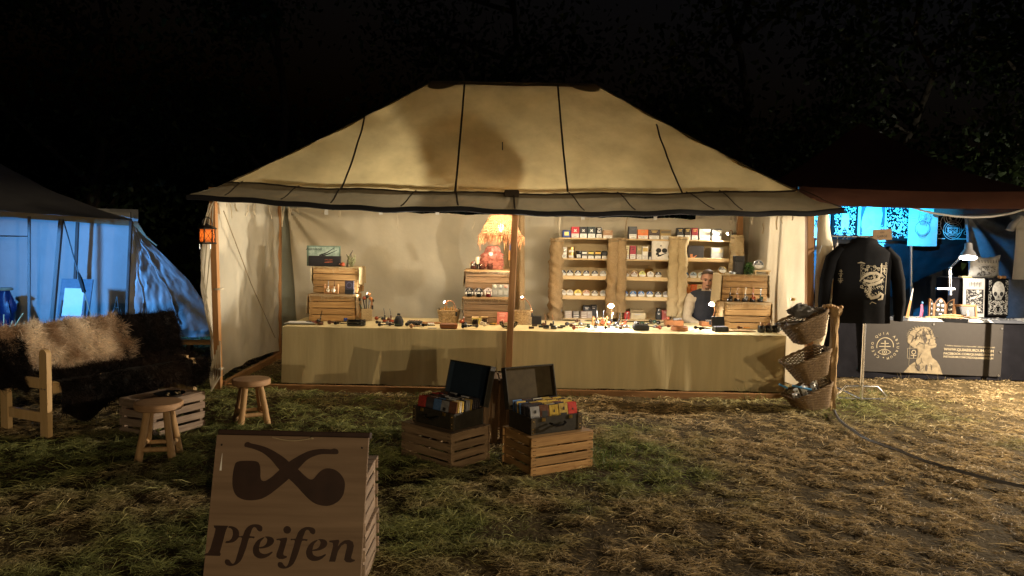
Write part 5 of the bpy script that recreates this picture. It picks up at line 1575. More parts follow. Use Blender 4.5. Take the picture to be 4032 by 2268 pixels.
for s_ in (-1, 1):
    Md = Matrix.Translation((s_ * Wc / 2, 0, 0)) @ Matrix.Rotation(R(-s_ * 28), 4, 'Z')
    dr = obj('door', (lambda m_: (arch(m_, 0 if s_ > 0 else -Wd, Wd if s_ > 0 else 0, Hc * .97, Wd * .8, .02, Md, 0, half=s_), m_)[1])(MB()), MT['walnut'], tr)
    obj('velvet', (lambda m_: (arch(m_, Wd * .2 if s_ > 0 else -Wd * .8, Wd * .8 if s_ > 0 else -Wd * .2, Hc * .85, Wd * .5, .002, Md @ Matrix.Translation((0, -.003, .012)), 0, half=s_), m_)[1])(MB()), MT['black'], tr)
    for k_ in range(3):
        obj('medallion', MB().lathe([(.020, 0), (.021, .003), (.015, .005), (.0, .006)], 16, M=Md @ Matrix.Translation((s_ * Wd * .5, -.004, Hc * (.18 + .25 * k_))) @ Matrix.Rotation(R(90), 4, 'X')), MT['steel'], tr)
for x, z in ((0, .80), (-.18, .60), (.18, .58), (-.18, .36), (.18, .34), (0, .13)):
    obj('medallion', MB().lathe([(.022, 0), (.023, .003), (.016, .005), (.0, .006)], 18, M=Matrix.Translation((x * Wc, -.004, z * Hc)) @ Matrix.Rotation(R(90), 4, 'X')), MT['steel'], tr)
q = rtab(3727, 1250)
fr_ = thing('picture_frame', 'wooden framed dark photograph leaning on the black table', 'picture', (q.x, RTY + .22, RTZ + .03), (R(-12), 0, R(-4)))
fw, fh = 88 / FPX * 10, 56 / FPX * 10
for c_, s_ in (((0, 0, .013), (fw, .02, .026)), ((0, 0, fh - .013), (fw, .02, .026)), ((-fw / 2 + .013, 0, fh / 2), (.026, .02, fh - .054)), ((fw / 2 - .013, 0, fh / 2), (.026, .02, fh - .054))):
    obj('frame_bar', MB().box(c_, s_, ch=.003), MT['pole'], fr_)
obj('photograph', MB().box((0, .004, fh / 2), (fw - .05, .006, fh - .05)), mat('dark photo', (.05, .055, .07), rough=.25, var=.5, scale=20, bump=0), fr_)
obj('figure_print', MB().ribbon([(.03, .04), (.03, .075), (.028, .10), (.028, .115)], [.022, .030, .022, .014], lambda x, z: (x, -.001, z)), MT['print_white'], fr_)
for i, (a, b, r_, lab) in enumerate((((3575, 1249), (3760, 1243), .016, 'longer driftwood stick lying in front of the triptych'), ((3618, 1243), (3722, 1238), .012, 'short pale stick lying on top of the driftwood'))):
    p, q = rtab(*a), rtab(*b)
    y = RTY + .16 + .02 * i; z = RTZ + .045 + .028 * i
    tag(obj('driftwood_stick', MB().tube([(p.x, y, z), (lerp(p.x, q.x, .4), y + .01, z + .004), (lerp(p.x, q.x, .8), y, z - .002), (q.x, y + .02, z + .008)], [r_ * .7, r_, r_ * .9, r_ * .5], 9), MT['log']), lab, 'stick')
p = rtab(3510, 1250)
t = thing('letter_opener', 'slim wooden letter opener with a printed blade standing behind the jacket', 'letter opener', (p.x, RTY + .1, RTZ + .03), (0, R(8), 0))
hh = 120 / FPX * 9.9
obj('handle', MB().prism([(-.022, 0), (.022, 0), (.016, hh * .6), (-.010, hh * .62)], .012), MT['pole'], t)
obj('blade', MB().prism([(-.010, hh * .6), (.014, hh * .6), (.008, hh), (.0, hh * 1.02)], .006), MT['print_white'], t)
p = rtab(3576, 1248)
t = thing('lanyard_bunch', 'bunch of pink and red ribbons hanging beside the triptych', 'ribbons', (p.x, RTY + .3, RTZ + .03))
for i in range(5):
    obj('ribbon', MB().tube([(-.02 + .01 * i, 0, 0), (-.015 + .008 * i, -.01, .09), (.005 * i - .01, 0, .17)], .006, 5, flat=.4), paint((.55, .04, .12) if i % 2 else (.4, .15, .3)), t)
obj('knob', MB().ell((0, 0, .19), (.018, .018, .018)), paint((.1, .25, .5)), t)
# black draped box and the two prints standing before it
p = at(3900, 1245, 10.25)
bx0, bx1, bz = at(3740, 1100, 10.2).x, at(3985, 1100, 10.2).x, at(3860, 1098, 10.2).z
t = thing('draped_box', 'box draped in black cloth behind the two upright prints', 'display box', ((bx0 + bx1) / 2, 10.38, RTZ))
bwid = bx1 - bx0
obj('cloth', MB().box((0, 0, (bz - RTZ) / 2), (bwid, .26, bz - RTZ), ch=.015).grid(lambda u, v: (-bwid / 2 - .01 - .05 * v * math.sin(u * 3), lerp(-.14, .13, u) - .03 * v, lerp(bz - RTZ - .004, .02, v)), 12, 8), MT['black_cloth'], t)
obj('hem', MB().box((0, -.01, bz - RTZ + .004), (bwid + .02, .29, .008)), MT['black_cloth'], t)
def upright(name, label, px0, px1, y0, y1, Y, cloth):
    a, b = at(px0, y1, Y), at(px1, y0, Y)
    t = thing(name, label, 'print', ((a.x + b.x) / 2, Y, a.z), (R(-3), 0, 0))
    w_, h_ = b.x - a.x, b.z - a.z
    obj('fabric', MB().box((0, .008, h_ / 2), (w_, .014, h_), ch=.004), MT[cloth], t)
    return t, w_, h_, (lambda x, z: (x, -.0025, z))
t, w_, h_, fn = upright('cloth_print', 'white cloth print of a kneeling archer figure, under the desk lamp', 3790, 3884, 1098, 1248, 10.18, 'shirt_white')
mb = MB(); mb.add([fn(*p) for p in ((-w_ * .36, h_ * .10), (w_ * .44, h_ * .10), (w_ * .44, h_ * .72), (-w_ * .36, h_ * .72))], [(0, 1, 2, 3)])
obj('print_ground', mb, MT['print_dark'], t)
f2 = lambda x, z: (x, -.0050, z)
mb = rows_print(f2, -w_ * .33, w_ * .41, h_ * .13, h_ * .7, 110, 17, .003, .008)
mb.ribbon([(.0, h_ * .30), (.05, h_ * .20), (.09, h_ * .17)], [.05, .055, .02], f2); mb.ribbon([(-.05, h_ * .48), (.03, h_ * .52), (.10, h_ * .58)], [.02, .035, .03], f2); disc(mb, .05, h_ * .66, .022, .028, f2)
mb.ribbon([(-.04, h_ * .38), (.0, h_ * .30)], .04, f2)
obj('figure_print', mb, MT['print_white'], t)
mb = MB(); mb.ribbon([(-w_ * .40, h_ * .20), (w_ * .35, h_ * .66)], .007, lambda x, z: (x, -.0075, z))
for i in range(8): mb.ribbon([(-.06 + .021 * i, h_ * (.90 + .012 * (i % 2))), (-.058 + .021 * i, h_ * (.78 + .02 * (i % 3)))], [.010, .004], fn)
obj('lettering', mb, MT['print_dark'], t)
t, w_, h_, fn = upright('cloth_print', 'black cloth print of a pale skull in an ornate border', 3888, 3978, 1100, 1244, 10.2, 'shirt_black')
mb = MB()
disc(mb, 0, h_ * .70, w_ * .30, h_ * .24, fn, 28); mb.add([fn(*p) for p in ((-w_ * .24, h_ * .60), (w_ * .24, h_ * .60), (w_ * .14, h_ * .44), (-w_ * .14, h_ * .44))], [(0, 1, 2, 3)])
obj('skull_print', mb, mat('skull print', (.55, .56, .56), rough=.7, bump=0, var=.3, scale=30), t)
mb = MB()
for s_ in (-1, 1): disc(mb, s_ * w_ * .15, h_ * .60, w_ * .085, h_ * .06, f2)
mb.add([f2(*p) for p in ((0, h_ * .56), (w_ * .05, h_ * .50), (-w_ * .05, h_ * .50))], [(0, 1, 2)])
for i in range(5): mb.ribbon([(w_ * (-.10 + .05 * i), h_ * .475), (w_ * (-.10 + .05 * i), h_ * .435)], .003, f2)
obj('skull_shadow', mb, MT['print_dark'], t)
mb = rows_print(fn, -w_ * .45, w_ * .45, h_ * .05, h_ * .42, 70, 23, .003, .007, True)
m2 = rows_print(fn, -w_ * .46, -w_ * .34, h_ * .05, h_ * .96, 60, 25, .003, .006, False); mb.add(m2.v, m2.f); mb.add([(-v[0], v[1], v[2]) for v in m2.v], m2.f)
ring(mb, 0, h_ * .20, w_ * .22, .006, fn)
obj('border_print', mb, MT['print_white'], t)
q = at(3880, 1096, 10.38)
t = thing('printed_cushion', 'white cloth bag with spiky black lettering propped on the draped box', 'bag', (q.x, 10.42, bz + .008))
cw, chh = 125 / FPX * 10.4, 92 / FPX * 10.4
def cus(sg):
    def fn(u, v):
        x = (2 * u - 1); z = v
        pin = (1 - .14 * (1 - abs(x) ** 2)) if v > .5 else 1
        return (x * cw / 2 * (1 - .10 * math.sin(v * 3.14)), sg * .075 * math.sqrt(max(0, (1 - x ** 2) * math.sin(v * math.pi))) + .006 * n3(u * 6, v * 6), v * chh * (lerp(1, pin, v)))
    return fn
obj('fabric', MB().grid(cus(-1), 22, 20).grid(cus(1), 14, 12), MT['shirt_white'], t)
cf = cus(-1)
pf = lambda x, z: (lambda p: (p[0], p[1] - .006, p[2]))(cf(max(0, min(1, x / cw + .5)), max(0, min(1, z / chh))))
mb = rows_print(pf, -cw * .28, cw * .30, chh * .08, chh * .52, 60, 31, .004, .009)
for i in range(14): mb.ribbon([(0, chh * .50), (cw * .36 * math.cos(i * .45), chh * (.50 + .14 * math.sin(i * .45)))], [.012, .002], pf)
for i in range(8): mb.ribbon([(-cw * .28 + .042 * i * cw / .43, chh * .70), (-cw * .27 + .042 * i * cw / .43, chh * .86)], [.010, .004], pf)
obj('print', mb, MT['print_dark'], t)
for i, (px, w2, h2, m_, lab) in enumerate(((3800, .14, .02, 'burlap2', 'flat wooden box under the desk lamp on the draped box'), (3945, .07, .035, 'pole', 'small wooden block beside the printed bag'))):
    q = at(px, 1095, 10.3)
    tag(obj('small_box', MB().box((0, 0, h2 / 2), (w2, .08, h2), ch=.003), MT[m_], None, (q.x, 10.30, bz + .008)), lab, 'box')
# desk lamp clamped to the box
q = at(3738, 1135, 10.15)
dl = thing('desk_lamp', 'lit chrome desk lamp on a jointed arm above the prints', 'lamp', (q.x, 10.15, q.z))
def L_(px, py): p = at(px, py, 10.15); return (p.x - q.x, p.y - q.y, p.z - q.z)
obj('clamp', MB().box(L_(3722, 1137), (.24, .05, .028), ch=.004).box(L_(3742, 1150), (.03, .04, .09), ch=.004), MT['chrome'], dl)
for o_ in (-.012, .012):
    obj('lower_arm', MB().tube([V(L_(3742, 1135)) + V((o_, 0, 0)), V(L_(3741, 1058)) + V((o_, 0, 0))], .005, 6), MT['chrome'], dl)
    obj('upper_arm', MB().tube([V(L_(3741, 1055)) + V((o_, 0, 0)), V(L_(3778, 1018)) + V((o_, 0, 0)), V(L_(3808, 980)) + V((o_, 0, 0))], .005, 6), MT['chrome'], dl)
obj('joint', MB().ell(L_(3741, 1056), (.022, .02, .016)), MT['steel'], dl)
hp_ = V(L_(3812, 1005)); Ms = Matrix.Translation(hp_) @ Matrix.Rotation(R(9), 4, 'Y') @ Matrix.Rotation(R(-16), 4, 'X')
obj('lamp_shade', MB().lathe([(.115, -.035), (.112, -.03), (.085, .03), (.05, .08), (.045, .16), (.0, .165)], 22, M=Ms), mat('brushed shade', (.6, .6, .62), rough=.4, metal=.7), dl)
obj('bulb', MB().lathe([(.0, -.042), (.104, -.038), (.104, -.034), (.0, -.034)], 22, M=Ms), emit('desk bulb', (1, .93, .80), 30), dl)
light('lamp_light', 'SPOT', hp_ + V((0, -.01, -.07)), PW['desk'], (1, .88, .68), dl, .05, (.05, .06, -1), 150, .5)
# white T-shirt hanging at the right edge
t, w_, h_, fn, half = garment('white_shirt', 'plain white T-shirt hanging at the right edge of the pavilion', 'shirt', 3985, 4200, 835, 1100, 10.6, 'shirt_white', 15, .06, False)
obj('sleeve', MB().tube([(-w_ * .40, 0, h_ * .92), (-w_ * .55, 0, h_ * .80), (-w_ * .60, 0, h_ * .72)], [.06, .075, .08], 12, flat=.5), MT['shirt_white'], t)
# ================================================================== crate stacks on the counter
def burlap_over(label, x, y0, z, w_, d_, front, sides, seed, m_='burlap', parent=None):
    """cloth lying on a crate, hanging over its front and ends with a frayed hem"""
    t = thing('burlap_cloth', label, 'cloth', (x, y0, z), None, 'burlap cloths on the crates')
    def fn(u, v):
        a = lerp(-w_ / 2 - sides * (1 + .35 * n3(v * 3, seed)), w_ / 2 + sides * (1 + .35 * n3(v * 3, seed + 4)), u)
        b = lerp(-front * (1 + .7 * n3(u * 6, seed + 2)), d_, v)
        x_, y_, z_ = a, b, 0.0
        if a < -w_ / 2: z_ = a + w_ / 2; x_ = -w_ / 2 - .012 - .05 * abs(z_) * (1 + n3(b * 8, seed))
        if a > w_ / 2: z_ = w_ / 2 - a; x_ = w_ / 2 + .012 + .05 * abs(z_) * (1 + n3(b * 8, seed))
        if b < 0:
            z_ = min(z_, b) if abs(a) <= w_ / 2 else z_ + b * .3; y_ = -.010 - .10 * abs(b)
        return (x_, y_, z_ + .004 + .003 * n3(a * 14, b * 14, seed))
    obj('fabric', MB().grid(fn, 60, 26), MT[m_], t)
    mb = MB()
    for i in range(46):
        u = rnd.random(); p = V(fn(u, 0)); L_ = rnd.uniform(.01, .045) * (2 if rnd.random() < .12 else 1)
        mb.tube([p, p + V((rnd.uniform(-.012, .012), -.006, -L_ * .5)), p + V((rnd.uniform(-.02, .02), -.004, -L_))], .0011, 3)
    o = obj('frayed_threads', mb, MT['burlap2'], t); o['kind'] = 'stuff'
    return t
STK = {}
for key, pxc, m_, where in (('left', 1313, 'crate', 'left stack beside the side wall'), ('mid', 1917, 'crate_dark', 'stack beside the centre pole'), ('right', 2936, 'crate', 'stack beside the seated man')):
    xc = at(pxc, 1200, 9.2).x
    t = crate('lower crate of the ' + where, (xc, 9.12 + .20, TZ), 0, m_, .55, .40, .305, 4, 'crate stacks on the counter', gap=.008); nails(t, .55, .40, .305, 4, .008)
    z1 = TZ + .305 + .0095
    t = crate('upper crate of the ' + where, (xc + .005, 9.27 + .20, z1 + .012), R(rnd.uniform(-1, 1)), m_, .545, .38, .30, 4, 'crate stacks on the counter', gap=.008); nails(t, .545, .38, .30, 4, .008)
    z2 = z1 + .012 + .3095
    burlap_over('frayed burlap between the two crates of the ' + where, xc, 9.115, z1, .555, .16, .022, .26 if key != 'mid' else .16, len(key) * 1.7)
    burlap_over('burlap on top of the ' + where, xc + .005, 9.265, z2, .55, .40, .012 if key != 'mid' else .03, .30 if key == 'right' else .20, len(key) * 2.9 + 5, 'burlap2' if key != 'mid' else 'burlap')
    STK[key] = (xc, z1 + .007, z2 + .007)
# tall burlap curtain behind the centre stack
q0, q1 = at(1985, 900, 9.9), at(2058, 1250, 9.9)
def bc_(u, v):
    x = lerp(q0.x, q1.x, u) + .05 * v * (u - .3); z = lerp(2.02, TZ - .25, v)
    return (x, 9.95 + .035 * math.sin(u * 13 + v) + .02 * n3(u * 4, v * 6), z)
tag(obj('burlap_curtain', MB().grid(bc_, 26, 40), MT['burlap']), 'narrow burlap curtain hanging behind the centre pole', 'curtain')

# ================================================================== shelves behind the counter
SY0, SY1 = 10.15, 10.45
ZS = [at(2300, y, SY0).z for y in (937, 1018, 1100, 1178, 1255)]
WARNS = None
def warn_mesh():
    global WARNS
    if WARNS is None:
        mb = MB()
        mb.add([(-.5, 0, -.5), (.5, 0, -.5), (.5, 0, .5), (-.5, 0, .5)], [(0, 1, 2, 3)], 0)
        put_text(mb, 'Rauchen ist', .36, 0, .10, lambda x, z: (x * .5, -.012, z), mi=1)
        put_text(mb, 'tödlich', .36, 0, -.30, lambda x, z: (x * .5, -.012, z), mi=1)
        WARNS = mb.mesh('warning_label', [paint((.72, .70, .64)), MT['ink']])
    return WARNS
def warning(t, w_, h_, y, z):
    o = link('warning_label', warn_mesh(), t, (0, y, z)); o.scale = (w_, .05, h_)
BAYS = []
for bi, (p0, p1) in enumerate(((2196, 2412), (2446, 2656), (2682, 2898))):
    x0, x1 = at(p0, 1100, SY0).x, at(p1, 1100, SY0).x
    nm = ('bay nearest the centre pole', 'middle bay', 'bay behind the seated man')[bi]
    s = thing('display_shelf', 'pine display shelf with five boards, ' + nm, 'shelf', ((x0 + x1) / 2, SY0, 0), None, 'pine shelves behind the counter')
    w_ = x1 - x0
    for sx in (-1, 1):
        for y in (.02, .28):
            obj('upright', MB().box((sx * (w_ / 2 - .012), y, (ZS[0] - .025) / 2), (.022, .035, ZS[0] - .025), ch=.002), MT['shelf'], s)
    for i, z in enumerate(ZS):
        plank('board', s, (0, .15, z - .009 + (.025 if i in (2, 3) else 0)), (w_ - (.0 if i == 0 else .05), .30, .018), MT['shelf'])
        if i in (2, 3): plank('lip', s, (0, -.008, z + .022), (w_ - .05, .014, .052), MT['shelf'])
        if i == 1 and bi == 2: plank('lip', s, (0, -.008, z + .012), (w_ - .05, .014, .05), MT['shelf'])
    obj('back_panel', MB().box((0, .31, (ZS[0] + .6) / 2), (w_ - .01, .004, ZS[0] - .6)), MT['burlap2'], s)
    BAYS.append((x0, x1))
# burlap wraps round the uprights
def wrap(label, px0, px1, y0, y1, seed, Y=SY0 - .05, m_='burlap'):
    a, b = at(px0, y0, Y), at(px1, y1, Y)
    xc, r_ = (a.x + b.x) / 2, (b.x - a.x) / 2
    t = thing('burlap_wrap', label, 'cloth', (xc, Y, b.z), None, 'burlap wrapped shelf posts')
    h_ = a.z - b.z
    def fn(u, v):
        an = u * 2 * math.pi; z = v * h_
        k_ = 1 + .26 * n3(math.cos(an) * 1.3, math.sin(an) * 1.3 + seed, z * 6) + .13 * math.sin(z * 44 + 4 * math.sin(an + seed) + seed) * max(0, n3(z * 3, seed) + .15) * 2
        k_ += .20 * n3(z * 26 + 2 * math.cos(an), seed + math.sin(an))
        return (math.cos(an) * r_ * k_ + .012 * n3(z * 4, seed + 2), math.sin(an) * r_ * .9 * k_, z)
    obj('fabric', MB().grid(fn, 26, 70), MT[m_], t)
    obj('binding_cord', MB().lathe([(r_ * 1.0, h_ - .04), (r_ * 1.12, h_ - .035), (r_ * 1.0, h_ - .03)], 16), MT['rope'], t)
wrap('thick burlap roll round the shelf post nearest the centre pole', 2165, 2211, 938, 1268, 1.0)
wrap('burlap roll on the far post of the first shelf bay', 2393, 2428, 938, 1252, 2.0)
wrap('burlap roll on the near post of the middle shelf bay', 2427, 2461, 936, 1230, 3.0)
wrap('burlap roll on the far post of the middle shelf bay', 2634, 2669, 930, 1245, 4.0, m_='burlap2')
wrap('pale crumpled burlap roll on the near post of the shelf behind the man', 2665, 2700, 932, 1255, 5.0, m_='burlap2')
wrap('burlap roll on the last shelf post before the side wall', 2880, 2925, 925, 1060, 6.0, m_='burlap2')
def carton(label, px0, px1, y0, zi, c, bay=0, w=True, emblem=None, Y=SY0 + .03, depth=.09, name='tobacco_box', cat='box', group='tobacco boxes on the shelves', z=None, tin=False, yb=None, lab=None):
    z = (ZS[zi] + (.025 if zi in (2, 3) else 0)) if z is None else z
    a, b = at(px0, 1000, Y), at(px1, 1000, Y)
    h_ = at((px0 + px1) / 2, y0, Y).z - z
    w_ = b.x - a.x - .003
    t = thing(name, label, cat, ((a.x + b.x) / 2, Y, z), (0, 0, rnd.uniform(-.03, .03)), group)
    obj('carton', MB().box((0, depth / 2, h_ / 2 + .0005), (w_, depth, h_), ch=.010 if tin else .002), paint(c, .35 if tin else .5, .3 if tin else 0), t)
    if w: warning(t, w_ * .9, h_ * .36, -.0015, h_ * .20)
    if emblem is not None:
        mb = MB()
        fn = lambda x, z_: (x, -.0018, z_)
        if emblem[1] == 'x':
            for k_ in range(4): mb.ribbon([(0, h_ * .66), (w_ * .2 * math.cos(k_ * 1.571 + .785), h_ * .66 + w_ * .2 * math.sin(k_ * 1.571 + .785))], [.004, .016], fn)
            ring(mb, 0, h_ * .66, w_ * .06, .004, fn, 10)
        elif emblem[1] == 'sq':
            mb.add([fn(p, q) for p, q in ((-w_ * .26, h_ * .30), (w_ * .26, h_ * .30), (w_ * .26, h_ * .78), (-w_ * .26, h_ * .78))], [(0, 1, 2, 3)])
        elif emblem[1] == 'band':
            mb.add([fn(p, q) for p, q in ((-w_ * .44, h_ * .62), (w_ * .44, h_ * .62), (w_ * .44, h_ * .90), (-w_ * .44, h_ * .90))], [(0, 1, 2, 3)])
        elif emblem[1] == 'arch':
            ring(mb, 0, h_ * .66, w_ * .24, .006, fn, 14); mb.ribbon([(-w_ * .32, h_ * .55), (0, h_ * .6), (w_ * .32, h_ * .55)], .008, fn)
            mb.ribbon([(-w_ * .3, h_ * .88), (w_ * .3, h_ * .88)], .006, fn)
        else:
            mb.ribbon([(-w_ * .3, h_ * .86), (w_ * .3, h_ * .86)], .006, fn); mb.ribbon([(-w_ * .2, h_ * .74), (w_ * .2, h_ * .74)], .010, fn)
        obj('printed_emblem', mb, paint(emblem[0]), t)
    return t
W_, K_, GD = (.72, .70, .64), (.012, .012, .014), (.60, .42, .12)
B1, B2_, B3 = 'of the bay nearest the pole', 'of the middle bay', 'behind the man'
carton('rounded blue tin with a yellow square, first on the top board', 2212, 2246, 906, 0, (.02, .05, .20), w=False, emblem=((.70, .58, .18), 'sq'), tin=True)
carton('red box with a white cross emblem on the top board', 2247, 2279, 893, 0, (.45, .02, .03), emblem=(W_, 'x'))
carton('black box with a white cross emblem next to the red one', 2280, 2310, 893, 0, K_, emblem=(W_, 'x'))
carton('dark green box with a white cross emblem on the top board', 2311, 2343, 893, 0, (.02, .03, .03), emblem=(W_, 'x'))
carton('black tin with a white picture label on the top board', 2345, 2369, 895, 0, K_, emblem=(W_, 'arch'), tin=True)
carton('low brown box at the end of the top board ' + B1, 2372, 2411, 907, 0, (.36, .20, .10), emblem=((.5, .33, .18), 'l'))
carton('white tin with a black picture on the second board', 2209, 2232, 973, 1, W_, emblem=(K_, 'arch'), tin=True)
for i, (px, y0, lab, col_) in enumerate(((2248, 974, 'upper and lower gold can stacked on the second board', 'brass'), (2278, 988, 'black and silver can beside the stacked gold cans', 'gloss_black'))):
    q = at(px, 1000, SY0 + .08); r_ = 13 / FPX * 10.2 * (1.1 if i == 0 else .95); h_ = at(px, y0, SY0 + .08).z - ZS[1]
    for k_ in range(2 if i == 0 else 1):
        hk = h_ / (2 if i == 0 else 1)
        t = thing('tobacco_can', ('gold can standing on another on the second board', 'gold can under another on the second board')[1 - k_] if i == 0 else lab, 'can', (q.x, SY0 + .08, ZS[1] + k_ * (hk + .0005)), None, 'cans on the second board')
        obj('body', MB().lathe([(r_ * .97, 0), (r_, .004), (r_, hk - .012), (r_ * 1.04, hk - .011), (r_ * 1.04, hk - .001), (r_ * .98, hk)], 20), MT[col_], t)
        warning(t, r_ * 1.3, hk * .42, -r_ * 1.05, hk * .32)
for px0, px1, c, e, lab in ((2291, 2312, K_, W_, 'small dark tin with a white label on the second board'), (2315, 2339, K_, (.68, .55, .14), 'small dark tin with a yellow label, second board ' + B1), (2342, 2367, K_, (.68, .42, .08), 'small dark tin with an orange yellow label'), (2369, 2393, (.02, .02, .022), (.03, .03, .03), 'small all black tin at the end of the second board')):
    carton(lab, px0, px1, 989, 1, c, emblem=(e, 'band'), tin=True)
def round_tin(label, px, yc, zi, c, r_px=16, Y=SY0 + .05, rim=None, lip=True, z=None, tilt=12, group='round tins on the shelves', dark=True):
    zb = (ZS[zi] + .025 if z is None else z)
    r_ = r_px / FPX * Y
    x = at(px, yc, Y).x
    t = thing('round_tin', label, 'tin', (x, Y, zb), (R(-tilt), 0, 0), group)
    Mx = Matrix.Translation((0, 0, r_ + .001)) @ Matrix.Rotation(R(90), 4, 'X')
    obj('rim', MB().lathe([(r_ * .98, -.024), (r_, -.022), (r_, .0), (r_ * .97, .003), (r_ * .90, .001)], 26, M=Mx), MT[rim or 'brass'], t)
    obj('label_face', MB().lathe([(r_ * .91, .0012), (r_ * .90, .0025), (.0, .0026)], 26, M=Mx), paint(c, .35), t)
    mb = MB()
    a0, a1 = R(200), R(340)
    P_ = [(r_ * .86 * math.cos(lerp(a0, a1, i / 10)), r_ + r_ * .86 * math.sin(lerp(a0, a1, i / 10))) for i in range(11)]
    mb.add([(p, -.0045, q) for p, q in P_] + [(r_ * .82, -.0045, r_ * .98), (-r_ * .82, -.0045, r_ * .98)], [tuple(range(13))])
    obj('warning_label', mb, paint(W_), t)
    mb = MB()
    ec = W_ if sum(c) < .9 else (.10, .08, .07)
    fn = lambda a, b: (a, -.0046, b)
    mb.ribbon([(-r_ * .5, r_ * 1.18), (0, r_ * 1.24), (r_ * .5, r_ * 1.18)], r_ * .12, fn); disc(mb, 0, r_ * 1.55, r_ * .16, r_ * .16, fn, 10)
    obj('printed_emblem', mb, paint(ec), t)
    return t
ordn = ('first', 'second', 'third', 'fourth', 'fifth', 'last')
for i, px in enumerate((2216, 2244, 2276, 2309, 2342, 2375)):
    round_tin(('grey' if i == 5 else 'black') + ' round tin, ' + ordn[i] + ' on the third board ' + B1, px, 1078, 2, (.30, .29, .26) if i == 5 else (.015, .016, .025), 15)
for i, (px, c, nm) in enumerate(((2216, (.5, .45, .38), 'beige'), (2244, (.5, .47, .42), 'pale'), (2276, (.68, .55, .10), 'yellow'), (2309, (.42, .22, .14), 'reddish'), (2342, (.08, .05, .03), 'dark brown'), (2375, (.33, .32, .30), 'grey'))):
    round_tin(nm + ' round tin, ' + ordn[i] + ' on the fourth board ' + B1, px, 1156, 3, c, 15)
carton('tall grey black box, first on the top board ' + B2_, 2473, 2506, 892, 0, (.05, .05, .055), emblem=((.12, .12, .12), 'l'), Y=SY0 + .03)
carton('orange box on the top board ' + B2_, 2508, 2551, 904, 0, (.62, .16, .03), emblem=((.5, .25, .08), 'l'))
carton('dark box with a gold print on the top board ' + B2_, 2552, 2596, 904, 0, (.05, .03, .02), emblem=(GD, 'l'))
carton('brown and gold box at the end of the top board ' + B2_, 2597, 2641, 904, 0, (.28, .19, .06), emblem=((.10, .07, .03), 'band'))
carton('cream box on the second board ' + B2_, 2458, 2478, 968, 1, (.62, .52, .30), emblem=((.1, .1, .1), 'l'))
carton('crimson box on the second board ' + B2_, 2480, 2504, 968, 1, (.34, .03, .05), emblem=((.05, .02, .02), 'l'))
carton('olive box on the second board ' + B2_, 2506, 2528, 970, 1, (.24, .20, .11), emblem=(GD, 'l'))
carton('white box with a gold stripe on the second board', 2529, 2552, 971, 1, W_, emblem=(GD, 'band'))
carton('tiny black tin squeezed beside the white pipe box', 2555, 2565, 992, 1, K_, tin=True)
t = carton('large square white box printed with two black discs and a pipe', 2567, 2636, 949, 1, (.66, .62, .55), w=False, depth=.06, name='pipe_box', Y=SY0 + .02)
hw = (at(2636, 980, SY0).x - at(2567, 980, SY0).x) / 2
mb = MB(); fn = lambda a, b: (a, -.002, b)
for s_ in (-1, 1): disc(mb, s_ * hw * .34 + .01, hw * 1.08, hw * .31, hw * .27, fn)
mb.ribbon([(-hw * .38, hw * .84), (-hw * .36, hw * .55)], [.036, .040], fn); mb.ribbon([(-hw * .36, hw * .50), (-hw * .05, hw * .50), (hw * .30, hw * .66), (hw * .66, hw * .80)], [.036, .020, .012, .008], fn); disc(mb, 0, hw * 1.62, .008, .012, fn, 8)
obj('printed_emblem', mb, MT['ink'], t)
for i, (px, c, nm) in enumerate(((2465, (.30, .17, .06), 'brown'), (2498, (.22, .12, .06), 'dark brown'), (2530, (.55, .58, .14), 'yellow green'), (2562, (.60, .57, .50), 'white'), (2593, (.014, .014, .016), 'black'))):
    round_tin(nm + ' round tin on the third board ' + B2_, px, 1075, 2, c, 15)
q = at(2555, 1050, SY0 + .2)
t = thing('brass_pot', 'small brass pot with a knob lid behind the white round tin', 'pot', (q.x, SY0 + .2, ZS[2]))
obj('pot', MB().lathe([(.05, 0), (.055, .02), (.055, .13), (.058, .135), (.045, .15), (.0, .155)], 18), MT['brass'], t)
obj('knob', MB().tube([(0, 0, .15), (0, 0, .18), (.003, 0, .19)], [.006, .005, .011], 8), MT['brass'], t)
for i, (px, c, nm) in enumerate(((2460, (.03, .10, .30), 'blue'), (2493, (.03, .12, .34), 'blue'), (2525, (.03, .12, .34), 'blue'), (2559, (.02, .07, .20), 'navy blue'), (2592, (.03, .03, .035), 'charcoal'), (2624, (.32, .30, .28), 'grey'))):
    round_tin(nm + ' round tin, ' + ordn[i] + ' on the fourth board ' + B2_, px, 1155, 3, c, 15)
for i, (p0, p1, c) in enumerate(((2662, 2690, K_), (2692, 2719, (.03, .02, .01)), (2720, 2747, (.20, .02, .03)))):
    carton(('black tin with a gold badge, first', 'black tin with gold print, second', 'dark red tin, third') [i] + ' on the top board ' + B3, p0, p1, 897, 0, c, emblem=(GD, 'l'), tin=True)
carton('white flat box on the top board ' + B3, 2750, 2794, 902, 0, (.66, .64, .58), emblem=((.4, .35, .2), 'l'))
carton('black and white striped tin below the shelf spotlight', 2799, 2841, 901, 0, (.12, .12, .12), emblem=((.55, .52, .45), 'band'), tin=True)
t = carton('black box with an orange pipe printed on it', 2708, 2772, 967, 1, (.03, .025, .025), w=False, name='pipe_box', depth=.06)
mb = MB(); fn = lambda a, b: (a, -.002, b)
mb.ribbon([(-.06, .085), (-.06, .06), (-.045, .035), (-.02, .045), (.01, .07)], [.034, .034, .03, .014, .010], fn)
obj('printed_pipe', mb, paint((.60, .20, .06)), t)
t = carton('clear plastic box with a pale insert on the second board behind the man', 2800, 2848, 976, 1, (.36, .36, .34), w=False, emblem=((.6, .5, .3), 'band'), depth=.05)
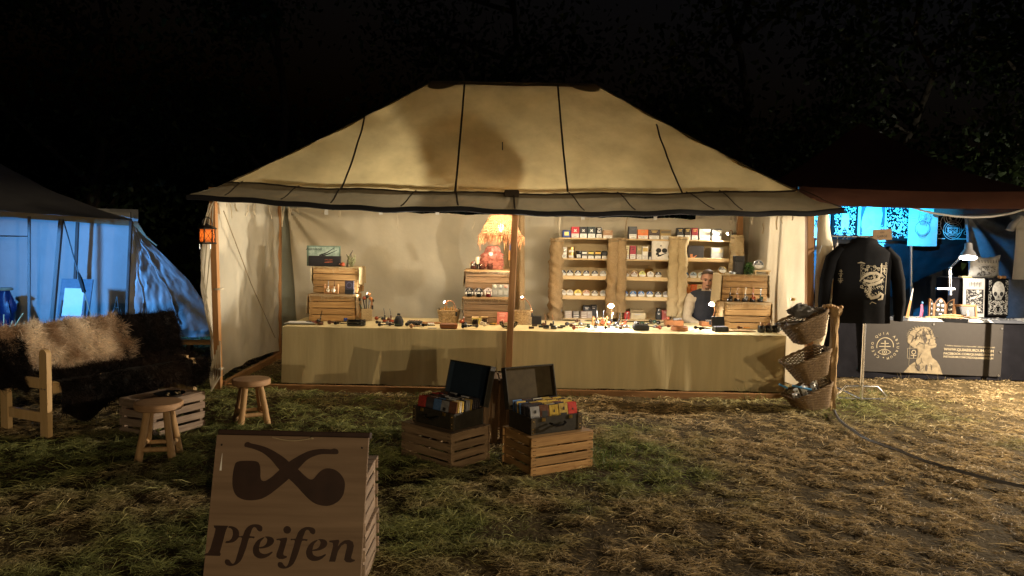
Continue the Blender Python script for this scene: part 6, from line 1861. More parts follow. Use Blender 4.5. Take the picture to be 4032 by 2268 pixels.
for i, (px, c, nm) in enumerate(((2700, (.04, .10, .24), 'navy'), (2731, (.35, .48, .60), 'light blue'), (2763, (.55, .58, .48), 'pale green'), (2803, (.5, .5, .46), 'whitish'))):
    round_tin(nm + ' round tin on the third board ' + B3, px, 1072, 2, c, 15.5)
for i, (p0, p1, c, nm) in enumerate(((2695, 2703, (.6, .4, .25), 'narrow tan'), (2704, 2724, (.62, .20, .03), 'orange'), (2725, 2749, (.60, .10, .02), 'red orange'), (2750, 2770, (.62, .42, .18), 'pale orange'))):
    carton(nm + ' box on the fourth board behind the man', p0, p1, 1121, 3, c, emblem=((.4, .2, .05), 'l'), Y=SY0 + .04)
# bottom board goods
for i in range(3):
    for k_ in range(4):
        z = ZS[4] + k_ * .0235
        c = ((.45, .36, .30), (.04, .035, .035), (.26, .18, .14))[i]
        q = at(2237 + i * 31, 1240, SY0 + .08)
        t = thing('match_packet', ('pale', 'black', 'brownish')[i] + ' packet, ' + ordn[k_] + ' from below in its stack on the bottom board', 'packet', (q.x, SY0 + .08, z), (0, 0, rnd.uniform(-.05, .05)), 'packets stacked on the bottom board')
        obj('packet', MB().box((0, 0, .0115), (.095, .06, .022), ch=.002), paint(c), t)
        obj('side_label', MB().box((0, -.0308, .0115), (.07, .0012, .012)), paint((.6, .55, .48)), t)
for px0, px1, y0, yb, c, nm, bay in ((2205, 2217, 1215, 1253, (.05, .20, .36), 'small blue packet half behind the burlap roll', 0), (2312, 2338, 1226, 1253, (.42, .36, .32), 'pale box with a small mark on the bottom board', 0), (2302, 2330, 1204, 1240, (.03, .03, .035), 'dark handled box in the back of the bottom board', 0), (2331, 2356, 1201, 1240, (.025, .025, .03), 'second dark box in the back of the bottom board', 0),
                                     (2465, 2487, 1226, 1250, (.55, .05, .04), 'red patterned box on the bottom board of the middle bay', 1), (2489, 2549, 1233, 1250, (.58, .48, .30), 'long cream box on the bottom board', 1), (2592, 2611, 1230, 1250, (.02, .02, .02), 'small black box with a white tag on the bottom board', 1), (2595, 2606, 1215, 1229, (.02, .02, .02), 'tiny black box stacked on the other black one', 1), (2614, 2640, 1222, 1250, (.45, .12, .10), 'red and white box at the end of the bottom board', 1)):
    carton(nm, px0, px1, y0, 4, c, w=False, emblem=((.55, .5, .45), 'l'), Y=SY0 + (.16 if 'back' in nm else .05), depth=.08, z=(ZS[4] + .058 if 'tiny' in nm else None))
t = carton('flat tan box lying behind the long cream box', 2487, 2540, 1219, 4, (.30, .22, .11), w=False, Y=SY0 + .17)

# ================================================================== pipes
def pipe_meshes(c, stem, kind):
    b = MB()
    if kind == 'straight': prof, ln, bend = [(.010, 0), (.017, .006), (.0195, .020), (.0185, .040), (.0165, .046), (.011, .046), (.010, .020)], .135, .004
    elif kind == 'bent': prof, ln, bend = [(.009, 0), (.018, .008), (.021, .024), (.019, .046), (.017, .052), (.011, .052), (.010, .022)], .115, .055
    else: prof, ln, bend = [(.006, 0), (.019, .008), (.025, .024), (.021, .042), (.015, .048), (.010, .048), (.009, .022)], .125, .020
    b.lathe(prof, 16)
    b.tube([(.010, 0, .014), (.030, 0, .016 + bend * .10), (.052, 0, .020 + bend * .30)], [.0105, .0090, .0078], 9)
    s = MB().tube([(.052, 0, .020 + bend * .30), (.085, 0, .024 + bend * .62), (ln * .9, 0, .026 + bend * .92), (ln, 0, .026 + bend)], [.0075, .0060, .0048, .0055], 8, flat=.8)
    r_ = MB().tube([(.050, 0, .0196 + bend * .28), (.056, 0, .0205 + bend * .335)], .0086, 10)
    return b.mesh('bowl', c), s.mesh('stem', stem), r_.mesh('ring', MT['steel'])
def gl(c, rough=.22): return mat('pipe', c, rough=rough, var=.2, scale=40, bump=.08, spec=.5, coat=.3)
PC = dict(black=gl((.012, .011, .011)), brown=gl((.10, .040, .018)), red=gl((.26, .05, .02)), tan=gl((.42, .22, .10)), white=gl((.66, .58, .44)), blue=gl((.03, .06, .28)), orange=gl((.52, .18, .03)), green=gl((.03, .06, .04)), grey=gl((.20, .19, .18)))
PMS = {}
def pipe(label, px, py, c, kind='straight', rz=0.0, stem='black', mode='lie', s=1.0, z=None, Y=None, group='pipes on the counter', rx=None):
    k_ = (c, stem, kind)
    if k_ not in PMS: PMS[k_] = pipe_meshes(PC[c], PC[stem], kind)
    if z is None: p = tab(px, py)
    else: p = at(px, py, Y); p = V((p.x, Y, z))
    rz = R(rz)
    if mode == 'lie': Mr = Matrix.Rotation(rz, 3, 'Z') @ Matrix.Rotation(R(78 if kind != 'straight' else 82), 3, 'X'); dz = .0205
    elif mode == 'stand': Mr = Matrix.Rotation(rz, 3, 'Z'); dz = .002
    else: Mr = Matrix.Rotation(rz, 3, 'Z') @ Matrix.Rotation(R(-62), 3, 'Y'); dz = .012      # stem up in a holder
    t = thing('tobacco_pipe', label, 'pipe', (p.x, p.y, p.z + dz * s + .002), Mr, group)
    t.scale = (s, s, s)
    for me in PMS[k_]: link(me.name.split('.')[0], me, t)
    return t
def holder(label, px, py, c, pc, kind, r_=.032, h_=.034, stem='black', s=1.0, z=None, Y=None, rz=0):
    """a round cup with a pipe resting in it, stem up"""
    p = tab(px, py) if z is None else V((at(px, py, Y).x, Y, z))
    t = thing('pipe_cup', 'cup of the ' + label, 'pipe holder', p, None, 'pipe cups')
    obj('cup', MB().lathe([(r_ * .95, 0), (r_, .004), (r_, h_ - .003), (r_ * .95, h_), (r_ * .72, h_ - .002), (r_ * .6, h_ * .4), (0, h_ * .35)], 20), PC[c] if c in PC else MT[c], t)
    pipe(label, px, py, pc, kind, rz, stem, 'up', s, p.z + h_ * .42, p.y)
holder('small dark pipe standing in a red brown cup before the left crates', 1262, 1277, 'brown', 'black', 'ball', stem='black')
holder('dark pipe in the first of the twin terracotta cups', 1517, 1268, 'red', 'black', 'bent', stem='grey'); holder('brown pipe in the second of the twin terracotta cups', 1541, 1269, 'red', 'brown', 'bent', stem='grey')
holder('slender pipe in a black cup between basket and glass jars', 1827, 1279, 'black', 'red', 'bent', s=1.05)
holder('brown pipe in the black double holder right of the centre pole', 2150, 1292, 'black', 'brown', 'bent', .036, .04, stem='tan'); holder('black pipe in the black double holder right of the centre pole', 2180, 1294, 'black', 'black', 'bent', .036, .04, stem='tan')
holder('red pipe in a silver rimmed cup under the brightest lamp', 2406, 1288, 'steel', 'red', 'ball', .044, .035, stem='white', s=1.1)
holder('black pipe in a silver rimmed cup right of the brightest lamp', 2436, 1289, 'steel', 'black', 'ball', .042, .035, stem='black', s=1.1)
holder('red bowled pipe in the third silver rimmed cup', 2465, 1290, 'steel', 'red', 'ball', .042, .035, stem='black', s=1.1)
for a in (('dark brown pipe lying left of the black zip case', 1297, 1276, 'brown', 'ball', 15), ('black pipe lying beside the zip case', 1325, 1279, 'black', 'straight', -10), ('blue bowled pipe behind the zip case', 1353, 1266, 'blue', 'ball', 70, 'black'),
          ('small red pipe beside the paper stack', 1240, 1276, 'red', 'straight', 160), ('red pipe with an upright stem beside the woven holder', 1475, 1260, 'red', 'ball', 80),
          ('black pipe lying behind the pouch', 1485, 1275, 'black', 'straight', 5), ('long black pipe in front of the pouch', 1497, 1286, 'black', 'bent', -4), ('grey black pipe lying before the twin cups', 1525, 1277, 'grey', 'straight', 3),
          ('black pipe with green stem before the pouch', 1535, 1284, 'black', 'straight', 8, 'green'), ('black bowl pipe left of the tan pipe', 1602, 1284, 'black', 'ball', 12), ('plain tan pipe near the front edge of the counter', 1622, 1291, 'tan', 'ball', -6, 'tan'),
          ('black pipe right of the tan pipe', 1640, 1284, 'black', 'straight', 2), ('long dark pipe before the small tray', 1668, 1287, 'black', 'straight', -3),
          ('black pipe in front of the glass jars', 1822, 1293, 'black', 'bent', 5), ('grey bowled pipe in front of the glass jars', 1834, 1287, 'grey', 'straight', -8), ('black pipe with steel ring left of the glass bowl', 1876, 1292, 'black', 'straight', 172),
          ('white meerschaum pipe with a black stem, left of a pair', 1897, 1279, 'white', 'ball', 4), ('white meerschaum pipe with a black stem, right of a pair', 1909, 1284, 'white', 'ball', -5),
          ('black pipe first in the row right of the burlap post', 2226, 1283, 'black', 'ball', 40), ('brown pipe second in the row right of the burlap post', 2245, 1288, 'brown', 'straight', 20), ('red pipe with a pale stem at the front edge of the counter', 2258, 1297, 'red', 'ball', 5, 'tan'),
          ('large brown pipe with a white stem behind the others', 2266, 1270, 'brown', 'bent', 25, 'white'), ('grey rusticated pipe near the wooden rack', 2287, 1282, 'grey', 'ball', -20), ('green black pipe on the bright patch of cloth', 2322, 1294, 'green', 'bent', 200),
          ('black pipe upright on the bright patch before the rack', 2354, 1296, 'black', 'ball', 260), ('black pipe lying on the brightest patch of cloth', 2385, 1297, 'black', 'straight', -15), ('thin pipe lying before the silver cups', 2440, 1298, 'brown', 'straight', 8, 'tan'),
          ('grey pipe first behind the dark flat box', 2497, 1278, 'grey', 'ball', 30), ('black pipe second behind the dark flat box', 2508, 1282, 'black', 'straight', 10), ('green glazed pipe behind the dark flat box', 2528, 1281, 'green', 'ball', 0),
          ('black pipe first in the row left of the leather box', 2555, 1272, 'black', 'ball', 60), ('dark green pipe second in the row left of the leather box', 2569, 1274, 'green', 'ball', 60), ('black pipe third in the row left of the leather box', 2585, 1278, 'black', 'ball', 50),
          ('grey blue pipe before the row of black pipes', 2574, 1293, 'grey', 'bent', 20), ('dark red pipe lying left of the open round tin', 2601, 1299, 'red', 'bent', 190), ('pale stemmed pipe left of the open round tin', 2628, 1290, 'brown', 'straight', 5, 'white'),
          ('black pipe lying right of the open round tin', 2735, 1297, 'black', 'bent', 4), ('second black pipe right of the open round tin', 2758, 1301, 'black', 'bent', -12),
          ('brown pipe on the cork mat', 2905, 1296, 'brown', 'straight', 2, 'orange'), ('black pipe on the cork mat', 2925, 1288, 'black', 'straight', 6, 'brown')):
    pipe(*a[:6], **({'stem': a[6]} if len(a) > 6 else {}))
# pipe rack of wood with two hanging pipes
def rack_small(label, px0, px1, y0, yb, Y, z, mats, pcs, s=1.0):
    a, b = at(px0, 1200, Y).x, at(px1, 1200, Y).x; h_ = at(px0, y0, Y).z - z
    t = thing('pipe_rack', label, 'pipe rack', ((a + b) / 2, Y, z))
    w_ = b - a
    for s_ in (-1, 1): obj('end', MB().box((s_ * (w_ / 2 - .008), 0, h_ / 2), (.016, .06, h_), ch=.004), MT[mats], t)
    obj('rail', MB().box((0, .012, h_ * .72), (w_ - .034, .012, .018), ch=.002), MT[mats], t); obj('tray', MB().box((0, 0, h_ * .13), (w_ - .034, .05, .022), ch=.002), MT[mats], t)
    for i, (pc, st) in enumerate(pcs):
        p = thing('tobacco_pipe', ('%s%s pipe hanging in the %s' % (pc, '' if pcs[0][0] != pcs[1][0] else ('', ' brown stemmed')[i], label)), 'pipe', ((a + b) / 2 + (i - .5) * w_ * .42, Y - .012, z + h_ * .13 + .016), Matrix.Rotation(R(95 - 20 * i), 3, 'Z') @ Matrix.Rotation(R(-68), 3, 'Y'), 'pipes on the counter')
        p.scale = (s, s, s)
        k_ = (pc, st, 'ball')
        if k_ not in PMS: PMS[k_] = pipe_meshes(PC[pc], PC[st], 'ball')
        for me in PMS[k_]: link(me.name.split('.')[0], me, p)
p = tab(2364, 1280); rack_small('wooden pipe rack under the brightest lamp', 2334, 2394, 1244, 1280, p.y, p.z, 'pole', (('black', 'grey'), ('red', 'black')), 1.1)
xs, z1, z2 = STK['left']
rack_small('small rack on the left crates', 1277, 1334, 1118, 1151, 9.185, z1, 'pole', (('white', 'grey'), ('white', 'brown')), .95)
# ================================================================== other goods on the counter
def tbox(name, label, cat, px0, px1, y0, yb, c, depth=.08, ch=.004, m_=None, rz=0, group=None):
    p = tab((px0 + px1) / 2, yb); a, b = at(px0, yb, p.y).x, at(px1, yb, p.y).x
    h_ = at((px0 + px1) / 2, y0, p.y).z - p.z
    t = thing(name, label, cat, ((a + b) / 2, p.y, p.z), R(rz), group)
    obj('body', MB().box((0, depth / 2, h_ / 2), (b - a, depth, h_), ch=ch), m_ or paint(c), t)
    return t, b - a, h_
# sheets of paper
p = tab(1180, 1274)
for i in range(3):
    t = tag(obj('paper_sheet', MB().grid(lambda u, v: (lerp(-.17, .17, u) , lerp(-.09, .09, v), .004 + .005 * i + .006 * (u > .8) * (u - .8) * 5), 8, 4), MT['white'], None, (p.x + .012 * i, p.y + .03 + .01 * i, p.z + .003), (0, 0, R(3 * i - 3))), ('lowest', 'middle', 'topmost')[i] + ' pale sheet in the paper stack at the end of the counter', 'paper', 'paper stack')
# black zip case
p = tab(1399, 1283)
t = thing('zip_case', 'glossy black round cornered zip case near the left crates', 'case', (p.x, p.y + .05, p.z))
wz = 72 / FPX * p.y
prof = [(-wz / 2 + .03, -.05), (wz / 2 - .03, -.05), (wz / 2, -.02), (wz / 2, .03), (wz / 2 - .03, .06), (-wz / 2 + .03, .06), (-wz / 2, .03), (-wz / 2, -.02)]
def rbox(z0, z1, inset): return [[(x * (1 - inset), y * (1 - inset), z) for x, y in smooth_poly(prof, 3)] for z in (z0, z1)]
mb = MB()
rings = []
for z, ins in ((0, .05), (.008, 0), (.034, 0), (.036, .02), (.038, .02), (.040, 0), (.066, 0), (.074, .05)):
    rings.append([(x * (1 - ins), y * (1 - ins), z) for x, y in smooth_poly(prof, 3)])
k_ = len(rings[0]); vs = [q for r_ in rings for q in r_]
fs = [tuple(range(k_))[::-1], tuple((len(rings) - 1) * k_ + j for j in range(k_))]
for i in range(len(rings) - 1):
    for j in range(k_): fs.append((i * k_ + j, i * k_ + (j + 1) % k_, (i + 1) * k_ + (j + 1) % k_, (i + 1) * k_ + j))
obj('shell', mb.add(vs, fs, 0, True), MT['gloss_black'], t)
obj('zip_pull', MB().box((.03, -.053, .037), (.02, .004, .006)), MT['steel'], t)
# woven holder full of pipes
p = tab(1443, 1260)
wv = thing('woven_holder', 'square woven straw pot holding upright pipes', 'pot', (p.x, p.y, p.z), R(14))
wp, hp2 = .125, 47 / FPX * p.y
mb = MB().box((0, 0, hp2 / 2), (wp - .012, wp - .012, hp2 - .004))
obj('core', mb, MT['seagrass'], wv)
mb = MB(); nr, nc = 9, 5
for f in range(4):
    Mf = Matrix.Rotation(f * math.pi / 2, 4, 'Z')
    for i in range(nr):
        for j in range(nc):
            x = -wp / 2 + (j + .5) * wp / nc; z = (i + .5) * hp2 / nr
            mb.box((x, -wp / 2 + .002 + (.002 if (i + j) % 2 else 0), z), (wp / nc * .92, .006, hp2 / nr * .8), M=Mf @ Matrix.Translation((x, 0, z)) @ Matrix.Rotation(R(14 if (i + j) % 2 else -14), 4, 'Y') @ Matrix.Translation((-x, 0, -z)), ch=.0015)
obj('weave', mb, MT['burlap2'], wv)['kind'] = 'stuff'
for i, (px, py, c, st) in enumerate(((1413, 1182, 'black', 'green'), (1432, 1180, 'red', 'black'), (1441, 1174, 'black', 'black'), (1458, 1183, 'orange', 'grey'), (1478, 1186, 'black', 'tan'))):
    q = at(px, py, p.y)
    dx = q.x - p.x
    t = thing('tobacco_pipe', ('black', 'dark red', 'small black', 'orange', 'leaning black')[i] + ' bowled pipe standing head up in the woven pot', 'pipe', (p.x + dx * .3, p.y + .01 * (i - 2), p.z + hp2 - .07), (0, math.atan2(dx * .75, q.z - p.z - hp2 + .07), R(20 * i)), 'pipes in the woven pot')
    L_ = q.z - p.z - hp2 + .085
    obj('stem', MB().tube([(0, 0, 0), (0, 0, L_)], [.006, .009], 8), PC[st], t)
    obj('bowl', MB().lathe([(.009, 0), (.021, .010), (.024, .024), (.020, .038), (.014, .040), (.012, .02)], 14, M=Matrix.Translation((-.006, 0, L_ - .005)) @ Matrix.Rotation(R(60), 4, 'Y')), PC[c], t)
# black felt pouch
p = tab(1568, 1283)
t = thing('felt_pouch', 'small black drawstring pouch standing on the counter', 'pouch', (p.x, p.y + .03, p.z))
obj('sack', MB().lathe([(.045, 0), (.058, .015), (.055, .06), (.036, .105), (.016, .122), (.022, .140), (.010, .146)], 16), MT['black'], t)
obj('cord', MB().lathe([(.015, .118), (.020, .122), (.015, .126)], 10), MT['rope'], t)
# little tray of odds
t, w_, h_ = tbox('open_case', 'flat black case with trinkets left of the basket with the lamp', 'case', 1602, 1660, 1266, 1279, (.015, .015, .016), .10)
mb = MB()
for i in range(5): mb.ell((-w_ / 2 + .03 + i * w_ / 6, .04, h_ + .008), (.012, .012, .010), 8, 6)
obj('trinkets', mb, paint((.45, .32, .22)), t)
tbox('wooden_tamper', 'pale wooden tamper bar lying by the basket', 'tool', 1660, 1735, 1268, 1274, (.55, .33, .12), .02, m_=MT['pole'])
for i, px in enumerate((1688, 1697, 1706)):
    q = tab(px, 1279); tag(obj('glass_marble', MB().ell((0, 0, .014), (.014, .014, .014), 12, 8), MT['white'], None, q), ordn[i] + ' of three white balls left of the leather pouch', 'ball', 'white balls')
tbox('flat_tin', 'flat grey tin at the front edge below the basket', 'tin', 1684, 1719, 1292, 1297, (.3, .3, .31), .05)
t, w_, h_ = tbox('leather_pouch', 'folded brown leather pouch in front of the lamp basket', 'pouch', 1731, 1800, 1274, 1299, (.2, .1, .04), .09, .012, MT['leather'])
obj('flap', MB().box((0, -.004, h_ * .72), (w_ * 1.0, .012, h_ * .42), ch=.005), MT['leather'], t)
# glass jars
def jar(label, p, w_, h_, fillc, lidm, round_=False, group='glass jars'):
    t = thing('glass_jar', label, 'jar', p, None, group)
    if round_:
        obj('glass', MB().lathe([(w_ * .40, 0), (w_ * .5, .006), (w_ * .5, h_ * .62), (w_ * .42, h_ * .75), (w_ * .40, h_ * .82)], 18), MT['glass'], t)
        obj('tobacco', MB().lathe([(w_ * .38, .003), (w_ * .46, .008), (w_ * .46, h_ * .5), (.0, h_ * .55)], 14), paint(fillc, .9), t)
        obj('lid', MB().lathe([(w_ * .42, h_ * .80), (w_ * .45, h_ * .82), (w_ * .45, h_ * .97), (w_ * .40, h_)], 18), MT[lidm], t)
    else:
        obj('glass', MB().box((0, w_ / 2, h_ * .42), (w_, w_, h_ * .84), ch=.006), MT['glass'], t)
        obj('tobacco', MB().box((0, w_ / 2, h_ * .33), (w_ * .88, w_ * .88, h_ * .62), ch=.01), paint(fillc, .9), t)
        obj('lid', MB().box((0, w_ / 2, h_ * .92), (w_ * 1.06, w_ * 1.06, h_ * .14), ch=.004), MT[lidm], t)
p = tab(1870, 1279); jar('square glass jar with a wooden lid, left of the pair', (p.x, p.y, p.z), .075, .098, (.03, .02, .015), 'shelf')
p = tab(1907, 1276); jar('square glass jar with a wooden lid, right of the pair', (p.x, p.y, p.z), .08, .095, (.045, .025, .018), 'shelf')
def card(name, label, px0, px1, y0, yb, c, rows, ink, Y=None, z=None):
    p = tab((px0 + px1) / 2, yb); Y = Y or p.y; z = z if z is not None else p.z
    a, b = at(px0, yb, Y).x, at(px1, yb, Y).x; h_ = at((px0 + px1) / 2, y0, Y).z - z
    t = thing(name, label, 'card', ((a + b) / 2, Y, z), (R(-8), 0, 0))
    obj('card', MB().box((0, 0, h_ / 2), (b - a, .003, h_)), paint(c), t)
    mb = MB()
    for i in range(rows): mb.ribbon([(-(b - a) * .3, h_ * (.85 - i * .16)), ((b - a) * (.3 - .1 * (i % 2)), h_ * (.85 - i * .16))], h_ * .05, lambda x, z_: (x, -.0025, z_))
    ring(mb, 0, h_ * .3, h_ * .12, h_ * .04, lambda x, z_: (x, -.0025, z_), 10)
    obj('lettering', mb, paint(ink), t)
card('yellow_card', 'yellow card propped behind the square glass jars', 1860, 1899, 1229, 1273, (.62, .50, .14), 3, (.1, .08, .03), 9.11, TZ)
card('pink_card', 'salmon pink card propped against the centre crate', 1957, 1999, 1229, 1272, (.56, .17, .13), 2, (.7, .5, .4), 9.10, TZ)
p = tab(1940, 1277)
t = thing('oval_tin', 'flat brass oval tin left of the glass bowl', 'tin', p)
obj('tin', MB().lathe([(.052, 0), (.055, .004), (.055, .022), (.050, .026)], 20), MT['brass'], t)
p = tab(2002, 1294)
t = thing('glass_bowl', 'cut glass bowl half hidden by the centre pole', 'bowl', (p.x, p.y + .06, p.z))
mb = MB(); vs, fs = [], []
for i, (r_, z) in enumerate(((.05, 0), (.075, .012), (.10, .04), (.112, .072), (.108, .072), (.094, .042), (.07, .018), (.0, .012))):
    pass
obj('bowl', MB().lathe([(.05, 0), (.075, .012), (.10, .04), (.112, .072), (.108, .072), (.094, .042), (.07, .018), (.01, .012)], 20, sm=False), MT['glass'], t)
mb = MB()
for i in range(16):
    a = rnd.uniform(0, 6.28); r_ = rnd.uniform(0, .07); mb.ell((r_ * math.cos(a), r_ * math.sin(a), .035 + rnd.uniform(0, .03)), (.016, .012, .009), 7, 5)
obj('corks', mb, MT['burlap2'], t)
# baskets with clip lamps
def coil_basket(label, px, yb, w_, d_, h_, taper, m_='seagrass', dark=True):
    p = tab(px, yb)
    t = thing('seagrass_basket', label, 'basket', (p.x, p.y + d_ * .5, p.z), None, 'seagrass baskets on the counter')
    mb = MB(); n_ = 9
    for i in range(n_):
        k_ = lerp(taper, 1, i / (n_ - 1)); z = h_ * (i + .5) / n_
        pts = []
        for j in range(36):
            a = 6.2832 * j / 36
            sq = (abs(math.cos(a)) ** 4 + abs(math.sin(a)) ** 4) ** -.25
            o_ = .004 * math.sin(j * 3.1 + i * 2)
            pts.append((w_ / 2 * k_ * math.cos(a) * sq + o_, d_ / 2 * k_ * math.sin(a) * sq, z + .003 * math.sin(j * 2.3 + i)))
        mb.tube(pts, h_ / n_ * .58, 6, closed=True)
    mb.box((0, 0, .006), (w_ * taper * .9, d_ * taper * .9, .008))
    obj('coils', mb, MT[m_], t)['kind'] = 'stuff'
    for s_ in (-1, 1):
        pts = [(s_ * w_ * .47, -.03 + .06 * i / 6, h_ * .9 + .03 * math.sin(i / 6 * math.pi)) for i in range(7)]
        obj('handle', MB().tube(pts, .007, 6), MT['gloss_black'] if dark else MT[m_], t)
    return t
bl_ = coil_basket('seagrass basket with a bent clip lamp, left of the centre crates', 1764, 1271, .255, .20, .155, .80)
mb = MB()
for i in range(7): mb.tube([(-.08 + .026 * i, .02 * (i % 3 - 1), .03), (-.085 + .028 * i, .02 * (i % 3 - 1), .175 + .012 * (i % 3))], .009, 7)
obj('cleaners', mb, paint((.62, .34, .10)), bl_)
br_ = coil_basket('seagrass basket with a bent clip lamp, right of the centre pole', 2058, 1277, .22, .20, .16, .95)
tag(obj('small_black_box', MB().box((0, .04, .05), (.115, .09, .10), ch=.004), MT['black'], None, tab(2113, 1277)), 'plain black cube box beside the basket right of the pole', 'box')
for i, (px, py) in enumerate(((2092, 1292), (2105, 1283), (2131, 1288), (2140, 1280), (2205, 1291), (2216, 1286))):
    tag(obj('lighter_box', MB().box((0, 0, .011), (.062, .036, .022), ch=.003), MT['gloss_black'], None, tab(px, py), (0, 0, rnd.uniform(-.3, .3))), ordn[i] + ' of the small black lighter boxes counted from the centre pole', 'box', 'small black boxes right of the centre pole')
tag(obj('dark_flat_box', MB().box((0, .04, .031), (64 / FPX * 8.75, .10, .062), ch=.012), MT['black'], None, tab(2525, 1300)), 'dark plush flat box at the front edge under the middle shelf bay', 'box')
def ltray(label, px0, px1, y0, yb, things_, m_='leather'):
    t, w_, h_ = tbox('leather_tray', label, 'tray', px0, px1, y0, yb, (.2, .1, .04), .12, .006, MT[m_])
    mb = MB()
    for i in range(things_): mb.tube([(rnd.uniform(-w_ * .4, w_ * .3), .02 + .025 * i, h_ + .010), (rnd.uniform(0, w_ * .45), .03 + .02 * i, h_ + .016)], [.016, .006], 8)
    obj('pipe_bits', mb, PC['grey'], t)
    return t, w_, h_
t, w_, h_ = ltray('tan leather box with a red ball headed pipe lying on it', 2621, 2692, 1262, 1283, 3)
obj('red_ball', MB().ell((-w_ * .36, .03, h_ + .020), (.024, .024, .022), 12, 8), PC['red'], t)
ltray('small orange leather tray left of the open black box', 2762, 2806, 1268, 1284, 3)
p = tab(2681, 1303)
t = thing('open_round_tin', 'open round red leather tin with a dark inside', 'tin', (p.x, p.y + .08, p.z))
obj('wall', MB().lathe([(.094, 0), (.098, .004), (.098, .045), (.094, .048), (.088, .046), (.086, .012), (.0, .010)], 30), MT['leather'], t)
mb = MB().lathe([(.0, .0121), (.084, .0122), (.084, .014), (.0, .0145)], 24)
obj('lining', mb, MT['black'], t)
mb = MB()
for i in range(7): mb.tube([(rnd.uniform(-.05, .05), rnd.uniform(-.05, .05), .022), (rnd.uniform(-.05, .05), rnd.uniform(-.05, .05), .026)], .004, 5)
obj('bits', mb, MT['white'], t)
p = tab(2840, 1305)
t = thing('open_black_box', 'open black presentation box with a raised lid', 'box', (p.x, p.y + .05, p.z), R(6))
obj('tray', MB().box((0, 0, .028), (.155, .11, .056), ch=.004), MT['black'], t)
obj('lid', MB().box((0, .062, .105), (.155, .012, .12), ch=.003, M=Matrix.Translation((0, .06, .05)) @ Matrix.Rotation(R(-14), 4, 'X') @ Matrix.Translation((0, -.06, -.05))), MT['black'], t)
obj('lining', MB().box((0, 0, .0568), (.14, .095, .002)), paint((.05, .045, .05), .9), t)
p = tab(2858, 1283)
t = thing('leather_pipe_bag', 'upright tan leather pipe bag with a black strap behind the open box', 'bag', (p.x, p.y + .02, p.z))
obj('bag', MB().lathe([(.04, 0), (.05, .01), (.05, .07), (.038, .105), (.01, .115)], 14), MT['leather'], t)
obj('strap', MB().tube([(0, -.052, .0), (.004, -.056, .06), (0, -.035, .112)], .010, 6, flat=.4), MT['black'], t)
p = tab(2923, 1305)
tag(obj('cork_mat', MB().box((0, .07, .005), (.31, .16, .010), ch=.002), mat('cork', (.30, .19, .09), rough=.9, scale=80, bump=.3), None, p), 'cork mat under two pipes near the right crates', 'mat')
p = tab(2930, 1281)
t = thing('pipe_roll', 'long dark cylindrical pipe roll before the right crates', 'roll', (p.x, p.y - .06, p.z + .032))
obj('roll', MB().tube([(-.13, 0, 0), (-.12, 0, 0), (.12, 0, .0), (.13, 0, 0)], [.02, .03, .03, .02], 14), mat('dark plum leather', (.05, .022, .03), rough=.35), t)
obj('end_cap', MB().tube([(.118, 0, 0), (.135, 0, 0)], .031, 14), MT['gloss_black'], t)
for i, px in enumerate((2997, 3027, 3056)):
    p = tab(px, 1307)
    t = thing('pipe_mug', ordn[i] + ' of three black mugs holding pipes at the end of the counter', 'mug', p, None, 'black pipe mugs')
    obj('cup', MB().lathe([(.036, 0), (.040, .005), (.042, .075), (.040, .080), (.034, .078), (.03, .01), (0, .008)], 18), MT['gloss_black'], t)
    obj('pipe_bowl', MB().lathe([(.008, 0), (.020, .010), (.022, .026), (.018, .038), (.012, .038), (.010, .02)], 14, (0, 0, .072)), PC[('tan', 'brown', 'black')[i]], t)
    obj('mug_handle', MB().tube([(.040, 0, .062), (.060, 0, .055), (.060, 0, .028), (.040, 0, .02)], .005, 6), MT['gloss_black'], t)
p = tab(3048, 1275)
t = thing('pipe_tray', 'wooden tray heaped with dark pipes behind the black mugs', 'tray', (p.x, p.y, p.z + .0), R(-5))
obj('tray', MB().box((0, 0, .012), (.32, .16, .024), ch=.004), MT['crate'], t)
for i in range(6):
    o = link('tobacco_pipe', PMS[('black', 'black', 'straight')][0], t, (-.11 + .044 * i, -.02 + .03 * (i % 2), .045), (R(80), 0, R(30 + 20 * i)))
    o.name = 'pipe_bowl'
    link('pipe_stem', PMS[('black', 'black', 'straight')][1], o)

# ---- goods on the crate stacks
xs, z1, z2 = STK['left']
t = carton('long glossy green box printed with dark pipes, on top of the left crates', 1208, 1338, 968, 0, (.10, .15, .11), w=False, Y=9.36, depth=.05, z=z2, name='pipe_box', group='goods on the crate stacks')
w_ = at(1338, 1000, 9.36).x - at(1208, 1000, 9.36).x; h_ = at(1270, 968, 9.36).z - z2
fn = lambda x, z: (x, -.002, z)
mb = MB(); mb.add([fn(x, z) for x, z in ((-w_ * .44, h_ * .48), (w_ * .47, h_ * .48), (w_ * .47, h_ * .95), (-w_ * .44, h_ * .95))], [(0, 1, 2, 3)])
obj('picture', mb, mat('mossy picture', (.10, .16, .12), c2=(.42, .50, .44), rough=.3, scale=14, bump=0), t)
mb = MB(); f3 = lambda x, z: (x, -.004, z)
mb.ribbon([(-w_ * .12, h_ * .52), (w_ * .1, h_ * .66), (w_ * .34, h_ * .92)], [.018, .012, .006], f3); mb.ribbon([(-w_ * .05, h_ * .50), (w_ * .15, h_ * .6), (w_ * .42, h_ * .80)], [.018, .012, .005], f3)
put_text(mb, 'Auenland', .05, -w_ * .28, h_ * .78, f3)
obj('pipe_print', mb, MT['ink'], t)
t = carton('black gift box with red lettering in front of the green pipe box', 1215, 1341, 1008, 0, (.014, .012, .013), w=False, Y=9.30, depth=.045, z=z2, name='pipe_box', group='goods on the crate stacks')
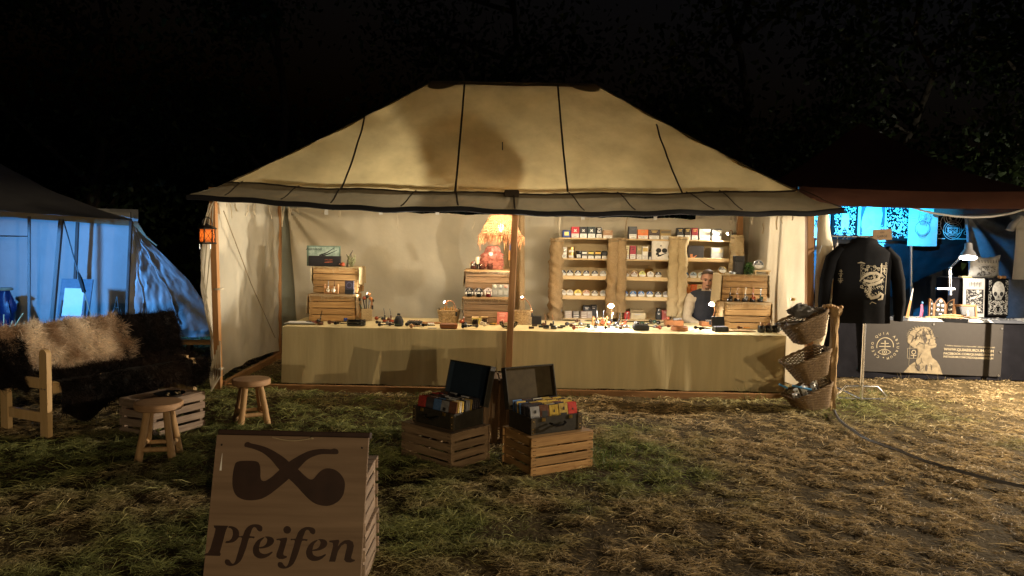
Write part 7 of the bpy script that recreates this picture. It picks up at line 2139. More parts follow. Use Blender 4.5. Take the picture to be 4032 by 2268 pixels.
mb = MB(); put_text(mb, 'shire pipes', .022, .05, .075, fn); mb.ribbon([(.0, .05), (.1, .055)], .006, fn)
obj('lettering', mb, paint((.45, .12, .06)), t)
q = at(1373, 1045, 9.3)
t = thing('dried_twig_pot', 'dried branches and heather beside the boxes on the left crates', 'plant', (q.x, 9.31, z2))
mb = MB(); mb.tube([(-.02, 0, 0), (-.01, 0, .08), (.02, 0, .15), (.05, 0, .20)], [.014, .012, .010, .005], 7); mb.tube([(0, 0, .09), (-.03, 0, .15)], [.009, .004], 6)
obj('branch', mb, MT['bark'], t)
mb = MB()
for i in range(90):
    a = rnd.uniform(0, 6.28); x0 = V((.03 + rnd.uniform(-.01, .02), rnd.uniform(-.02, .02), 0)); e = V((math.cos(a) * .045 + .03, math.sin(a) * .04, rnd.uniform(.05, .14)))
    mb.tube([x0, e], .0016, 3); mb.ell(e, (.005, .005, .006), 5, 4)
obj('sprigs', mb, mat('dry heather', (.20, .19, .09), rough=.9), t)['kind'] = 'stuff'
pipe('red bowled pipe at the foot of the dried branches', 1350, 1043, 'red', 'ball', 150, 'black', 'stand', 1.0, z2, 9.27, 'goods on the crate stacks')
t = carton('dark tin with a round dial face leaning on the left crates', 1358, 1394, 1105, 0, (.04, .03, .045), w=False, Y=9.19, depth=.03, z=z1, group='goods on the crate stacks')
mb = MB(); ring(mb, 0, .105, .032, .008, fn); put_text(mb, 'MOON', .016, 0, .05, fn); obj('dial', mb, paint((.10, .10, .16)), t)
carton('low black box in front of the dial tin on the left crates', 1359, 1395, 1140, 0, K_, w=False, Y=9.15, depth=.03, z=z1, group='goods on the crate stacks')
# centre stack
xs, z1, z2 = STK['mid']
q = at(1935, 1058, 9.4)
t = thing('red_bark_sculpture', 'rough red brown bark block with a hole, on the centre crates', 'sculpture', (q.x, 9.43, z2))
w_, h_ = 86 / FPX * 9.43, 92 / FPX * 9.43
def bark(u, v):
    a = u * 2 * math.pi; k_ = np.interp(v, [0, .3, .5, .62, .7, .9, .99, 1], [1, .97, 1.0, .92, .70, .58, .40, .0])
    sq = (abs(math.cos(a)) ** 5 + abs(math.sin(a)) ** 5) ** -.2
    nn = 1 + .26 * n3(math.cos(a) * 3, math.sin(a) * 3, v * 7) + .10 * n3(math.cos(a) * 14, math.sin(a) * 14, v * 22)
    return (w_ / 2 * k_ * math.cos(a) * sq * nn + .012 * v, .055 * math.sin(a) * sq * nn * max(k_, .3 if v < 1 else 0), min(v * 1.02, 1) * h_)
obj('block', MB().grid(bark, 60, 40, sm=False), mat('red bark', (.22, .07, .05), c2=(.36, .14, .10), rough=.9, scale=22, bump=.8, dist=.01), t)
obj('hole', MB().ell((-.012, -.062, h_ * .66), (.03, .006, .026), 12, 6), mat('pale hollow', (.42, .36, .28), rough=.9), t)
q = at(1880, 1045, 9.36)
t = thing('candle', 'short cream candle on an iron stand on the centre crates', 'candle', (q.x, 9.36, z2))
obj('stand', MB().lathe([(.03, 0), (.03, .004), (.006, .008), (.005, .05), (.028, .055), (.028, .060)], 16), MT['steel_dark'], t)
obj('wax', MB().lathe([(.024, .060), (.025, .065), (.024, .14), (.020, .148), (.012, .140)], 16), paint((.66, .54, .38), .6), t)
for i, px in enumerate((1864, 1897, 1929)):
    q = at(px, 1060, 9.33); jar('small round jar of brown tobacco, ' + ordn[i] + ' on top of the centre crates', (q.x, 9.32, z2), .07, .078, (.10, .03, .02), 'glass', True)
for i, px in enumerate((1868, 1912, 1956)):
    round_tin('reddish round tin, ' + ordn[i] + ' behind the little jars', px, 1040, 0, (.20, .06, .03), 17, 9.38, z=z2, group='round tins on the centre crates')
for i, px in enumerate((1848, 1885, 1923)):
    round_tin(('black', 'black', 'pale silver')[i] + ' round tin, ' + ordn[i] + ' on the ledge of the centre crates', px, 1150, 0, (.03, .028, .03) if i < 2 else (.5, .45, .45), 18, 9.19, 'steel', z=z1, group='round tins on the centre crates')
    q = at(px, 1165, 9.13); jar('round glass jar, ' + ordn[i] + ' before the tins on the ledge', (q.x, 9.135, z1), .062, .07, ((.03, .03, .03), (.04, .04, .035), (.3, .05, .05))[i], 'glass', True)
t = carton('grey display card with three round samples on the ledge of the centre crates', 1940, 2006, 1120, 0, (.22, .23, .21), w=False, Y=9.19, depth=.02, z=z1, group='goods on the crate stacks')
for i in range(3):
    obj('sample', MB().lathe([(.020, 0), (.021, .004), (.016, .007), (0, .008)], 16, M=Matrix.Translation((-.066 + .066 * i, 0, .125)) @ Matrix.Rotation(R(90), 4, 'X')), paint(((.55, .58, .5), (.4, .42, .4), (.5, .3, .25))[i], .3), t)
    obj('pocket', MB().box((-.066 + .066 * i, -.004, .05), (.045, .006, .05), ch=.002), paint((.32, .33, .31)), t)
# a hanging card and orange tag by the centre pole
q = at(2018, 990, 9.6)
t = thing('hanging_packet', 'orange and blue packet hanging beside the centre pole', 'packet', (q.x, 9.6, q.z))
obj('packet', MB().box((0, 0, 0), (.10, .012, .22), ch=.003), paint((.45, .20, .05)), t); obj('window', MB().box((-.005, -.0075, .055), (.08, .003, .085)), paint((.03, .08, .22)), t)
obj('loop', MB().tube([(-.02, 0, .11), (0, 0, .26), (.02, 0, .11)], .003, 5), MT['rope'], t)
# right stack
xs, z1, z2 = STK['right']
for i, (px, c, st, nm) in enumerate(((2873, 'black', 'black', 'black'), (2902, 'tan', 'tan', 'tan'), (2933, 'grey', 'white', 'grey'), (2963, 'red', 'red', 'red'), (2993, 'green', 'grey', 'dark green'))):
    holder(nm + ' bent pipe in the cup row on the right crates', px, 1172, 'black', c, 'bent', .033, .038, st, 1.0, z1, 9.185, 100)
q = at(2848, 1050, 9.4)
round_tin('black round tin lying tilted on top of the right crates', 2848, 1042, 0, (.10, .10, .10), 17, 9.36, z=z2, tilt=35, group='goods on the crate stacks')
q = at(2883, 1046, 9.33)
t = thing('silver_dish', 'small silver lidded dish on the right crates', 'dish', (q.x, 9.31, z2)); obj('dish', MB().lathe([(.03, 0), (.042, .006), (.045, .018), (.04, .024), (.0, .028)], 18), MT['steel'], t)
carton('square black box behind the silver dish on the right crates', 2893, 2935, 1008, 0, K_, w=False, Y=9.40, depth=.08, z=z2, group='goods on the crate stacks')
carton('low black box before the square one on the right crates', 2898, 2930, 1031, 0, (.02, .018, .018), w=False, Y=9.32, depth=.06, z=z2, group='goods on the crate stacks')
q = at(2948, 1060, 9.3)
t = thing('small_green_plant', 'little green plant hanging over the edge of the right crates', 'plant', (q.x, 9.31, z2))
mb = MB().tube([(0, 0, 0), (0, 0, .03)], [.025, .03], 10)
obj('pot', mb, MT['black'], t)
g2 = np.random.default_rng(8); n_ = 420
D = g2.normal(size=(n_, 3)); D[:, 1] -= .4; D[:, 2] += .2; D /= np.linalg.norm(D, axis=1, keepdims=True)
P = np.array([0, -.015, .06])[None] + D * (g2.random(n_) ** .5 * .06)[:, None] * np.array([.8, .7, 1.35])[None]
o = blades('leaves', P, D, .022 + .014 * g2.random(n_), np.full(n_, .008), g2.normal(size=(n_, 3)) * .004, np.array([.06, .13, .035])[None] * (.5 + g2.random(n_))[:, None], MT['leaf'], t); o['kind'] = 'stuff'
q = at(2995, 1062, 9.35)
t = thing('wooden_riser', 'small wooden bench riser on the right crates', 'stand', (q.x, 9.33, z2))
obj('top', MB().box((0, 0, .045), (.20, .11, .016), ch=.002), MT['shelf'], t)
for s_ in (-1, 1): obj('leg', MB().box((s_ * .08, 0, .0185), (.016, .10, .037), ch=.002), MT['shelf'], t)
round_tin('black and white round tin standing on the wooden riser', 2990, 1015, 0, (.10, .11, .12), 20, 9.33, 'steel', z=z2 + .054, group='goods on the crate stacks')

# ================================================================== raffia lamp over the counter
q = at(1972, 905, 8.84)
lampo = thing('raffia_lampshade', 'glowing raffia lampshade with a ragged fringe hanging under the roof', 'lamp', (q.x, 8.84, q.z))
mb = MB(); ns = 46
def sh_r(v): return lerp(.09, .235, v ** .75)
for j in range(ns):
    a = 6.2832 * j / ns
    pts = [(sh_r(i / 6) * math.cos(a + .02 * math.sin(i * 2 + j)), sh_r(i / 6) * math.sin(a + .02 * math.sin(i * 2 + j)), .20 - .26 * i / 6) for i in range(7)]
    mb.tube(pts, .0062, 4, flat=.5)
for i in range(15):
    v = i / 14; r_ = sh_r(v)
    mb.tube([(r_ * math.cos(6.2832 * j / 40) * (1 + .012 * (-1) ** j), r_ * math.sin(6.2832 * j / 40) * (1 + .012 * (-1) ** j), .20 - .26 * v) for j in range(40)], .0055, 4, closed=True)
mb.lathe([(.0, .205), (.088, .203), (.088, .198), (.0, .198)], 16)
obj('woven_shade', mb, MT['raffia'], lampo)
mb = MB()
for i in range(230):
    a = rnd.uniform(0, 6.28); r_ = .230 + rnd.uniform(-.01, .02); L_ = rnd.uniform(.04, .13) * (1.6 if rnd.random() < .1 else 1)
    p0 = V((r_ * math.cos(a), r_ * math.sin(a), -.05)); o_ = V((math.cos(a), math.sin(a), 0)) * rnd.uniform(-.01, .035)
    mb.tube([p0, p0 + o_ * .8 + V((0, 0, -L_ * .4)), p0 + o_ + V((rnd.uniform(-.02, .02), rnd.uniform(-.02, .02), -L_))], [.005, .004, .002], 4)
o = obj('fringe', mb, MT['raffia'], lampo); o['kind'] = 'stuff'
obj('cord', MB().tube([(0, 0, .19), (.01, 0, .5), (0, .02, 1.0)], .006, 6), MT['black'], lampo)
obj('bulb', MB().ell((0, 0, .03), (.032, .032, .042), 12, 9), emit('warm bulb', (1, .62, .28), 14), lampo)
light('lamp_light', 'POINT', (0, 0, -.02), PW['bulb'], (1, .66, .34), lampo, .03)
# ================================================================== gooseneck clip lamps
def clip_lamp(label, base, head, aim, power, key, cone=None, mid=None, color=(1, .93, .78), es=60, neck='copper', hr=.020):
    base, head = V(base), V(head)
    t = thing('clip_lamp', label, 'lamp', base, None, 'gooseneck clip lamps')
    h = head - base
    m_ = V(mid) - base if mid else h * .5 + V((.04, 0, .05))
    pts = [(1 - s) ** 2 * V((0, 0, 0)) + 2 * s * (1 - s) * m_ + s * s * h for s in [i / 12 for i in range(13)]]
    obj('gooseneck', MB().tube(pts, .0055, 7), MT[neck], t)
    obj('clip', MB().box((0, 0, .0), (.022, .03, .05), ch=.004), MT['black'], t)
    aim = V(aim).normalized(); Mh = aim.to_track_quat('Z', 'Y').to_matrix().to_4x4()
    obj('head', MB().lathe([(.008, -.035), (hr * .8, -.022), (hr, .0), (hr, .008), (hr * .9, .008)], 14, M=Matrix.Translation(h) @ Mh), MT[neck], t)
    obj('led', MB().ell((0, 0, .006), (hr * .86, hr * .86, .009), 12, 7, M=Matrix.Translation(h) @ Mh), emit('led ' + key, color, es), t)
    if cone: light('lamp_light', 'SPOT', h + aim * .03, power, color, t, .04 if key in 'ab' else .012, aim, cone, .25)
    else: light('lamp_light', 'POINT', h + aim * .035, power, color, t, .012)
    return t
hL = at(1752, 1191, 9.0); clip_lamp('copper gooseneck lamp bent over the basket left of the centre crates', at(1797, 1236, 9.0), hL, (-.80, -.30, .62), PW['clip_left'], 'a', 92, at(1792, 1165, 9.0), es=18)
hR = at(2056, 1172, 9.05); clip_lamp('copper gooseneck lamp rising from the basket right of the centre pole', at(2095, 1240, 9.05), hR, (-.30, -.38, .86), PW['clip_up'], 'b', 128, at(2092, 1185, 9.05), es=18)
hM = at(2405, 1203, 8.98); clip_lamp('dazzling gooseneck lamp over the silver rimmed cups', at(2408, 1262, 9.0), hM, (.0, -.62, -.75), PW['clip_mid'], 'c', None, at(2410, 1225, 9.05), color=(1, .95, .84), es=150, hr=.040)
hN = at(2803, 1197, 9.0); clip_lamp('dazzling gooseneck lamp in front of the seated man', at(2796, 1270, 9.05), hN, (-.35, -.62, -.62), PW['clip_man'], 'd', None, at(2828, 1215, 9.0), color=(1, .95, .84), es=150, hr=.036)
hS = at(2866, 920, 10.12); clip_lamp('small spotlight clipped at the end of the top shelf board', at(2884, 926, 10.2), hS, (-.75, -.55, -.35), PW['shelf'], 'e', 150, at(2885, 890, 10.15), es=60)
hH = at(1449, 1156, 9.22); clip_lamp('copper lamp head on a stalk in the woven pot, aimed at the left crates', at(1466, 1210, 9.28), hH, (-.72, -.15, .30), PW['holder'], 'f', 110, at(1468, 1180, 9.25), es=6)
hC = at(3118, 1178, 8.85); clip_lamp('brass lamp head beside the basket stand, aimed at the right crates', at(3152, 1210, 8.9), hC, (-.80, .45, .10), PW['crate'], 'g', 110, at(3140, 1190, 8.88), es=3, neck='brass')
hF = at(2827, 922, 10.14)
tag(obj('led_spot', MB().ell((0, 0, 0), (.014, .010, .014), 10, 7), emit('led small', (1, .95, .85), 25), None, hF), 'tiny glaring LED spot beside the shelf clip lamp', 'lamp')

# ================================================================== added fill strip, unseen behind the front beam, brightens the rear wall
ls = thing('fill_strip', 'added warm white fill strip, unseen inside the stall behind the front beam', 'lamp', (0, 8.44, 2.075))
obj('housing', MB().box((0, 0, 0), (4.8, .05, .03), ch=.004), MT['black'], ls)
obj('diffuser', MB().box((0, .028, -.010), (4.7, .004, .016)), emit('strip glow', (1, .84, .60), 2), ls)
lo = light('lamp_light', 'AREA', (0, .045, -.02), PW['strip'], (1, .83, .58), ls, .03, (0, 1, -.5))
lo.data.shape = 'RECTANGLE'; lo.data.size = 4.6; lo.data.size_y = .03
# ================================================================== candle lantern on the front pole
q = at(816, 925, 8.14)
ln = thing('hanging_lantern', 'small hexagonal iron lantern glowing orange on the front pole', 'lantern', (q.x, 8.14, q.z))
r6 = .078
hexp = lambda r_, z: [(r_ * math.cos(R(60 * i + 30)), r_ * math.sin(R(60 * i + 30)), z) for i in range(6)]
for nm, prof in (('base', [(.092, -.095), (.095, -.09), (.095, -.08), (.08, -.078)]), ('roof', [(.098, .062), (.098, .070), (.06, .095), (.02, .105), (.012, .125)])):
    obj(nm, MB().lathe(prof, 6, sm=False), MT['steel_dark'], ln, rot=(0, 0, R(30)))
for i, (x, y, z) in enumerate(hexp(r6, 0)):
    obj('corner_bar', MB().box((x, y, -.008), (.010, .010, .145)), MT['steel_dark'], ln)
MT['amber'] = mat('amber glass', (.62, .26, .09), rough=.25, trans=.8, bump=.1)
hx = hexp(r6 * .97, 0)
for i in range(6):
    a, b = V(hx[i]), V(hx[(i + 1) % 6])
    obj('pane', MB().add([a + V((0, 0, -.075)), b + V((0, 0, -.075)), b + V((0, 0, .06)), a + V((0, 0, .06))], [(0, 1, 2, 3)]), MT['amber'], ln)
    mb = MB(); mb.tube([a + V((0, 0, -.07)), b + V((0, 0, .055))], .0022, 4); mb.tube([b + V((0, 0, -.07)), a + V((0, 0, .055))], .0022, 4)
    obj('wire_cross', mb, MT['steel_dark'], ln)
obj('candle', MB().lathe([(.022, -.078), (.022, -.03), (.0, -.028)], 12), paint((.7, .6, .45)), ln)
obj('flame', MB().ell((0, 0, -.008), (.009, .009, .020), 8, 7), emit('flame', (1, .45, .12), 60), ln)
light('lamp_light', 'POINT', (0, 0, .0), PW['lantern'], (1, .38, .12), ln, .015)
obj('handle', MB().tube([(.055 * math.cos(a), 0, .10 + .09 * math.sin(a)) for a in [math.pi * i / 12 for i in range(13)]], .004, 6), MT['steel_dark'], ln)
obj('cord', MB().tube([(0, 0, .19), (.02, .05, .30), (.05, .16, .44)], .006, 6), MT['rope'], ln)
for x in (-.06, .05): obj('tassel', MB().tube([(x, -.06, -.095), (x + .004, -.06, -.15)], .006, 6), MT['steel'], ln)

# ================================================================== basket stand at the end of the counter
bs = atz(3276, 1628, 0); bY = 7.85
st_ = thing('basket_stand', 'burlap wrapped post carrying three wicker baskets', 'stand', (at(3276, 1500, bY).x, bY, 0))
h_ = at(3268, 1212, bY).z
def wf_(u, v):
    a = u * 6.2832; z = v * h_
    k_ = (.042 + .010 * n3(z * 9, 5)) * (1 + .55 * n3(math.cos(a) * 1.6, math.sin(a) * 1.6, z * 7)) * (1.25 if v > .93 else 1)
    return (math.cos(a) * k_ + .012 * n3(z * 3, 1), math.sin(a) * k_, z)
obj('burlap_cover', MB().grid(wf_, 20, 60), MT['burlap'], st_)
obj('post', MB().tube([(0, 0, 0), (0, 0, h_ + .005)], .02, 8), MT['pole'], st_)
for i in range(3):
    z = h_ * (.96 - .36 * i)
    obj('hook_arm', MB().tube([(0, 0, z), (-.12, 0, z - .02)], .010, 6), MT['steel_dark'], st_)
mb = MB()
for i in range(7): mb.ell((-.11 + .028 * i, rnd.uniform(-.02, .02), h_ + .012 + .012 * math.sin(i)), (.024, .022, .020), 9, 6)
obj('knotted_rope', mb, MT['log'], st_)
def wicker(label, px, py, k0, L_=.44, D_=.34, H_=.23, tilt=22):
    c_ = at(px, py, bY - .02)
    t = thing('wicker_basket', label, 'basket', c_, Matrix.Rotation(R(12), 3, 'Z') @ Matrix.Rotation(R(-tilt), 3, 'Y'), 'wicker baskets on the stand')
    mb = MB(); rows, seg = 17, 64
    def loop(k_, z, ph, amp):
        pts = []
        for j in range(seg):
            a = 6.2832 * j / seg; sq = (abs(math.cos(a)) ** 6 + abs(math.sin(a)) ** 6) ** (-1 / 6)
            o_ = 1 + amp * math.sin(j * math.pi / 2 + ph)
            pts.append((L_ / 2 * k_ * math.cos(a) * sq * o_, D_ / 2 * k_ * math.sin(a) * sq * o_, z + .002 * math.sin(j * .7 + k0)))
        return pts
    for i in range(rows):
        v = i / (rows - 1); mb.tube(loop(lerp(.62, 1, v), -H_ / 2 + H_ * v, math.pi * (i % 2), .022), H_ / rows * .50, 5, closed=True)
    for j in range(0, seg, 2):
        a = 6.2832 * j / seg; sq = (abs(math.cos(a)) ** 6 + abs(math.sin(a)) ** 6) ** (-1 / 6)
        mb.tube([(L_ / 2 * k_ * math.cos(a) * sq, D_ / 2 * k_ * math.sin(a) * sq, z) for k_, z in ((.62, -H_ / 2), (1, H_ / 2))], .004, 4)
    obj('weave', mb, MT['wicker'], t)['kind'] = 'stuff'
    mb = MB(); l0 = loop(1.03, H_ / 2 + .008, 0, .0)
    for ph in (0, math.pi): mb.tube([(p[0] * (1 + .02 * math.sin(j * .9 + ph)), p[1] * (1 + .02 * math.sin(j * .9 + ph)), p[2] + .009 * math.cos(j * .9 + ph)) for j, p in enumerate(l0)], .0095, 6, closed=True)
    obj('braided_rim', mb, MT['wicker'], t)
    obj('floor', MB().box((0, 0, -H_ / 2 + .004), (L_ * .6, D_ * .6, .008)), MT['wicker'], t)
    return t, c_
w1, c1 = wicker('topmost wicker basket, stuffed with long sticks and a bag', 3172, 1292, 0)
w2, c2 = wicker('middle wicker basket, nearly empty', 3184, 1443, 2)
w3, c3 = wicker('lowest wicker basket near the grass, with printed rolls', 3190, 1572, 4)
def in_basket(t, pt): return t.matrix_basis @ V(pt)
bpy.context.view_layer.update()
for i in range(9):
    y = -.11 + .028 * i
    a, b = w1.matrix_world @ V((.16, y * .8, -.02)), w1.matrix_world @ V((-.20 - .02 * (i % 3), y, .125 + .012 * (i % 2)))
    tag(obj('cigar_tube', MB().tube([a, a.lerp(b, .5) + V((0, 0, .02)), b], .011, 7), paint(((.16, .11, .07), (.55, .5, .42), (.07, .05, .04))[i % 3])), ('foremost', 'middle', 'rearmost')[i // 3] + ' ' + ('brown', 'pale', 'dark')[i % 3] + ' long thin tube sticking out of the topmost wicker basket', 'tube', 'tubes in the topmost wicker basket')
q = w1.matrix_world @ V((.02, .02, .16))
t = thing('plastic_bag', 'crumpled grey see-through bag on top of the topmost wicker basket', 'bag', q)
def pb(u, v):
    a = u * 6.2832; k_ = math.sin(v * math.pi) ** .6 * (1 + .5 * n3(math.cos(a) * 2, math.sin(a) * 2, v * 5))
    return (.13 * k_ * math.cos(a), .08 * k_ * math.sin(a), -.05 + .14 * v + .03 * n3(u * 8, v * 8))
obj('film', MB().grid(pb, 18, 12, sm=False), mat('grey film', (.20, .19, .18), rough=.3, trans=.3, bump=.3), t)
for i in range(6):
    a = w3.matrix_world @ V((-.16 + .055 * i, -.05 + .05 * (i % 2), .0)); b = w3.matrix_world @ V((-.18 + .055 * i, -.06 + .05 * (i % 2), .15 + .02 * (i % 3)))
    t = thing('printed_roll', ordn[i] + ' white printed paper roll in the lowest wicker basket', 'roll', a, None, 'paper rolls in the lowest wicker basket')
    obj('roll', MB().tube([(0, 0, 0), b - a], .024, 12), MT['white'], t)
    mb = MB()
    for k_ in range(3): mb.ell((b - a) * (.45 + .22 * k_) + V((0, -.022, 0)), (.009, .004, .009), 8, 5)
    obj('print', mb, MT['ink'], t)
for i, (p0, p1) in enumerate((((3120, 1518), (3195, 1535)), ((3068, 1513), (3100, 1528)))):
    a, b = at(*p0, bY - .12), at(*p1, bY - .12)
    tag(obj('blue_tube', MB().tube([a, b], .011, 8), mat('blue shiny', (.10, .30, .55), rough=.25)), ('longer', 'shorter')[i] + ' blue shiny tube lying across the lowest wicker basket', 'tube', 'blue tubes in the lowest wicker basket')

# ================================================================== cable across the grass
pp = [(3283, 1625), (3300, 1655), (3335, 1690), (3395, 1730), (3480, 1765), (3560, 1795), (3680, 1838), (3780, 1865), (3900, 1892), (4060, 1925), (4250, 1965)]
pts = [atz(x, y, .03) for x, y in pp]
fine = []
for i in range(len(pts) - 1):
    p0, p1, p2, p3 = pts[max(i - 1, 0)], pts[i], pts[i + 1], pts[min(i + 2, len(pts) - 1)]
    for j in range(6):
        s = j / 6
        p = .5 * (2 * p1 + (p2 - p0) * s + (2 * p0 - 5 * p1 + 4 * p2 - p3) * s * s + (-p0 + 3 * p1 - 3 * p2 + p3) * s ** 3)
        fine.append(V((p.x, p.y, gh(p.x, p.y) + .045 + .006 * n3(len(fine) * .4))))
tag(obj('power_cable', MB().tube(fine, .013, 8), mat('cable rubber', (.10, .10, .11), rough=.35, spec=.5, bump=.05)), 'dark rubber cable snaking over the grass from the basket stand', 'cable')

# ================================================================== the seated man
py_ = 9.95
hd = at(2783, 1098, py_)
man = thing('person', 'seated man in a dark waistcoat and pale shirt looking down behind the counter', 'person', (hd.x, py_, 0))
def sk(pts, rr, mb, n=12):
    mb.tube(pts, rr, n)
    for p, r_ in zip(pts, rr): mb.ell(p, (r_, r_, r_), 10, 8)
def fused(mb, name, m_, parent, vox=.010, it=6):
    me = mb.mesh(name, m_); o = link(name, me, parent)
    md = o.modifiers.new('r', 'REMESH'); md.mode = 'VOXEL'; md.voxel_size = vox
    ms = o.modifiers.new('s', 'SMOOTH'); ms.iterations = it; ms.factor = .5
    dg = bpy.context.evaluated_depsgraph_get(); dg.update()
    m2 = bpy.data.meshes.new_from_object(o.evaluated_get(dg))
    o.modifiers.clear(); o.data = m2
    m2.polygons.foreach_set('use_smooth', [True] * len(m2.polygons))
    m2.materials.clear(); m2.materials.append(m_)
    return o
hz = hd.z
# head: pitched down towards the counter, turned slightly
Mh = Matrix.Translation((0, -.03, hz)) @ Matrix.Rotation(R(18), 4, 'X') @ Matrix.Rotation(R(-8), 4, 'Z')
H = lambda x, y, z: tuple(Mh @ V((x, y, z)))
mb = MB()
mb.ell((0, .01, .035), (.076, .095, .092), 20, 14, M=Mh)          # skull
mb.ell((0, -.022, -.045), (.060, .068, .078), 16, 12, M=Mh)       # face and jaw
mb.ell((0, -.060, -.098), (.028, .026, .022), 10, 8, M=Mh)        # chin
mb.tube([H(0, -.088, .015), H(0, -.108, -.025), H(0, -.100, -.036)], [.009, .013, .014], 8)   # nose
mb.ell(H(0, -.118, -.030), (.013, .012, .010), 8, 6)
mb.ell((0, -.074, .028), (.052, .020, .012), 12, 8, M=Mh)         # brow
mb.ell((0, -.088, -.064), (.024, .010, .006), 10, 6, M=Mh); mb.ell((0, -.086, -.074), (.021, .010, .006), 10, 6, M=Mh)
for s_ in (-1, 1):
    mb.ell((s_ * .079, .014, -.004), (.009, .020, .032), 8, 8, M=Mh)
    mb.ell((s_ * .045, -.062, -.022), (.020, .020, .016), 8, 6, M=Mh)
nk = V((0, .035, hz - .13))
sk([H(0, .03, -.06), nk, (0, .06, hz - .22)], [.052, .055, .07], mb)
sh_z = hz - .25
sk([(0, .06, sh_z), (0, .09, sh_z - .20), (0, .12, sh_z - .42)], [.125, .140, .135], mb, 16)
for s_ in (-1, 1):
    sk([(s_ * .06, .06, sh_z + .02), (s_ * .175, .06, sh_z - .01)], [.08, .062], mb)
    el = (s_ * .235, .02, sh_z - .27); wr = (s_ * .12, -.24, sh_z - .33)
    sk([(s_ * .185, .06, sh_z - .02), el], [.056, .043], mb); sk([el, wr], [.043, .029], mb)
    # hand: palm, four fingers, thumb
    pa = V(wr) + V((-s_ * .035, -.06, -.012))
    mb.ell(pa, (.036, .046, .016), 10, 8)
    for f in range(4):
        b0_ = pa + V((s_ * (.026 - .017 * f), -.040, 0)); Lf = (.055, .068, .072, .062)[f]
        mb.tube([b0_, b0_ + V((-s_ * .004, -Lf * .6, -.004)), b0_ + V((-s_ * .008, -Lf, -.020))], [.0095, .0088, .0075], 7)
    th_ = pa + V((-s_ * .030, .012, .0)); mb.tube([th_, th_ + V((-s_ * .024, -.030, -.004)), th_ + V((-s_ * .026, -.055, -.010))], [.011, .010, .008], 7)
    hip = (s_ * .09, .13, sh_z - .46); kn = (s_ * .14, -.28, sh_z - .44)
    sk([hip, kn], [.085, .062], mb); sk([kn, (s_ * .15, -.24, .08)], [.060, .042], mb); sk([(s_ * .15, -.22, .05), (s_ * .16, -.36, .04)], [.042, .036], mb)
body = fused(mb, 'body', MT['skin'], man, .009, 4)
# shirt, waistcoat, trousers follow the same skeleton, a little larger
mb = MB()
sk([(0, .045, hz - .17), (0, .06, sh_z), (0, .09, sh_z - .20), (0, .12, sh_z - .42)], [.066, .135, .150, .146], mb, 16)
for s_ in (-1, 1):
    sk([(s_ * .06, .06, sh_z + .02), (s_ * .178, .06, sh_z - .01)], [.09, .074], mb)
    el = (s_ * .238, .02, sh_z - .27); wr = (s_ * .14, -.19, sh_z - .325)
    sk([(s_ * .187, .06, sh_z - .02), (s_ * .215, .04, sh_z - .15), el], [.072, .066, .060], mb); sk([el, wr], [.060, .044], mb)
fused(mb, 'shirt', mat('pale shirt', (.42, .34, .24), rough=.9, bump=.4, bscale=14, dist=.01), man, .011, 4)
mb = MB()
sk([(0, .055, sh_z - .02), (0, .09, sh_z - .20), (0, .12, sh_z - .42)], [.148, .164, .160], mb, 16)
for s_ in (-1, 1): sk([(s_ * .05, .06, sh_z + .03), (s_ * .135, .06, sh_z + .015)], [.092, .080], mb)
fused(mb, 'waistcoat', mat('dark waistcoat', (.025, .026, .034), rough=.9, bump=.3, bscale=14, dist=.008), man, .011, 4)
mb = MB()
for s_ in (-1, 1):
    hip = (s_ * .09, .13, sh_z - .46); kn = (s_ * .14, -.28, sh_z - .44)
    sk([(0, .13, sh_z - .45), hip], [.13, .11], mb); sk([hip, kn], [.10, .076], mb); sk([kn, (s_ * .15, -.24, .12)], [.074, .058], mb)
fused(mb, 'trousers', mat('dark trousers', (.03, .028, .026), rough=.9), man, .014, 3)
mb = MB()
def hairf(u, v):
    a = u * 6.2832; e = lerp(.05, 1.0, v) * math.pi / 2
    y = math.sin(a); front = max(0, -y)
    lift = .060 * front ** 1.2 * (1 - v)
    return H(.086 * math.cos(e) ** .8 * math.cos(a), .012 + .106 * math.cos(e) ** .8 * math.sin(a) + .02 * front * (1 - v), .032 + lift - .05 * (1 - front) * (1 - v) * (y > -.3) + .098 * math.sin(e) + .004 * n3(u * 30, v * 6))
obj('hair', MB().grid(hairf, 40, 14), mat('dark brown hair', (.045, .028, .018), c2=(.09, .06, .04), rough=.6, scale=60, stretch=(1, 1, .2), bump=.5), man)
mb = MB()
mb.ell((0, -.096, -.054), (.026, .008, .006), 10, 6, M=Mh); mb.ell((0, -.074, -.106), (.026, .016, .016), 10, 8, M=Mh)
obj('beard', mb, mat('short beard', (.14, .08, .05), rough=.8, bump=.4, bscale=80), man)
for s_ in (-1, 1):
    obj('eye', MB().ell((s_ * .030, -.082, .010), (.013, .008, .006), 10, 7, M=Mh), MT['ink'], man)
    obj('eyebrow', MB().tube([H(s_ * .014, -.094, .030), H(s_ * .032, -.092, .036), H(s_ * .050, -.080, .030)], [.004, .005, .003], 6), mat('brow', (.05, .03, .02), rough=.9), man)
t = thing('folding_stool', 'plain stool under the seated man, hidden by the counter', 'stool', (hd.x, py_ + .16, 0))
zs_ = sh_z - .46 - .10
obj('seat', MB().box((0, 0, zs_ - .015), (.36, .34, .03), ch=.004), MT['shelf'], t)
for sx in (-1, 1):
    for sy in (-1, 1): obj('leg', MB().box((sx * .15, sy * .14, (zs_ - .03) / 2), (.035, .035, zs_ - .03)), MT['shelf'], t)

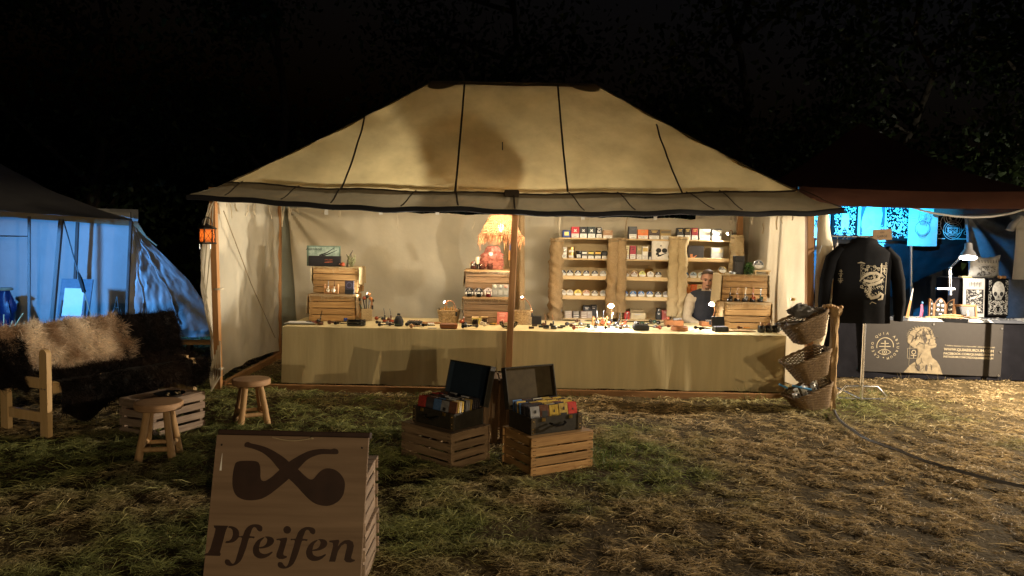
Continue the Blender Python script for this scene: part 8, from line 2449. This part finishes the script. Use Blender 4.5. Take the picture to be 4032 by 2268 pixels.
# ================================================================== market flood lamps across the lane (behind the viewer)
def flood(label, x, y, z, aim, power, color, cone=140, hood=0, door=0, rad=.008, hl=.62, hx=None):
    hx = hx or (0, 1 + hl * .4)
    t = thing('flood_lamp', label, 'lamp', (x, y, 0), None, 'flood lamps across the lane')
    obj('mast', MB().tube([(0, 0, 0), (0, 0, z)], .03, 10), MT['steel_dark'], t)
    aim = V(aim).normalized(); Mh = Matrix.Translation((0, 0, z + .1)) @ aim.to_track_quat('Y', 'Z').to_matrix().to_4x4()
    obj('housing', MB().box((0, 0, 0), (.34, .10, .24), ch=.01, M=Mh), MT['black'], t)
    obj('front_glass', MB().box((0, .054, 0), (.30, .006, .20), M=Mh), emit('flood glass', color, 12), t)
    Mv = Matrix.Translation((0, 0, z + .1)) @ V((aim.x, aim.y, 0)).normalized().to_track_quat('Y', 'Z').to_matrix().to_4x4()
    if hood is not None: obj('hood', MB().box((hx[0], .05 + hl / 2, .006 + hood), (hx[1], hl, .012), ch=.002, M=Mv), MT['black'], t)  # added plate, unseen, cuts the beam off above the eaves
    if door: obj('beam_stop', MB().box((0, .05 + hl / 2, -door), (1 + hl * .4, hl, .012), ch=.002, M=Mv), MT['black'], t)  # added lower plate, unseen, keeps the beam off cloth and ground
    light('lamp_light', 'SPOT', V((0, 0, z + .1)) + V((aim.x, aim.y, 0)).normalized() * .12, power, color, t, rad, aim, cone, .6)
flood('second warm flood lamp on a mast further along the lane', 3.4, -8.6, 1.95, (-.2, 1, -.03), PW['flood_warm'], (1, .76, .46), 90, .032, 0, .03, 2.4, (-.27, 1.45))  # added hood trimmed to let some light onto the pavilion roof
flood('warm flood lamp on a mast across the lane', 6.4, -6.6, 1.95, (-.42, 1, -.03), PW['flood_warm'], (1, .74, .42), 90, .032, 0, .03, 2.4)
flood('white flood lamp with added beam plates on a mast beyond the lane', 10.7, 1.4, 1.82, (-.8, .6, -.03), PW['flood_white'], (1, .88, .70), 60, .062, .25, .06, 3.4)
flood('small warm flood lamp on a mast beside the pavilion', 7.6, 7.9, 1.85, (-.85, -.15, -.45), PW['flood_lane'], (1, .82, .60), 150, .031, 0, .03, 1.6)
flood('small garden lamp lighting the leaves behind the pavilion', 9.0, 12.9, .5, (.12, .5, .6), 130, (1, .95, .75), 110, None)
